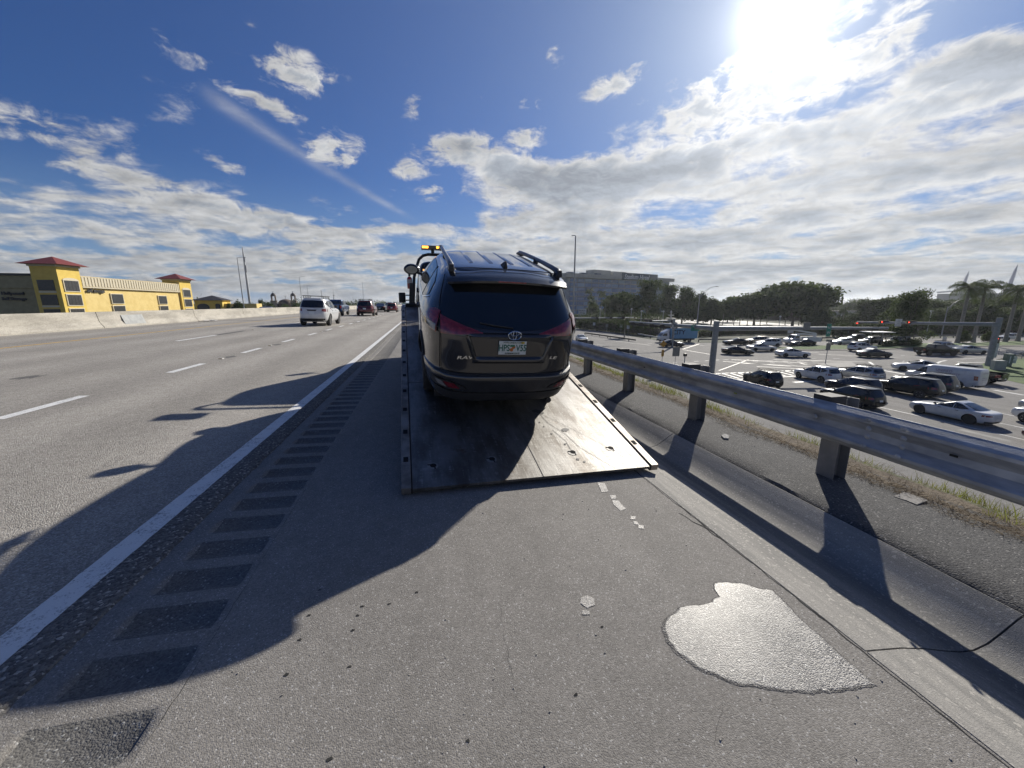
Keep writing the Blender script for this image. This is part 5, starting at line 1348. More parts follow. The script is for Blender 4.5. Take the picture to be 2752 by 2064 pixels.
# number plate
py = SV.end(0, .93, -1).y - .022
plate = sp('number_plate', MB().box((.015, py, .925), (.305, .006, .152)), M_plate, bevel=.002)
M_ptxt = mk('plate lettering green', (.02, .14, .10)); XZ = lambda x_, z, o=.0042: basis((1, 0, 0), (0, 0, 1), (x_, py - o, z))
for s_, x_ in (('HPS', -.078), ('V55', .112)):
    text_obj('lettering', s_, .092, M_ptxt, plate, XZ(x_, .922) @ Matrix.Diagonal((.80, 1.12, 1, 1)), bold=.0015)
text_obj('lettering', 'MYFLORIDA.COM', .026, mk('plate small print', (.04, .07, .05)), plate, XZ(.015, .985))
text_obj('lettering', 'SUNSHINE STATE', .021, MATS['plate small print'], plate, XZ(.015, .864), bold=.0006)
orange = mk('printed orange', (.58, .17, .03)); leaf_ = mk('printed leaf', (.05, .22, .12))
for (x_, z, r_) in ((.004, .905, .020), (.026, .935, .019)): MB().lathe([(.0, .0038), (r_, .0038), (r_, .0046)], (x_, 0, 0), 20, 'Y', Matrix.Diagonal((1, -1, 1))).build('printed_fruit', orange, plate).location = (0, py, z)
MB().box((.012, py - .004, .950), (.05, .0015, .022)).build('printed_leaf', leaf_, plate)
MB().box((.125, py - .004, .985), (.036, .0015, .024)).build('sticker', mk('yellow sticker', (.55, .40, .05)), plate)
# badge of three ovals, model lettering
by = SV.end(0, 1.06, -1, .036).y
def oval(cx_, cz, a, c_, r_, n=28): return MB().tube([(cx_ + math.cos(2 * PI * k / n) * a, by, cz + math.sin(2 * PI * k / n) * c_) for k in range(n + 1)], r_, 6)
bd = oval(.03, 1.062, .070, .048, .0058).build('badge', M_chrome, suv, smooth=60)
oval(.03, 1.062, .020, .044, .0046).build('inner_oval', M_chrome, bd, smooth=60); oval(.03, 1.082, .046, .022, .0046).build('inner_oval', M_chrome, bd, smooth=60)
text_obj('model_lettering', 'RAV4', .062, M_chrome, suv, basis((1, .02, 0), (0, 0, 1), (-.47, SV.end(-.47, .80, -1, .006).y, .80)) @ Matrix.Diagonal((1.5, .8, 1, 1)), bold=.001, shear=.2)
text_obj('model_lettering', 'LE', .056, M_chrome, suv, basis((1, -.02, 0), (0, 0, 1), (.50, SV.end(.50, .80, -1, .006).y, .80)) @ Matrix.Diagonal((1.5, .8, 1, 1)), bold=.001, shear=.2)
# underside, wheels, exhaust
sp('underbody', MB().box((0, 0, .34), (1.5, 3.9, .14)), M_arch)
sp('exhaust', MB().tube([(.56, -1.9, .22), (.56, -2.16, .21)], .035, 12), mk('exhaust pipe', (.10, .10, .10), rough=.4, metal=.8))
sp('mud_flap', MB().box((.68, -1.75, .20), (.22, .02, .20)), M_plastic); sp('mud_flap', MB().box((-.68, -1.75, .20), (.22, .02, .20)), M_plastic)
sp('headlight', MB().box((-.7, 2.0, .95), (.3, .2, .12)), M_clear); sp('headlight', MB().box((.7, 2.0, .95), (.3, .2, .12)), M_clear)
SV.patch_end('windscreen', ([(-.62, 1.54), (0, 1.56), (.62, 1.54)], [(-.80, 1.19), (0, 1.20), (.80, 1.19)]), M_glass, suv, 1, .008)
for y in (1.35, -1.31):
    for sg in (-1, 1): wheel(suv, sg * .80, y, .345, .225, M_rim)
# ------------------------------------------------------------------ trees
def leafcloud(centres, n_per, size, rng, squash=.7):
    """many small leaf cards scattered on the shells of clumps; numpy for speed"""
    C_ = np.array([c_[:3] for c_ in centres]); Rr = np.array([c_[3] for c_ in centres])
    idx = np.repeat(np.arange(len(C_)), n_per); n = len(idx)
    d_ = rng.normal(size=(n, 3)); d_ /= np.linalg.norm(d_, axis=1)[:, None]
    r_ = Rr[idx] * (rng.random(n) ** .45) * (1 + .25 * rng.normal(size=n) * .5); P_ = C_[idx] + d_ * r_[:, None] * np.array([1, 1, squash])
    u = rng.normal(size=(n, 3)); u /= np.linalg.norm(u, axis=1)[:, None]
    w = np.cross(u, rng.normal(size=(n, 3))); w /= np.linalg.norm(w, axis=1)[:, None]
    s_ = size * (.6 + .8 * rng.random(n))[:, None]
    v = np.stack([P_ - u * s_, P_ + w * s_ * .55, P_ + u * s_, P_ - w * s_ * .55], 1).reshape(-1, 3)
    me = bpy.data.meshes.new('crown'); me.vertices.add(len(v)); me.vertices.foreach_set('co', v.ravel())
    me.loops.add(n * 4); me.loops.foreach_set('vertex_index', np.arange(n * 4, dtype=np.int32)); me.polygons.add(n)
    me.polygons.foreach_set('loop_start', np.arange(0, n * 4, 4, dtype=np.int32)); me.update(); me.validate(); return me
M_leafd = leafmat('dark foliage', (.085, .115, .038), (.028, .044, .016), .35, .28)
M_leafm = leafmat('mid foliage', (.085, .115, .035), (.045, .065, .02), .6, .28)
M_palm = leafmat('palm foliage', (.10, .125, .045), (.05, .07, .022), .8, .25)
M_hedge = leafmat('hedge foliage', (.070, .095, .026), (.040, .055, .018), .8, .2)
M_bark = mk('bark', (.16, .13, .10), (.09, .075, .06), 5, .9, bump=.02)
M_ptrunk = mk('palm trunk', (.30, .27, .23), (.20, .18, .15), 3, .9, aniso=(1, 1, 6))
def tree_proto(seed, H_, W_, kind):
    """returns crown mesh and trunk mesh, unit-ish: real metres"""
    g_ = random.Random(seed); rng = np.random.default_rng(seed); cs = []; b = MB()
    th = H_ * (.22 if kind != 'tall' else .18)
    b.tube([(0, 0, 0), (g_.uniform(-.1, .1), 0, th * .6), (g_.uniform(-.3, .3), g_.uniform(-.3, .3), th * 1.25)], [.45 * H_ / 14, .34 * H_ / 14, .26 * H_ / 14], 8)
    if kind == 'umbrella':
        for k in range(24):
            a = k * 2.4; r_ = W_ / 2 * math.sqrt((k + .5) / 24) * .92; z = H_ * (.60 + .30 * (1 - (r_ / (W_ / 2)) ** 2) + g_.uniform(-.06, .05))
            cs.append((math.cos(a) * r_, math.sin(a) * r_, z, W_ * g_.uniform(.11, .17)))
        for k in range(22):
            a = g_.random() * 6.28; r_ = W_ / 2 * g_.uniform(.1, .85); cs.append((math.cos(a) * r_, math.sin(a) * r_, H_ * g_.uniform(.34, .60), W_ * g_.uniform(.11, .16)))
    elif kind == 'tall':
        for k in range(40):
            z = g_.uniform(.16, .93); r_ = W_ / 2 * math.sqrt(max(.05, 1 - ((z - .5) / .55) ** 2)) * g_.uniform(.2, .9); a = g_.random() * 6.28
            cs.append((math.cos(a) * r_, math.sin(a) * r_, H_ * z, W_ * g_.uniform(.15, .24)))
    else:
        for k in range(38):
            a = g_.random() * 6.28; f_ = g_.random(); z = .20 + .70 * f_; r_ = W_ / 2 * math.sqrt(max(.04, 1 - (f_ * 1.05) ** 2.2)) * g_.uniform(.25, .95)
            cs.append((math.cos(a) * r_, math.sin(a) * r_, H_ * z, W_ * g_.uniform(.13, .21)))
    for c_ in cs[::3]:
        b.tube([(0, 0, th), (c_[0] * .45, c_[1] * .45, th + (c_[2] - th) * .45), (c_[0] * .95, c_[1] * .95, c_[2])], [.15, .10, .04], 5)
    n = int(9000 / len(cs) * (1.5 if kind == 'umbrella' else 1.0))
    me = leafcloud(cs, n, W_ * .018 + .10, rng, .62 if kind == 'umbrella' else .85)
    tr = b.mesh('trunk', 60, [M_bark]); return me, tr
PROTO = {}
for k, (sd_, H_, W_) in {'umbrella': (3, 14, 22), 'tall': (5, 18, 12), 'round': (8, 11, 12), 'round2': (11, 11, 13), 'shrub': (14, 7, 9)}.items():
    PROTO[k] = (tree_proto(sd_, H_, W_, 'round' if k in ('round2', 'shrub') else k), H_, W_)
def tree(kind, x_, y_, zbase, H_, W_, lab, group='trees round the junction', m_=None, name='tree'):
    (cm, tm), h0, w0 = PROTO[kind]
    key = (kind, (m_ or M_leafd).name)
    if key not in PROTO:
        c2 = cm.copy() if len(cm.materials) else cm
        c2.materials.clear(); c2.materials.append(m_ or M_leafd); PROTO[key] = c2
    e = empty(name, (x_, y_, zbase), rnd.random() * 6.28, lab, 'tree', group)
    e.scale = (W_ / w0, W_ / w0, H_ / h0)
    link('crown', PROTO[key], e); link('trunk', tm, e); return e
def tree_px(kind, px, depth, top_py, width_px, lab, zb=LOW, m_=None, name='tree', group='trees round the junction'):
    p = at(px, 800, depth); t_ = at(px, top_py, depth)
    return tree(kind, p.x, p.y, zb, (t_.z - zb) * .90, width_px / FPX * depth, lab, group, m_, name)
# palms
def palm_mesh(seed, L_, n, droop, up, small=False):
    g_ = random.Random(seed); vs = []; fs = []
    for k in range(n):
        a = k * 2.4 + g_.uniform(-.2, .2); e0 = g_.uniform(.1, 1.25) if k % 3 else g_.uniform(-.5, .3); L = L_ * g_.uniform(.8, 1.1); p = Vector((0, 0, 0)); el_ = e0; pts = []
        for i in range(9):
            d_ = Vector((math.cos(a) * math.cos(el_), math.sin(a) * math.cos(el_), math.sin(el_))); pts.append((p.copy(), d_.copy())); p = p + d_ * L / 8; el_ -= droop * (.5 + i / 8)
        for i, (q, d_) in enumerate(pts[1:]):
            sd_ = Vector((-math.sin(a), math.cos(a), 0)); ll = L * .26 * math.sin(PI * (i + 1) / 9.2) + .1
            for s_ in (-1, 1):
                for j in range(3):
                    o = q - d_ * (L / 8) * j / 3; tip = o + sd_ * s_ * ll + d_ * ll * .5 + Vector((0, 0, -ll * (.55 + .2 * g_.random()))); w = L * .018
                    m = len(vs); vs += [tuple(o - d_ * w), tuple(o + d_ * w), tuple(tip)]; fs.append((m, m + 1, m + 2))
            m = len(vs); q0 = pts[i][0]; vs += [tuple(q0 + sd_ * .03), tuple(q0 - sd_ * .03), tuple(q - sd_ * .025), tuple(q + sd_ * .025)]; fs.append((m, m + 1, m + 2, m + 3))
    me = bpy.data.meshes.new('crown'); me.from_pydata(vs, [], fs); me.materials.append(M_palm); me.update(); return me
PALM = [palm_mesh(s_, 3.6, 22, .27, 1) for s_ in (1, 2, 3)]; PALM2 = [palm_mesh(s_, 1.8, 20, .30, 1) for s_ in (4, 5)]
def palm(px, base_py, top_py, lab, big=True, depth=None, group=None, k=[0], fs=1.0, px_top=None):
    if depth is None: p = gnd(px, base_py)
    else: p = at(px, 800, depth)
    depth = (Vector((p.x, p.y, 0)) - Vector((0, 0, 0))).length; 
    dcam = p.x * _sy + p.y * _cy
    # solve the height so that the crown centre falls on top_py
    z = at(px, top_py, dcam / (_cp)).z
    e = empty('palm_tree', (p.x, p.y, LOW), k[0] * 1.3, lab, 'palm tree', group or 'royal palms on the grassy median')
    k[0] += 1; h = z - LOW
    r0 = .34 if big else .14
    MB().lathe([(r0 * 1.35, 0), (r0 * 1.0, h * .08), (r0 * .85, h * .5), (r0 * .8, h * .82), (r0 * .5, h * .9), (r0 * .3, h)], (0, 0, 0), 12).build('trunk', M_ptrunk, e, smooth=60)
    c_ = link('crown', (PALM if big else PALM2)[k[0] % (3 if big else 2)], e); c_.location = (0, 0, h); c_.scale = (fs,) * 3
    return e
palm(*c8(890, 460), 775, 'tall royal palm in the median, leftmost of the four', True)
palm(*c8(1205, 452), 778, 'tall royal palm second from the left in the median', True)
palm(*c8(1835, 440), 782, 'tall royal palm in the median behind the signal post with red lights', True)
palm(*c8(2080, 430), 780, 'tall royal palm at the right edge of the picture', True)
palm(*c8(2380, 425), 778, 'tall royal palm just beyond the right edge of the picture', True)
for i, (px, dp, tp) in enumerate([(1583, 190, 783), (1588, 196, 798), (1617, 180, 790), (1592, 150, 812), (1628, 150, 812), (1684, 95, 858), (1950, 150, 838), (1980, 148, 842), (1996, 150, 840), (2017, 152, 832), (2052, 150, 840), (2120, 152, 830), (2157, 148, 840), (2176, 132, 856), (2276, 140, 832), (2070, 160, 835), (2240, 150, 838)]):
    palm(px, 0, tp, ['twin palm in front of the hotel facade, left of a pair', 'short palm beside the taller one at the hotel', 'palm in front of the hotel near its middle', 'palm beside the white hotel sign', 'palm left of the big fig tree', 'low palm growing out of the hedge near the signs', 'small palm at the left end of the parking lot hedge', 'small palm second along the parking lot', 'small palm third along the parking lot', 'small palm with dark crown under the big tree', 'small palm before the white van in the parking lot', 'small palm next to the big trunk at the parking lot', 'small palm right of the big trunk', 'low bushy palm before the hedge', 'pale palm alone to the right of the big tree', 'small palm behind the parking lot hedge', 'small palm far right on the parking lot edge'][i], False, dp, 'small palms round the parking lot', fs=1.5 if i < 6 else 1.35)
# big trees, read from left to right
T_ = [('round', 1595, 200, 812, 70, 'dark bushy tree left of the white hotel sign'), ('umbrella', 1672, 158, 778, 105, 'broad fig tree in front of the left part of the hotel'), ('tall', 1745, 165, 738, 78, 'tallest dark tree in front of the hotel'), ('tall', 1798, 172, 752, 62, 'tall loose tree at the right end of the hotel'),
      ('round2', 1838, 160, 768, 90, 'dark spreading tree right of the hotel with a ragged top'), ('round', 1882, 168, 778, 60, 'tree between the ragged one and the street lamp'), ('round', 1918, 158, 793, 76, 'rounded tree just right of the double street lamp'),
      ('umbrella', 2035, 150, 778, 165, 'left half of the great spreading fig over the parking lot'), ('umbrella', 2140, 146, 748, 190, 'great spreading fig tree with the widest crown'), ('round2', 2195, 150, 775, 70, 'right end tree of the great fig group'),
      ('round', 1962, 175, 808, 60, 'low tree filling the gap left of the great fig')]
for k_, px, dp, tp, wpx, lab in T_: tree_px(k_, px, dp, tp, wpx, lab)
R_ = [(2250, 300, 811, 90), (2300, 280, 806, 80), (2335, 145, 795, 90), (2385, 140, 790, 110), (2430, 150, 798, 80), (2470, 130, 793, 110), (2520, 128, 800, 100), (2560, 140, 802, 100), (2600, 125, 795, 110), (2650, 130, 792, 110), (2700, 122, 790, 110), (2745, 126, 786, 110), (2790, 120, 788, 110), (2420, 115, 822, 80), (2505, 112, 820, 90), (2580, 112, 815, 90), (2670, 108, 812, 100), (2740, 108, 815, 90)]
RL = ['far low tree beyond the car park wall', 'far tree in the gap right of the great fig', 'dark tree at the left start of the tree wall', 'rounded tree second in the tree wall', 'lower tree third in the tree wall', 'tree with pale gaps in the tree wall', 'tree in the wall above the right-hand signal', 'tree behind the slanting street lamp', 'tree left of the first royal palm crown', 'tree behind the first royal palm trunk', 'tree between the royal palm trunks', 'tall tree behind the last royal palms', 'tree just beyond the right edge', 'low tree under the left end of the tree wall', 'low tree above the far guardrail', 'low tree left of the palm trunks', 'low tree between the palm trunks', 'low tree behind the signal post']
for i, (px, dp, tp, wpx) in enumerate(R_): tree_px(['round', 'round2', 'tall'][i % 3] if i != 1 else 'round', px, dp, tp, wpx, RL[i], m_=[M_leafd, M_leafm][i % 2])
# dark understorey closing the view beneath the crowns: hedges
def hedge(name, pix, h, w, lab, dens=190, z0=LOW, m_=M_hedge):
    P = [Vector(p) if len(p) == 3 else gnd(*p) for p in pix]; cs = []
    for a, c_ in zip(P[:-1], P[1:]):
        L = (c_ - a).length; n = max(2, int(L / (w * .55)))
        for k in range(n):
            q = a.lerp(c_, k / n)
            for zz in (.22, .62, .86): cs.append((q.x + rnd.uniform(-.2, .2), q.y + rnd.uniform(-.2, .2), z0 + h * (zz + rnd.uniform(-.06, .06)), w * rnd.uniform(.42, .56)))
    rng = np.random.default_rng(len(cs)); me = leafcloud(cs, dens, .12 * max(1, h / 2), rng, .8); me.materials.append(m_)
    core = MB()
    for a, c_ in zip(P[:-1], P[1:]): core.beam((a.x, a.y, z0 + h * .42), (c_.x, c_.y, z0 + h * .42), w * .30, h * .7)
    e = empty(name, (0, 0, 0), 0, lab, 'hedge'); link('foliage', me, e); core.build('stems', M_bark, e); return e
hedge('hedge', [(1560, 884), (1610, 889), (1660, 893), (1712, 899)], 3.4, 3.0, 'clipped hedge behind the small white signs')
hedge('hedge', [(1712, 899), (1745, 902), (1772, 904)], 2.6, 2.4, 'clipped hedge right of the low palm up to the blue truck')
hedge('hedge', [(1700, 885), (1770, 886), (1800, 884)], 2.6, 2.4, 'second hedge terrace behind the front one')
hedge('hedge', [(1880, 905), (1960, 900), (2040, 899), (2120, 900), (2240, 898)], 1.6, 2.4, 'low shaded hedge behind the signal arm and the far guardrail')
pg = [at(1540, 800, 140), at(1640, 800, 135), at(1740, 800, 132), at(1815, 800, 130)]
hedge('hedge', [(p.x, p.y, LOW) for p in pg], 4.2, 5, 'dark garden undergrowth below the trees in front of the hotel', 150, m_=M_leafd)
pk = [at(1862, 800, 238), at(1960, 800, 222), at(2060, 800, 200), at(2170, 800, 182)]
hedge('hedge', [(p.x, p.y, LOW) for p in pk], 3.6, 4, 'long brown-green hedge wall on the far side of the bright parking lot', 150, m_=leafmat('brown hedge foliage', (.075, .066, .038), (.045, .04, .026), .5, .1))
hedge('hedge', [(2170, 884), (2260, 878), (2330, 872), (2400, 872)], 3.0, 3, 'clipped hedge right of the parking lot')
hedge('hedge', [(2240, 905), (2330, 903), (2430, 898), (2540, 896), (2640, 894), (2760, 893)], 3.2, 3, 'dark undergrowth along the far road behind the palms')
hedge('shrub', [c7(1700, 525), c7(1900, 515), c7(2150, 520), c8(120, 495)], .9, 1.6, 'low planting at the tree on the median')
tag(bpy.data.objects['shrub'], 'low dark shrubs round the tree at the median end', 'shrub')
for (a, h, lab) in [(c8(1000, 460), 1.8, 'small leafy bush in the median between the first two palms'), (c8(1500, 440), 1.6, 'small bush in the median right of the second palm')]:
    p = gnd(*a); tree('shrub', p.x, p.y, LOW, h * 1.4, 2.2, lab, 'small bushes on the median', M_leafm, 'bush')
p = gnd(*c7(2140, 505)); t_ = tree('tall', p.x + 1, p.y + 1, LOW, 11, 7, 'tree on the median just left of the open off-roader', m_=M_leafd)
# leafy edge of the lawn near the cabinets
far = [(0, 900, 4)]
cs = []
for i in range(150):
    az_ = R(rnd.uniform(-30, 75)); d_ = rnd.uniform(420, 900); cs.append((math.sin(az_) * d_, math.cos(az_) * d_, LOW + rnd.uniform(2, 8), rnd.uniform(6, 13)))
for i in range(60):
    az_ = R(rnd.uniform(-16, 4)); d_ = rnd.uniform(420, 1000); cs.append((math.sin(az_) * d_, math.cos(az_) * d_, LOW + rnd.uniform(3, 9), rnd.uniform(8, 12)))
cs = [c_ for c_ in cs if not (-40 < c_[0] < 8)]
me = leafcloud(cs, 300, .9, np.random.default_rng(4), .7); me.materials.append(M_leafd)
tag(link('far_woods', me), 'far-off belt of trees along the horizon', 'woods', kind='stuff')
# left side trees beyond the barrier
for i, (px, dp, tp, wpx, kd, lab) in enumerate([(640, 118, 800, 46, 'round', 'bushy tree in front of the tall white mast beyond the barrier'), (613, 120, 812, 26, 'round2', 'small tree just right of the small yellow building'), (699, 150, 796, 14, 'tall', 'narrow pointed tree beyond the barrier'), (672, 150, 810, 40, 'round', 'low tree right of the white mast'), (720, 170, 811, 44, 'round2', 'low tree left of the bell towers'), (760, 180, 813, 50, 'round', 'low tree below the church dome'), (790, 185, 812, 40, 'round2', 'low tree right of the bell towers'),
      (915, 190, 812, 30, 'round', 'tree beyond the barrier left of the maroon suv'), (935, 200, 813, 30, 'round2', 'bushy tree above the barrier beside the maroon suv'), (1010, 260, 812, 40, 'round', 'far tree right of the maroon suv'), (1045, 300, 812, 46, 'round2', 'far tree above the black car'), (1085, 320, 812, 46, 'round', 'far tree beside the tow truck mirror'), (880, 220, 814, 40, 'round2', 'far tree right of the white suv'), (845, 240, 814, 40, 'round', 'far tree hidden behind the white suv roof'), (545, 150, 808, 40, 'round', 'tree behind the small yellow building')]):
    tree_px(kd, px, dp, tp, wpx, lab, m_=[M_leafd, M_leafm][i % 2], group='trees beyond the barrier')

# ------------------------------------------------------------------ hotel
M_hwall = mk('hotel wall', (.27, .31, .36), (.23, .27, .32), .3, .8); M_hroof = mk('hotel fascia', (.40, .40, .36), (.34, .34, .31), .3, .8)
def glassmat(name, c1, c2, cell):
    m_ = mk(name, c1, c2, .12, .25, spec=.8, detail=2); return m_
M_hglass = glassmat('hotel sky-tinted glass', (.03, .10, .28), (.05, .15, .36), 1); M_hframe = mk('hotel mullion', (.05, .08, .14), rough=.5)  # blue of the reflected sky put into the glass base colour
def hotel():
    D0 = 262; a = at(1517, 900, D0); c_ = at(1787, 900, 318)        # left and right lower corners of the long front
    a.z = c_.z = LOW; ztop = at(1517, 743, D0).z; dr = (c_ - a); L = dr.length; ang = math.atan2(dr.y, dr.x)
    e = empty('hotel', a, ang, 'large eight storey hotel with sky-tinted glass front behind the trees', 'building')
    Hh = ztop - LOW; Dp = 22
    MB().box((L / 2, Dp / 2, Hh / 2 - .5), (L, Dp, Hh - 1)).build('wall', M_hwall, e)
    rf = MB().box((L / 2, Dp / 2, Hh + .2), (L + 5, Dp + 6, 2.6)).build('roof', M_hroof, e)
    MB().box((L * .37, Dp / 2, Hh + 3.4), (L * .16, 8, 4.6)).build('plant_room', M_hroof, rf); MB().box((L * .54, Dp / 2, Hh + 3.2), (L * .13, 8, 4.2)).build('plant_room', M_hroof, rf)
    for k in (.06, .17, .30): MB().box((L * k, 4, Hh + 2.1), (4, 3, 1.4)).build('roof_unit', M_hframe, rf)
    MB().box((L * .64, -3.2, Hh + 1.2), (L * .36, 1.0, 5.0)).build('sign_band', mk('hotel sign band', (.04, .065, .09), rough=.6), e)
    tx = text_obj('lettering', 'Stadium Hotel', 4.6, mk('pale lettering', (.85, .86, .88)), e, basis((1, 0, 0), (0, 0, 1), (L * .60, -3.85, Hh + .9)), bold=.05, shear=.25)
    nb = 15; nf = 8; fh = (Hh - 2) / nf; bw = L * .92 / nb
    for i in range(nb):
        if i >= nb - 2: continue
        for j in range(nf):
            x0 = L * .03 + i * bw; z0 = 1 + j * fh
            w_ = MB().box((x0 + bw / 2, -.12, z0 + fh / 2), (bw - .6, .14, fh - .9)).build('window', M_hglass if (i * 7 + j * 3) % 5 else MATS['hotel pale glass'] if 'hotel pale glass' in MATS else mk('hotel pale glass', (.22, .34, .50), (.17, .29, .46), .2, .25), e)
            if (i + j) % 3 == 0: MB().box((x0 + bw / 2, -.22, z0 + .9), (bw * .8, .06, .16)).build('rail', M_hframe, w_)
    for j in range(nf + 1): MB().box((L * .49, -.22, 1 + j * fh - .1), (L * .93, .35, .30)).build('floor_edge', M_hframe, e)
    MB().box((L * .965, -.3, Hh * .5), (L * .06, .5, Hh - 2)).build('end_panel', M_hwall, e)
hotel()
p = at(1565, 838, 150); e = empty('hotel_sign', (p.x, p.y, LOW), -YAW - R(8), 'white roadside hotel sign with dark two-line lettering on a post', 'sign')
zc = p.z - LOW; MB().box((0, 0, zc), (3.0, .3, 2.3)).build('panel', mk('white sign face', (.62, .63, .63), rough=.5), e); MB().box((0, .1, zc / 2 - .6), (.5, .2, zc - 1.2)).build('post', M_blacks, e)
text_obj('lettering', 'Stadium', .75, M_black, e, basis((1, 0, 0), (0, 0, 1), (0, -.16, zc + .45)), bold=.02); text_obj('lettering', 'Hotel', .75, M_black, e, basis((1, 0, 0), (0, 0, 1), (0, -.16, zc - .40)), bold=.02)
# white fountain statue by the hotel
p = at(1802, 861, 118); e = empty('fountain', (p.x, p.y, LOW), 0, 'white tiered fountain in the hotel garden', 'fountain')
hF = p.z - LOW; W_ = mk('white stone', (.55, .54, .50), rough=.7)
MB().lathe([(.5, 0), (.3, .4), (.22, hF + .3), (1.4, hF + .5), (1.5, hF + .7), (.3, hF + .7), (.2, hF + 1.4), (.8, hF + 1.5), (.85, hF + 1.65), (.2, hF + 1.65), (.15, hF + 2.2), (.3, hF + 2.5), (.12, hF + 3.0)], (0, 0, 0), 20).build('basin', W_, e, smooth=40)
# low white-walled car park building and reddish wall right of the great tree
p0, p1 = at(2205, 848, 190), at(2300, 848, 205)
e = empty('low_building', (p0.x, p0.y, LOW), math.atan2(p1.y - p0.y, p1.x - p0.x), 'long low grey building beyond the parking lot', 'building'); L = (p1 - p0).length; hz_ = at(2205, 838, 190).z - LOW
MB().box((L / 2, 4, hz_ / 2), (L, 8, hz_)).build('wall', mk('grey wall', (.33, .34, .35)), e); MB().box((L / 2, 4, hz_ + .2), (L + 1, 9, .4)).build('roof', M_kerb, e)
for k in range(7): MB().box((L * (k + .5) / 7, -.05, hz_ * .5), (L / 9, .1, hz_ * .35)).build('window', M_glass, e)
p0, p1 = at(2190, 856, 172), at(2420, 862, 165)
e = empty('terrace_wall', (p0.x, p0.y, LOW), math.atan2(p1.y - p0.y, p1.x - p0.x), 'long low reddish wall beyond the hedge', 'wall'); L = (p1 - p0).length
MB().box((L / 2, .3, .9), (L, .6, 1.8)).build('wall_face', mk('reddish wall', (.22, .155, .13), (.17, .12, .10), 1), e); MB().box((L / 2, .3, 1.86), (L, .8, .12)).build('coping', M_kerb, e)

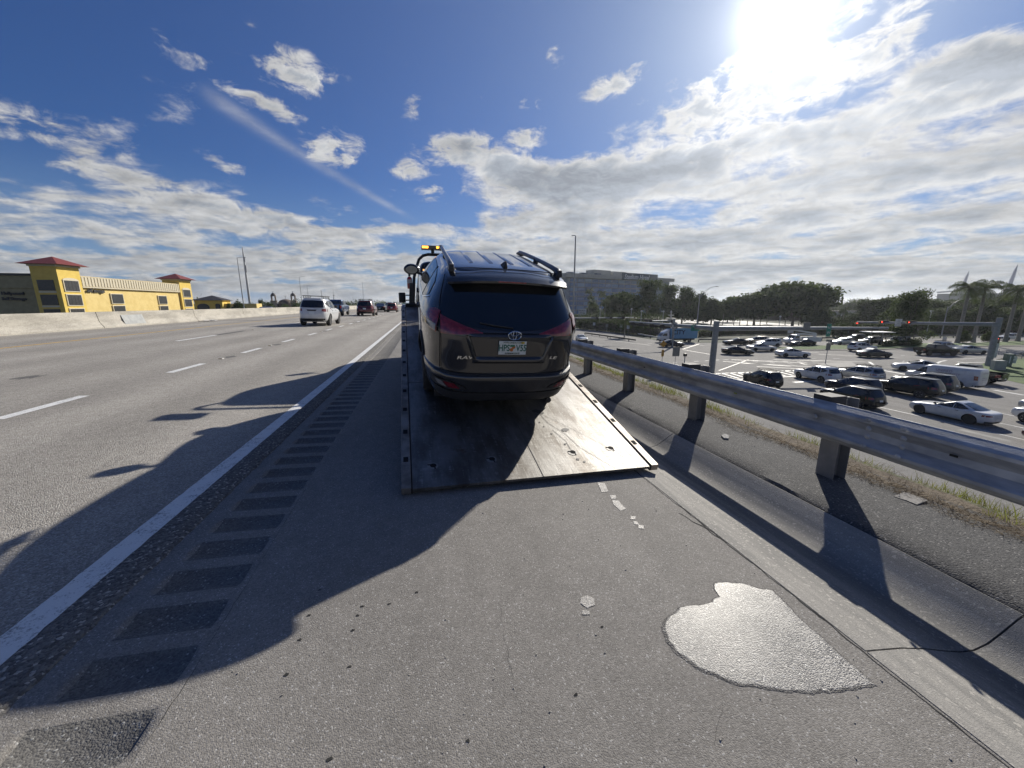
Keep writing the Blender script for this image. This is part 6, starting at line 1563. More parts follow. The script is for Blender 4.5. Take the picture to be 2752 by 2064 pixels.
# ------------------------------------------------------------------ yellow storage building on the left
M_yel = mk('sunny yellow stucco', (.72, .53, .13), (.66, .48, .11), 1.0, .9, bump=.01, bscale=8); M_pale = mk('pale yellow stucco', (.72, .56, .23), (.66, .50, .19), .8, .9, bump=.01, bscale=8)
M_cream = mk('cream trim', (.66, .60, .46), rough=.9); M_tile = mk('red roof metal', (.22, .045, .03), (.17, .035, .025), 2, .5); M_win = mk('dark shuttered window', (.025, .028, .03), (.05, .05, .05), 3, .3); M_lattice = mk('pale lattice', (.62, .55, .40), (.40, .34, .22), 8, .9)
M_shadew = mk('shaded stucco', (.34, .30, .18), (.28, .25, .15), 1, .9, bump=.01, bscale=8)  # yellow stucco of the end face, its shade painted in as olive
def storage():
    d0 = 94.0
    o = at(168, 800, d0); o.z = LOW; a1 = R(0.5)                       # the lit long face runs along this azimuth, away from the camera
    # local frame: +X along the lit face, away; +Y into the building (to the left)
    fx_ = Vector((math.sin(a1), math.cos(a1), 0)); ang = math.atan2(fx_.y, fx_.x)
    e = empty('storage_building', o, ang, 'long yellow self storage building with red roofed towers beyond the barrier', 'building')
    # solve distances along the face from photograph columns
    def along(px, ref=o):
        r = ray(px, 800); # intersect horizontal ray with the line o + t*fx_
        den = fx_.x * r.y - fx_.y * r.x; t = (r.x * o.y - r.y * o.x) / -den if den else 0
        t = (o.x * r.y - o.y * r.x) / (fx_.y * r.x - fx_.x * r.y); return t
    def zat(px, py, t):
        w = o + fx_ * t; dcam = (w.x * _sy + w.y * _cy); r = ray(px, py); k = dcam / (r.x * _sy + r.y * _cy); return EYE + r.z * k - LOW
    tw = along(228); te = along(487); te2 = along(518)
    zt = zat(228, 717, tw); zw = zat(228, 741, tw); 
    D_ = 30.0
    MB().box(((tw + te) / 2, D_ / 2 + .6, zw / 2), (te - tw, D_, zw)).build('wall', M_pale, e)
    lat = MB().box(((tw + te) / 2, .35, zw - 1.4), (te - tw, .5, 2.6)).build('cornice', M_lattice, e)
    for k in range(40): MB().box((tw + (te - tw) * (k + .5) / 40, .06, zw - 1.4), ((te - tw) / 80, .12, 2.3)).build('lattice_panel', M_cream, lat)
    MB().box(((tw + te) / 2, .3, zw - 2.85), (te - tw, .7, .25)).build('moulding', M_cream, e)
    # shaded end face
    xe = tw * .35; tq = 5.2 - tw; MB().box((xe + 6, 32 + tw + tq, zw / 2 - .2), (12, 64, zw - .4)).build('end_wall', M_shadew, e); MB().box((xe + 6, 32 + tw + tq, zw - .1), (12.6, 64, .5)).build('coping', M_blacks, e)
    MB().box((xe - .1, 32 + tw + tq, zw - 3.2), (.4, 64, .3)).build('moulding', M_shadew, e)
    def tower(x0, w, z, name, yel, wy=5.2):
        t = MB().box((x0 + w / 2, wy / 2, z / 2), (w, wy, z)).build(name, yel, e)
        r_ = MB(); ov = 1.5; c_ = (x0 + w / 2, wy / 2); zb = z + .02
        r_.add([(x0 - ov, -ov, zb), (x0 + w + ov, -ov, zb), (x0 + w + ov, wy + ov, zb), (x0 - ov, wy + ov, zb), (c_[0], c_[1] , z + 2.1), ], [(0, 1, 4), (1, 2, 4), (2, 3, 4), (3, 0, 4), (3, 2, 1, 0)]); r_.build('tower_roof', M_tile, e)
        MB().box((c_[0], c_[1], z - .25), (w + .5, wy + .5, .4)).build('eave', M_cream, e)
        for k in range(3):
            zc = z - 4.9 - k * 3.45
            MB().box((c_[0], -.08, zc), (w * .62 + .5, .16, 2.9)).build('window_frame', M_cream, e)
            wn = MB().box((c_[0], -.14, zc), (w * .62, .12, 2.5)).build('window', M_win, e)
            for q in (-1, 0, 1): MB().box((c_[0] + q * w * .155, -.215, zc), (.07, .02, 2.5)).build('mullion', M_plastic, wn)
            wn = MB().box((x0 - .10, c_[1], zc), (.2, wy * .62, 2.5)).build('window', M_win, e); MB().box((x0 - .06, c_[1], zc - 1.55), (.2, wy * .66, .45)).build('sill', M_cream, wn)
        ar = MB(); ar.lathe([(w * .36, -.02), (w * .36, .1)], (0, 0, 0), 24, 'Y'); a_ = ar.build('arch_moulding', M_cream, e); a_.location = (c_[0], -.11, z - 3.6); a_.scale = (1, 1, .28)
    tower(0, tw, zt, 'tower', M_yel); tower(te + .2, te2 - te - .2, zat(502, 750, te), 'tower', M_yel)
    for (pxa, pxb, tz) in ((305, 334, None), (430, 450, None)):
        xa, xb = along(pxa), along(pxb)
        for k in range(2):
            zc = zat(pxa, [806, 827][k] - (0 if pxa < 400 else 2), xa)
            zc = (zat(pxa, 790.5, xa) - 1.25) - k * 3.3 if pxa < 400 else (zat(pxa, 795.5, xa) - 1.25) - k * 3.3
            MB().box(((xa + xb) / 2, .5, zc), (xb - xa + .6, .35, 2.9)).build('window_frame', M_cream, e)
            MB().box(((xa + xb) / 2, .42, zc), (xb - xa, .36, 2.5)).build('window', M_win, e)
    x_ = along(265); text_obj('lettering', 'self storage', 1.25, M_black, e, basis((1, 0, 0), (0, 0, 1), (x_, .30, zat(265, 782, x_))), extr=.12, bold=.03)
    for s_, zz in (('Hollywood', 777), ('Self Storage', 780)):
        pass
        text_obj('lettering', s_, 1.0, M_black, e, basis((0, -1, 0), (0, 0, 1), (xe - .25, 11.2, (zw - 4.6 if s_[0] == 'H' else zw - 5.9))), extr=.1, bold=.03)
    # small street lamp with a white arm in front of the tower
    return e
storage()
def small_house():
    d0 = 120; p0 = at(520, 800, d0); e = empty('yellow_pavilion', (p0.x, p0.y, LOW), -YAW - R(20) * -1, 'small yellow building with dark hipped roof and arched openings', 'building')
    zt = at(520, 807, d0).z - LOW
    w1 = (583 - 520) / FPX * d0
    MB().box((w1 / 2, 4, zt / 2), (w1, 8, zt)).build('wall', M_yel, e)
    r_ = MB(); r_.add([(-.8, -.8, zt), (w1 + .8, -.8, zt), (w1 + .8, 8.8, zt), (-.8, 8.8, zt), (w1 / 2, 4, zt + 1.6)], [(0, 1, 4), (1, 2, 4), (2, 3, 4), (3, 0, 4), (3, 2, 1, 0)]); r_.build('roof', mk('dark roof tiles', (.03, .03, .032), rough=.6), e)
    def arch(x_, w, h, nm):
        pts = [(-w / 2, 0)] + [(math.cos(PI - PI * k / 10) * w / 2, h - w / 3 + math.sin(PI * k / 10) * w / 3) for k in range(11)] + [(w / 2, 0)]
        b = MB(); b.prism([(a, c_) for a, c_ in pts], -.08, .12); o = b.build(nm, M_win, e); o.rotation_euler = (R(90), 0, 0); o.location = (x_, -.02, zt - 1.0 - h)
    arch(w1 * .30, w1 * .44, 3.4, 'archway'); arch(w1 * .83, w1 * .18, 3.2, 'arched_window')
    MB().box((w1 + 4.5, 5, zt / 2 - .5), (9, 7, zt - 1)).build('wing', M_pale, e)
    MB().box((w1 + 3.2, 1.4, zt - 2.6), (2.6, .2, 1.2)).build('sign', M_win, e)
small_house()
def church():
    for (px, lab) in ((735, 'left bell tower of the distant tan church'), (788, 'right bell tower of the distant tan church')):
        d0 = 240; p0 = at(px, 800, d0); zt = at(px, 789, d0).z - LOW; e = empty('bell_tower', (p0.x, p0.y, LOW), .2, lab, 'bell tower', 'twin bell towers of the church')
        W_ = mk('tan church stucco', (.34, .28, .22), (.28, .23, .18), .5, .9); z1 = zt - 4.6
        MB().box((0, 0, z1 / 2), (3.4, 3.4, z1)).build('shaft', W_, e); MB().box((0, 0, z1 + .15), (3.9, 3.9, .35)).build('cornice', W_, e)
        for sx_ in (-1, 1):
            for sy_ in (-1, 1): MB().box((sx_ * 1.0, sy_ * 1.0, z1 + 1.7), (.65, .65, 2.9)).build('pier', W_, e)
        MB().box((0, 0, z1 + 3.2), (2.9, 2.9, .4)).build('cornice', W_, e)
        MB().lathe([(1.4, 0), (1.3, .6), (.9, 1.2), (.3, 1.6), (.08, 1.8), (.05, 2.6)], (0, 0, z1 + 3.4), 16).build('dome', mk('dark dome', (.10, .085, .08), rough=.7), e, smooth=50)
        MB().box((0, 0, z1 + 5.7), (.9, .1, .12)).build('cross_arm', M_blacks, e)
    p0 = at(767, 800, 245); e = empty('church_dome', (p0.x, p0.y, LOW), 0, 'brown church dome between the two bell towers', 'church'); zt = at(767, 804, 245).z - LOW
    MB().lathe([(4.6, 0), (4.6, zt - 3.2), (4.3, zt - 2.0), (3.4, zt - .9), (1.8, zt - .2), (.1, zt)], (0, 0, 0), 24).build('dome', mk('brown dome', (.15, .105, .08), (.12, .085, .065), 1), e, smooth=40)
    MB().box((0, 0, zt + 1.2), (.12, .12, 2.4)).box((0, 0, zt + 1.6), (1.1, .12, .12)).build('cross', M_blacks, e)
church()
# skyline towers far up the road
for i, (px, w, tp) in enumerate([(1021, 4, 813.4), (1038, 4, 814.2), (1047, 4, 813.2), (1054, 5, 814.4), (606 / 4.022 * 0 + 1030, 3, 815)]):
    d0 = 3200; p = at(px, 800, d0); h = at(px, tp, d0).z - LOW; ww = w / FPX * d0
    e = empty('tower_block', (p.x, p.y, LOW), 0, ['leftmost of the tiny pale tower blocks on the horizon', 'second tiny pale tower block on the horizon', 'tallest tiny tower block on the horizon', 'rightmost tiny tower block on the horizon', 'smallest tiny tower block on the horizon'][i], 'tower block', 'skyline far up the highway')
    MB().box((0, 0, h / 2), (ww, ww, h)).build('wall', mk('far concrete', (.40, .42, .44)), e); MB().box((0, 0, h + 2), (ww * .4, ww * .4, 4)).build('roof_room', MATS['far concrete'], e)

# ------------------------------------------------------------------ poles and lamps
M_pole = mk('grey pole', (.36, .37, .38), (.30, .31, .32), 3, .5, .3); M_polew = mk('pale pole', (.55, .56, .56), (.50, .51, .51), 3, .5)
def lamp_pole(px, py, depth, zb, lab, arm=1.6, r0=.13, heads=1, group='street lamps beside the highway', m_=M_pole, az=90):
    t = at(px, py, depth); e = empty('street_lamp', (t.x, t.y, zb), -R(az), lab, 'street lamp', group); h = t.z - zb
    MB().tube([(0, 0, 0), (0, 0, h * .5), (0, 0, h)], [r0, r0 * .8, r0 * .55], 8).build('pole', m_, e, smooth=60)
    for s_ in ((1,) if heads == 1 else (1, -1)):
        MB().tube([(0, 0, h - .1), (0, s_ * arm * .5, h + .05), (0, s_ * arm, h + .08)], r0 * .35, 6).build('arm', m_, e)
        MB().box((0, s_ * (arm + .35), h + .08), (.32, .75, .12), taper=.8).build('lamp_head', m_, e)
    return e
lamp_pole(637, 692, 94, .3, 'street lamp left of the tall white mast beyond the barrier', 1.3)
lamp_pole(804, 744, 161, .3, 'street lamp rising above the roof of the white off-road suv', 1.6)
lamp_pole(825, 767, 210, .3, 'second lamp pole above the white off-road suv, with a double head', 1.2, heads=2)
lamp_pole(894.6, 773, 260, .3, 'lamp pole right of the white off-road suv', 2); lamp_pole(947.5, 790, 400, .3, 'small lamp pole left of the maroon suv', 3); lamp_pole(1057, 802, 640, .3, 'tiny far lamp pole near the tow truck mirror', 4); lamp_pole(965, 800, 600, .3, 'tiny far lamp pole above the maroon suv', 4)
t = lamp_pole(1547, 634, 76, LOW, 'tall grey lamp pole standing right of the loaded suv', .1, .22, az=-60)
# tall slim masts
for (px, py, d0, r0, lab) in [(651, 664, 170, .62, 'very tall tapering white mast beyond the barrier'), (973.5, 757, 420, .35, 'tall thin antenna mast above the maroon suv'), (863, 781, 240, .20, 'dark pole behind the white off-road suv')]:
    t = at(px, py, d0); e = empty('mast', (t.x, t.y, LOW), 0, lab, 'mast'); h = t.z - LOW
    MB().tube([(0, 0, 0), (0, 0, h * .9), (0, 0, h)], [r0, r0 * .45, r0 * .2], 10).build('pole', M_polew if d0 != 240 else M_blacks, e, smooth=60)
    if d0 == 170: MB().box((.3, 0, h * .72), (.5, .3, 3)).box((.3, 0, h * .84), (.4, .3, 1.8)).build('antenna_panel', M_pole, e)
    else: MB().box((0, 0, h * .98), (.3, .3, 1)).build('tip', M_pole, e)
# leaning utility brace
# double-arm lamp at the parking lot and lamps on the right
def cobra(px, base_py, top_py, lab, arms, depth=None, tilt=0):
    p = gnd(px, base_py) if depth is None else at(px, 800, depth); p = Vector((p.x, p.y, LOW)); dcam = (p.x * _sy + p.y * _cy) / _cp
    h = at(px, top_py, dcam).z - LOW; e = empty('street_lamp', p, -YAW, lab, 'street lamp', 'curved-arm street lamps by the junction')
    MB().tube([(0, 0, 0), (0, 0, h * .5), (0, 0, h)], [.14, .11, .08], 8).build('pole', M_pole, e, smooth=60)
    for s_ in arms:
        MB().tube([(0, 0, h - .6), (s_ * 1.2, 0, h + .8), (s_ * 2.4, 0, h + 1.6), (s_ * 3.6, 0, h + 1.9)], .05, 6).build('arm', M_pole, e, smooth=60); MB().tube([(0, 0, h - 1.2), (s_ * 1.2, 0, h + .3), (s_ * 2.2, 0, h + 1.3)], .035, 6).build('brace', M_pole, e)
        MB().box((s_ * 4.1, 0, h + 1.9), (.9, .3, .16), taper=.8).build('lamp_head', M_pole, e)
cobra(1880, 0, 792, 'double-arm street lamp above the blue truck', (1, -1), 98); cobra(2553, 0, 824, 'slanting-looking street lamp before the tree wall', (1,), 100); 
for (px, py, d0, lab) in [(1613, 832, 120, 'garden lamp right of the white hotel sign'), (1697, 832, 125, 'garden lamp under the broad fig tree'), (1724, 838, 118, 'garden lamp left of the fountain with a white head'), (1783, 838, 122, 'garden lamp just left of the fountain'), (2503, 838, 92, 'short lamp post with globe near the right-hand signal'), (2097, 852, 120, 'short lamp post on the parking lot edge')]:
    t = at(px, py, d0); e = empty('garden_lamp', (t.x, t.y, LOW), 0, lab, 'lamp', 'short garden and parking lamps'); h = t.z - LOW
    MB().tube([(0, 0, 0), (0, 0, h)], .08, 8).build('pole', M_polew, e); MB().lathe([(.1, 0), (.28, .1), (.30, .35), (.1, .5)], (0, 0, h - .1), 12).build('lamp_head', M_polew, e, smooth=60)
# brace pole pair near the blue pickup
p = at(890, 800, 220); e = empty('utility_pole', (p.x, p.y, LOW), 0, 'leaning dark utility pole right of the white suv', 'pole'); hh = at(895, 792, 220).z - LOW
MB().tube([(0, 0, 0), (1.6, 0, hh)], .14, 6).build('pole', M_blacks, e); MB().box((1.5, 0, hh - .5), (1.2, .1, .1)).build('crossarm', M_blacks, e)

# ------------------------------------------------------------------ signals and signs
M_sig = mk('signal body black', (.012, .012, .013), rough=.5); M_backp = mk('signal back plate edge', (.46, .42, .22), rough=.6)
def post_arm(base, arms, lab, name='signal_mast', r0=.23, top=1.2):
    e = empty(name, base, 0, lab, 'signal mast', 'steel signal masts of the junction'); zt = max(a.z for a in arms) - LOW + top
    MB().tube([(0, 0, 0), (0, 0, zt)], [r0 * 1.15, r0], 8).build('post', M_mast, e, smooth=60)
    for a in arms:
        q = Vector((a.x - base.x, a.y - base.y, a.z - LOW)); b = Vector((0, 0, zt - top + .0)); d_ = (q - b).normalized()
        MB().tube([b + d_ * .15, b + (q - b) * .5, q], [r0 * .95, r0 * .68, r0 * .42], 8).build('arm', M_mast, e, smooth=60)
        MB().box(b + d_ * .35, (.6, .6, .55), rz=math.atan2(d_.y, d_.x)).build('bracket', M_mast, e)
    return e
M_mast = mk('weathered mast steel', (.25, .27, .285), (.19, .205, .22), 2, .5, .4)
A0 = gnd(1911, 1006); aL = at(1692, 865, 62); aR = at(2386, 882, 46)
mastA = post_arm(Vector((A0.x, A0.y, LOW)), [aL, aR], 'nearest steel signal mast with two long arms rising behind the guardrail', r0=.31, top=.9)
B0 = gnd(2655, 983); bL = at(2302, 866, 58); mastB = post_arm(Vector((B0.x, B0.y, LOW)), [bL], 'signal mast at the right with a long arm and red lights', r0=.30, top=.9)
C0 = at(1530, 853, 80); cR = at(1704, 853.5, 84); mastC = post_arm(Vector((C0.x, C0.y, LOW)), [cR], 'farther signal mast whose arm passes right of the tall lamp pole', r0=.2, top=.6)
D0_ = at(1812, 862, 74); dL = at(1742, 863, 72); mastD = post_arm(Vector((D0_.x, D0_.y, LOW)), [dL], 'short farther signal mast beside the round sign', r0=.2, top=.4)
def frac_on(base, tip, px, top):
    """point on the arm seen in photograph column px"""
    zt = tip.z; best = None
    for k in range(201):
        w = Vector((base.x, base.y, tip.z)).lerp(tip, k / 200); lx = w.x * _cy - w.y * _sy; ly = w.x * _sy + w.y * _cy; z = w.z - EYE
        d_ = ly * _cp - z * _sp; q = 1376 + FPX * lx / d_
        if best is None or abs(q - px) < best[0]: best = (abs(q - px), w)
    return best[1]
def signal(mast, base, tip, px, lab, front, dz=0.0, h3=True, size=1.0, top=.9):
    w = frac_on(base, tip, px, top); e = empty('traffic_light', (w.x, w.y, w.z + dz), -YAW - (0 if 1 else 0), lab, 'traffic light', 'horizontal traffic lights on the signal arms')
    W_, Hh = 1.35 * size, .46 * size
    MB().box((0, 0, 0), (W_, .10, Hh)).build('back_plate', M_backp if front else M_sig, e)
    MB().box((0, -.07 if front else .07, 0), (W_ - .12, .16, Hh - .10)).build('housing', M_sig, e)
    MB().box((0, 0, -.3), (.06, .06, .3)).build('hanger', M_mast, e)
    for i, x_ in enumerate((-.40, 0, .40)):
        x_ *= size; s_ = -1 if front else 1
        MB().lathe([(.13 * size, 0), (.15 * size, .18)], (x_, -.15 if front else .05, 0), 14, 'Y', Matrix.Diagonal((1, s_, 1)) if 0 else None).build('visor', M_sig, e)
    if front:
        red = mk('lit red signal', (.8, .05, .03), rough=.4, emit=(1, .07, .04), estr=5)
        b = MB().beam((-.40 * size + .12, -.17, 0), (-.40 * size - .11, -.17, 0), .05, .01); b = MB()
        b.box((-.40 * size, -.175, 0), (.20, .01, .045)); b.box((-.40 * size - .05, -.175, .04), (.10, .01, .04), M=Matrix.Rotation(R(-40), 3, 'Y')); b.box((-.40 * size - .05, -.175, -.04), (.10, .01, .04), M=Matrix.Rotation(R(40), 3, 'Y'))
        b.build('red_arrow', red, e)
    return e
for px, lab in ((1707, 'back of the leftmost traffic light on the long left arm'), (1730, 'back of the second traffic light on the long left arm'), (1759, 'back of the third traffic light on the long left arm'), (1789, 'back of the fourth traffic light on the long left arm, next to the round sign')): signal(mastA, Vector((A0.x, A0.y, 0)), aL, px, lab, False, -.25, size=1.1)
for px, lab in ((2281, 'back of the left traffic light at the right end of the near arm'), (2345, 'back of the right traffic light at the end of the near arm')): signal(mastA, Vector((A0.x, A0.y, 0)), aR, px, lab, False, -.1)
for px, lab in ((2375, 'left red arrow traffic light on the right-hand arm'), (2448, 'right red arrow traffic light on the right-hand arm')): signal(mastB, Vector((B0.x, B0.y, 0)), bL, px, lab, True, .12)
signal(mastB, Vector((B0.x, B0.y, 0)), bL, 2307, 'small traffic light at the far end of the right-hand arm', True, -.15, size=.7)
for px, lab in ((1598, 'back of the traffic light nearest the tall lamp pole'), (1636, 'back of the middle traffic light on the farther arm'), (1670, 'back of the right traffic light on the farther arm')): signal(mastC, Vector((C0.x, C0.y, 0)), cR, px, lab, False, 0, size=1.15)
for px, lab in ((1743, 'back of the traffic light at the tip of the short far arm'), (1799, 'back of the traffic light near the fountain')): signal(mastD, Vector((D0_.x, D0_.y, 0)), dL, px, lab, False, 0)
M_sgn = mk('white sign face', (.62, .63, .63), rough=.5); M_grn = mk('street sign green', (.015, .22, .15), (.012, .19, .13), 5, .5); M_sback = mk('bare sign back', (.22, .225, .22), (.18, .185, .18), 5, .5, .5); M_ysign = mk('amber sign back', (.50, .27, .05), (.42, .22, .04), 5, .6)
def hang_sign(base, tip, px, lab, w, h, dz, face, lines=(), rot=0, name='road_sign', cat='sign', tm=None):
    p = frac_on(base, tip, px, 0); e = empty(name, (p.x, p.y, p.z + dz), -YAW + rot, lab, cat)
    MB().box((0, -.32, 0), (w, .03, h)).build('panel', face, e, bevel=.01); MB().box((0, -.16, 0), (.06, .3, .06)).build('bracket', M_mast, e)
    for i, s_ in enumerate(lines):
        text_obj('lettering', s_, h / (len(lines) + .6) * .72, tm or M_black, e, basis((1, 0, 0), (0, 0, 1), (0, -.34, h / 2 - h * (i + .8) / (len(lines) + .6))))
    return e
A_ = Vector((A0.x, A0.y, 0)); B_ = Vector((B0.x, B0.y, 0))
hang_sign(B_, bL, 2409, 'white sign with black text between the two red arrow lights', .95, 1.05, .05, M_sgn, ('LEFT', 'TURN', 'YIELD', 'ON GREEN'))
hang_sign(A_, aR, 2222, 'green street name blade hanging from the near arm', .5, 1.5, -.2, M_grn, ('N', 'W'), tm=M_sgn)
hang_sign(A_, aL, 1866, 'green street name sign on the long left arm, in front of the blue truck', 1.1, .75, -.1, M_grn, ('NW 199', 'ST'), tm=M_sgn)
hang_sign(A_, aR, 2163, 'plain grey sign back at the middle of the near arm', .8, .9, .25, M_sback)
# round no-turn sign
p = frac_on(A_, aL, 1811, 0); e = empty('road_sign', p, -YAW, 'round white sign with a dark ring on the left arm', 'sign')
MB().lathe([(.50, 0), (.50, .03)], (0, -.35, -.05), 24, 'Y').build('panel', M_sgn, e); b = MB(); b.tube([(math.cos(2 * PI * k / 24) * .42, -.37, -.05 + math.sin(2 * PI * k / 24) * .42) for k in range(25)], .045, 5, False); b.tube([(-.3, -.37, .25), (.3, -.37, -.35)], .04, 5); b.tube([(-.1, -.36, -.3), (-.1, -.36, .15), (.15, -.36, .15), (.15, -.36, -.1)], .035, 5); b.build('ring', M_black, e)
def ground_sign(px, base_py, lab, parts, depth=None, rot=0.0, name='road_sign', group=None, post_r=.03, base_z=None, m_=M_pole):
    """parts: (w, h, centre py, material, lines)"""
    p = gnd(px, base_py) if depth is None else at(px, 800, depth); p = Vector((p.x, p.y, LOW)); dcam = (p.x * _sy + p.y * _cy) / _cp
    e = empty(name, p, -YAW + rot, lab, 'sign', group); zs = [at(px, q[2], dcam).z - LOW for q in parts]
    top = max(z + q[1] / 2 for z, q in zip(zs, parts)); MB().tube([(0, 0.04, 0), (0, 0.04, top)], post_r, 8).build('post', m_, e)
    for z, q in zip(zs, parts):
        if q[3] == 'diamond':
            MB().box((0, 0, z), (q[0] * .7, .02, q[0] * .7), M=Matrix.Rotation(R(45), 3, 'Y')).build('diamond_panel', M_ysign, e)
            continue
        MB().box((0, 0, z), (q[0], .02, q[1])).build('panel', q[3], e)
        for i, s_ in enumerate(q[4] if len(q) > 4 else ()):
            n = len(q[4]); text_obj('lettering', s_, q[1] / (n + .5) * .7, M_black, e, basis((1, 0, 0), (0, 0, 1), (0, -.014, z + q[1] / 2 - q[1] * (i + .75) / (n + .5))))
    return e
ground_sign(1777, 1000, 'amber diamond sign seen from behind with a small plate below', [(.85, .85, 922, 'diamond'), (.30, .80, 947, M_ysign)])
ground_sign(1812, 1004, 'plain grey rectangular sign back beside the amber one', [(.85, 1.1, 943, M_sback)])
p = gnd(1837, 1000); e = empty('pedestrian_button_post', (p.x, p.y, LOW), 0, 'short post with a black box right of the grey sign back', 'post'); MB().tube([(0, 0, 0), (0, 0, 2.0)], .06, 8).build('post', M_pole, e); MB().box((0, 0, 2.15), (.34, .3, .36)).build('button_box', M_sig, e, bevel=.03)
ground_sign(2218, 980, 'sign cluster on the traffic island with a grey back panel', [(.62, .95, 929, M_sback), (.9, .28, 913, M_sback)], post_r=.045)
for px, py, c_, lab in [(1596, 889, 869, 'small white sign at the left of the hedge'), (1630, 894, 873, 'small dark sign back second along the hedge'), (1668, 898, 874, 'white sign third along the hedge'), (1687, 899, 877, 'white sign with a black symbol fourth along the hedge')]:
    ground_sign(px, py, lab, [(.75 if 'white' in lab else .7, .9, c_, M_sgn if 'white' in lab else M_sback, ('72',) if 'symbol' in lab else ())], group='small signs along the hedge')
ground_sign(2537, 918, 'small pale sign on the median before the first palm', [(.9, .9, 908, M_sgn)])
ground_sign(2116, 925, 'small pale sign behind the far guardrail', [(.7, .7, 893, M_sback)])
ground_sign(2691, 900, 'small grey sign behind the right-hand mast', [(.8, .8, 882, M_sback)], 70)
# mast B: signal head and text boards facing the camera
dB = (B0.x * _sy + B0.y * _cy) / _cp
def onB(px, py, name, w, h, m_, lab, lines=(), cat='sign'):
    q = at(px, py, dB - .6); e = empty(name, q, -YAW - R(12), lab, cat); MB().box((0, 0, 0), (w, .04, h)).build('panel', m_, e); MB().box((0, .25, 0), (.06, .5, .06)).build('bracket', M_mast, e)
    for i, s_ in enumerate(lines): n = len(lines); text_obj('lettering', s_, h / (n + .6) * .62, M_black, e, basis((1, 0, 0), (0, 0, 1), (0, -.025, h / 2 - h * (i + .8) / (n + .6))))
    return e
onB(2672, 934, 'road_sign', .92, 1.10, M_sgn, 'upper white text sign on the right-hand mast', ('TURNING', 'VEHICLES', 'YIELD', 'TO PEDS')); onB(2667, 954, 'road_sign', .95, .72, M_sgn, 'lower white text sign on the right-hand mast', ('NO', 'TURN ON RED'))
q = at(2676, 915, dB - .5); e = empty('traffic_light', q, -YAW - R(12), 'traffic light on the right-hand mast post showing a red arrow', 'traffic light'); MB().box((0, 0, 0), (.85, .1, .95)).build('back_plate', M_sig, e); MB().box((0, -.1, 0), (.4, .2, .85)).build('housing', M_sig, e); MB().box((0, -.22, .25), (.22, .01, .06)).build('red_arrow', mk('lit red signal', (.8, .05, .03)), e)
# control cabinets and a green frame at the mast foot
def cab_(px, base, top, w, dpt, m_, lab, name='control_cabinet', cat='cabinet'):
    p = gnd(px, base); dcam = (p.x * _sy + p.y * _cy) / _cp; h = at(px, top, dcam).z - LOW; e = empty(name, (p.x, p.y, LOW), -YAW - R(20), lab, cat)
    MB().box((0, 0, h / 2), (w, dpt, h)).build('body', m_, e, bevel=.03); MB().box((0, -dpt / 2 - .01, h / 2), (w * .86, .02, h * .86)).build('door', m_, e); MB().box((0, 0, h + .03), (w + .08, dpt + .08, .06)).build('top', m_, e); return e
M_cabg = mk('cabinet grey', (.36, .37, .34), (.30, .31, .29), 2, .5, .2); M_cabgreen = mk('cabinet green', (.16, .21, .17), (.13, .17, .14), 2, .6)
cab_(2680, 994, 968, 1.1, .7, M_cabg, 'pale grey control cabinet at the foot of the right-hand mast'); cab_(2704, 984, 950, .7, .6, M_cabgreen, 'green control cabinet behind the grey one')
ground_sign(2718, 985, 'white board leaning in the lawn right of the cabinets', [(.95, .95, 965, M_sgn, ('PED', 'XING'))], post_r=.04)
# railing along the path behind the cabinets
p0, p1 = gnd(*c8(1700, 690)), gnd(*c8(2212, 780)); e = empty('hand_railing', (p0.x, p0.y, LOW), math.atan2(p1.y - p0.y, p1.x - p0.x), 'metal pipe railing beside the cabinets at the right edge', 'railing'); L = (p1 - p0).length + 6
for z in (.55, 1.1): MB().tube([(0, 0, z), (L, 0, z)], .03, 6).build('rail', M_pole, e)
k = 0
while k <= L: MB().tube([(k, 0, 0), (k, 0, 1.1)], .03, 6).build('post', M_pole, e); k += 1.8

# low guardrails down on the streets
def low_rail(pix, lab, h=.75, m_=M_rail, sp_=3.8):
    P = [gnd(*q) for q in pix]; e = empty('guardrail', (0, 0, 0), 0, lab, 'guardrail')
    for a, c_ in zip(P[:-1], P[1:]):
        L = (c_ - a).length; d_ = (c_ - a).normalized()
        MB().beam((a.x, a.y, LOW + h - .16), (c_.x, c_.y, LOW + h - .16), .08, .31).build('rail', m_, e)
        k = 0
        while k < L: q = a + d_ * k; MB().box((q.x, q.y + .1, LOW + h / 2 - .05), (.14, .16, h - .1)).build('post', M_block, e); k += sp_
M_dkrail = mk('dark dull rail', (.13, .135, .14), (.09, .095, .10), 3, .6, .2)  # darker, duller rail colour than the near guardrail
low_rail([(1714, 903), (1770, 914)], 'low guardrail at the lawn edge left of the blue truck'); low_rail([(1878, 919), (2060, 918), (2234, 914)], 'low dark guardrail behind the cars across the junction', m_=M_dkrail)
low_rail([c8(-1500, 405), c8(50, 365), c8(1560, 345), (2760, 904)], 'low guardrail along the far road in front of the dark trees', m_=M_dkrail); low_rail([(1572, 899), (1640, 909), (1708, 919)], 'low black barrier line on the road left of the blue truck', .6, M_blacks)
# canopy roof seen edge-on above the cars
p0 = at(2358, 892, 78); e = empty('shelter', (p0.x, p0.y, LOW), -YAW, 'small shelter with a thin pale flat roof beyond the dark suvs', 'shelter'); z = p0.z - LOW
MB().box((0, 0, z), (4.6, 3, .12)).build('roof', M_polew, e)
for s_ in (-1.2, 1.2): MB().tube([(s_, 0, 0), (s_, 0, z)], .08, 6).build('post', M_pole, e)
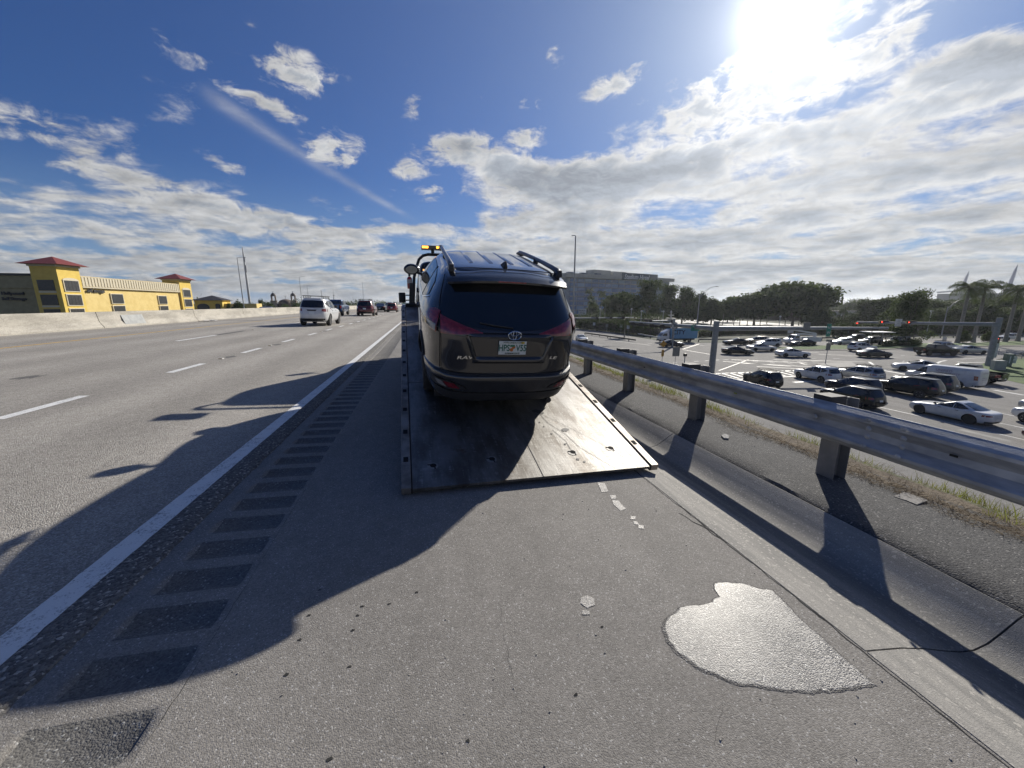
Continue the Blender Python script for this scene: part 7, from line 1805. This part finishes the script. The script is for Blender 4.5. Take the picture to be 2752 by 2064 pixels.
# stadium masts and canopy far to the right
for (px, py, d0, lab) in [(2604, 728, 620, 'pale pointed stadium mast behind the first palm crown'), (2735, 711, 560, 'pale pointed stadium mast at the far right')]:
    t = at(px, py, d0); e = empty('stadium_mast', (t.x, t.y, LOW), -YAW, lab, 'mast', 'pointed masts of the stadium'); h = t.z - LOW
    MB().tube([(-9, 0, 0), (-1.2, 0, h * .86), (0, 0, h)], [4.2, 1.6, .25], 8).build('spire', mk('pale violet steel', (.34, .34, .42)), e, smooth=60)
    for s_ in (-1, 1): MB().tube([(-1, 0, h * .9), (s_ * 26, 0, h * .45)], .12, 4).build('stay_cable', M_pole, e)
p0, p1 = at(2522, 786, 600), at(2800, 762, 520); e = empty('stadium', (0, 0, 0), 0, 'thin pale edge of the stadium roof showing through the palms', 'stadium')
MB().beam(p0, p1, 20, 1.6).build('canopy', mk('stadium white', (.62, .63, .64)), e); MB().beam(p0 + Vector((8, 4, -16)), p1 + Vector((0, 20, -26)), 14, 28).build('stand', mk('stadium grey', (.24, .25, .27)), e)
# green overhead sign far up the highway
p = at(1093, 819, 300); e = empty('highway_sign', (p.x, p.y, 0), 0, 'far green highway sign left of the tow truck', 'sign'); MB().box((0, 0, p.z), (6, .2, 2.6)).build('panel', M_grn, e); MB().tube([(2.6, 0, 0), (2.6, 0, p.z)], .15, 6).build('post', M_pole, e); MB().box((-5, 0, p.z - .4), (3, .2, 2.4)).build('plate', M_sgn, e)

# ------------------------------------------------------------------ humid air that pales the distance
hzm = bpy.data.materials.new('humid air'); hzm.use_nodes = True; t = hzm.node_tree; t.nodes.clear()
pv = t.nodes.new('ShaderNodeVolumePrincipled'); pv.inputs['Color'].default_value = (.86, .92, 1.0, 1); pv.inputs['Density'].default_value = .00014; pv.inputs['Anisotropy'].default_value = .45
o_ = t.nodes.new('ShaderNodeOutputMaterial'); t.links.new(pv.outputs[0], o_.inputs['Volume'])
hb = MB().box((1250, 1950, 28), (7600, 5200, 72)).build('haze', hzm); tag(hb, 'thin humid haze over the whole place', 'haze', kind='stuff')
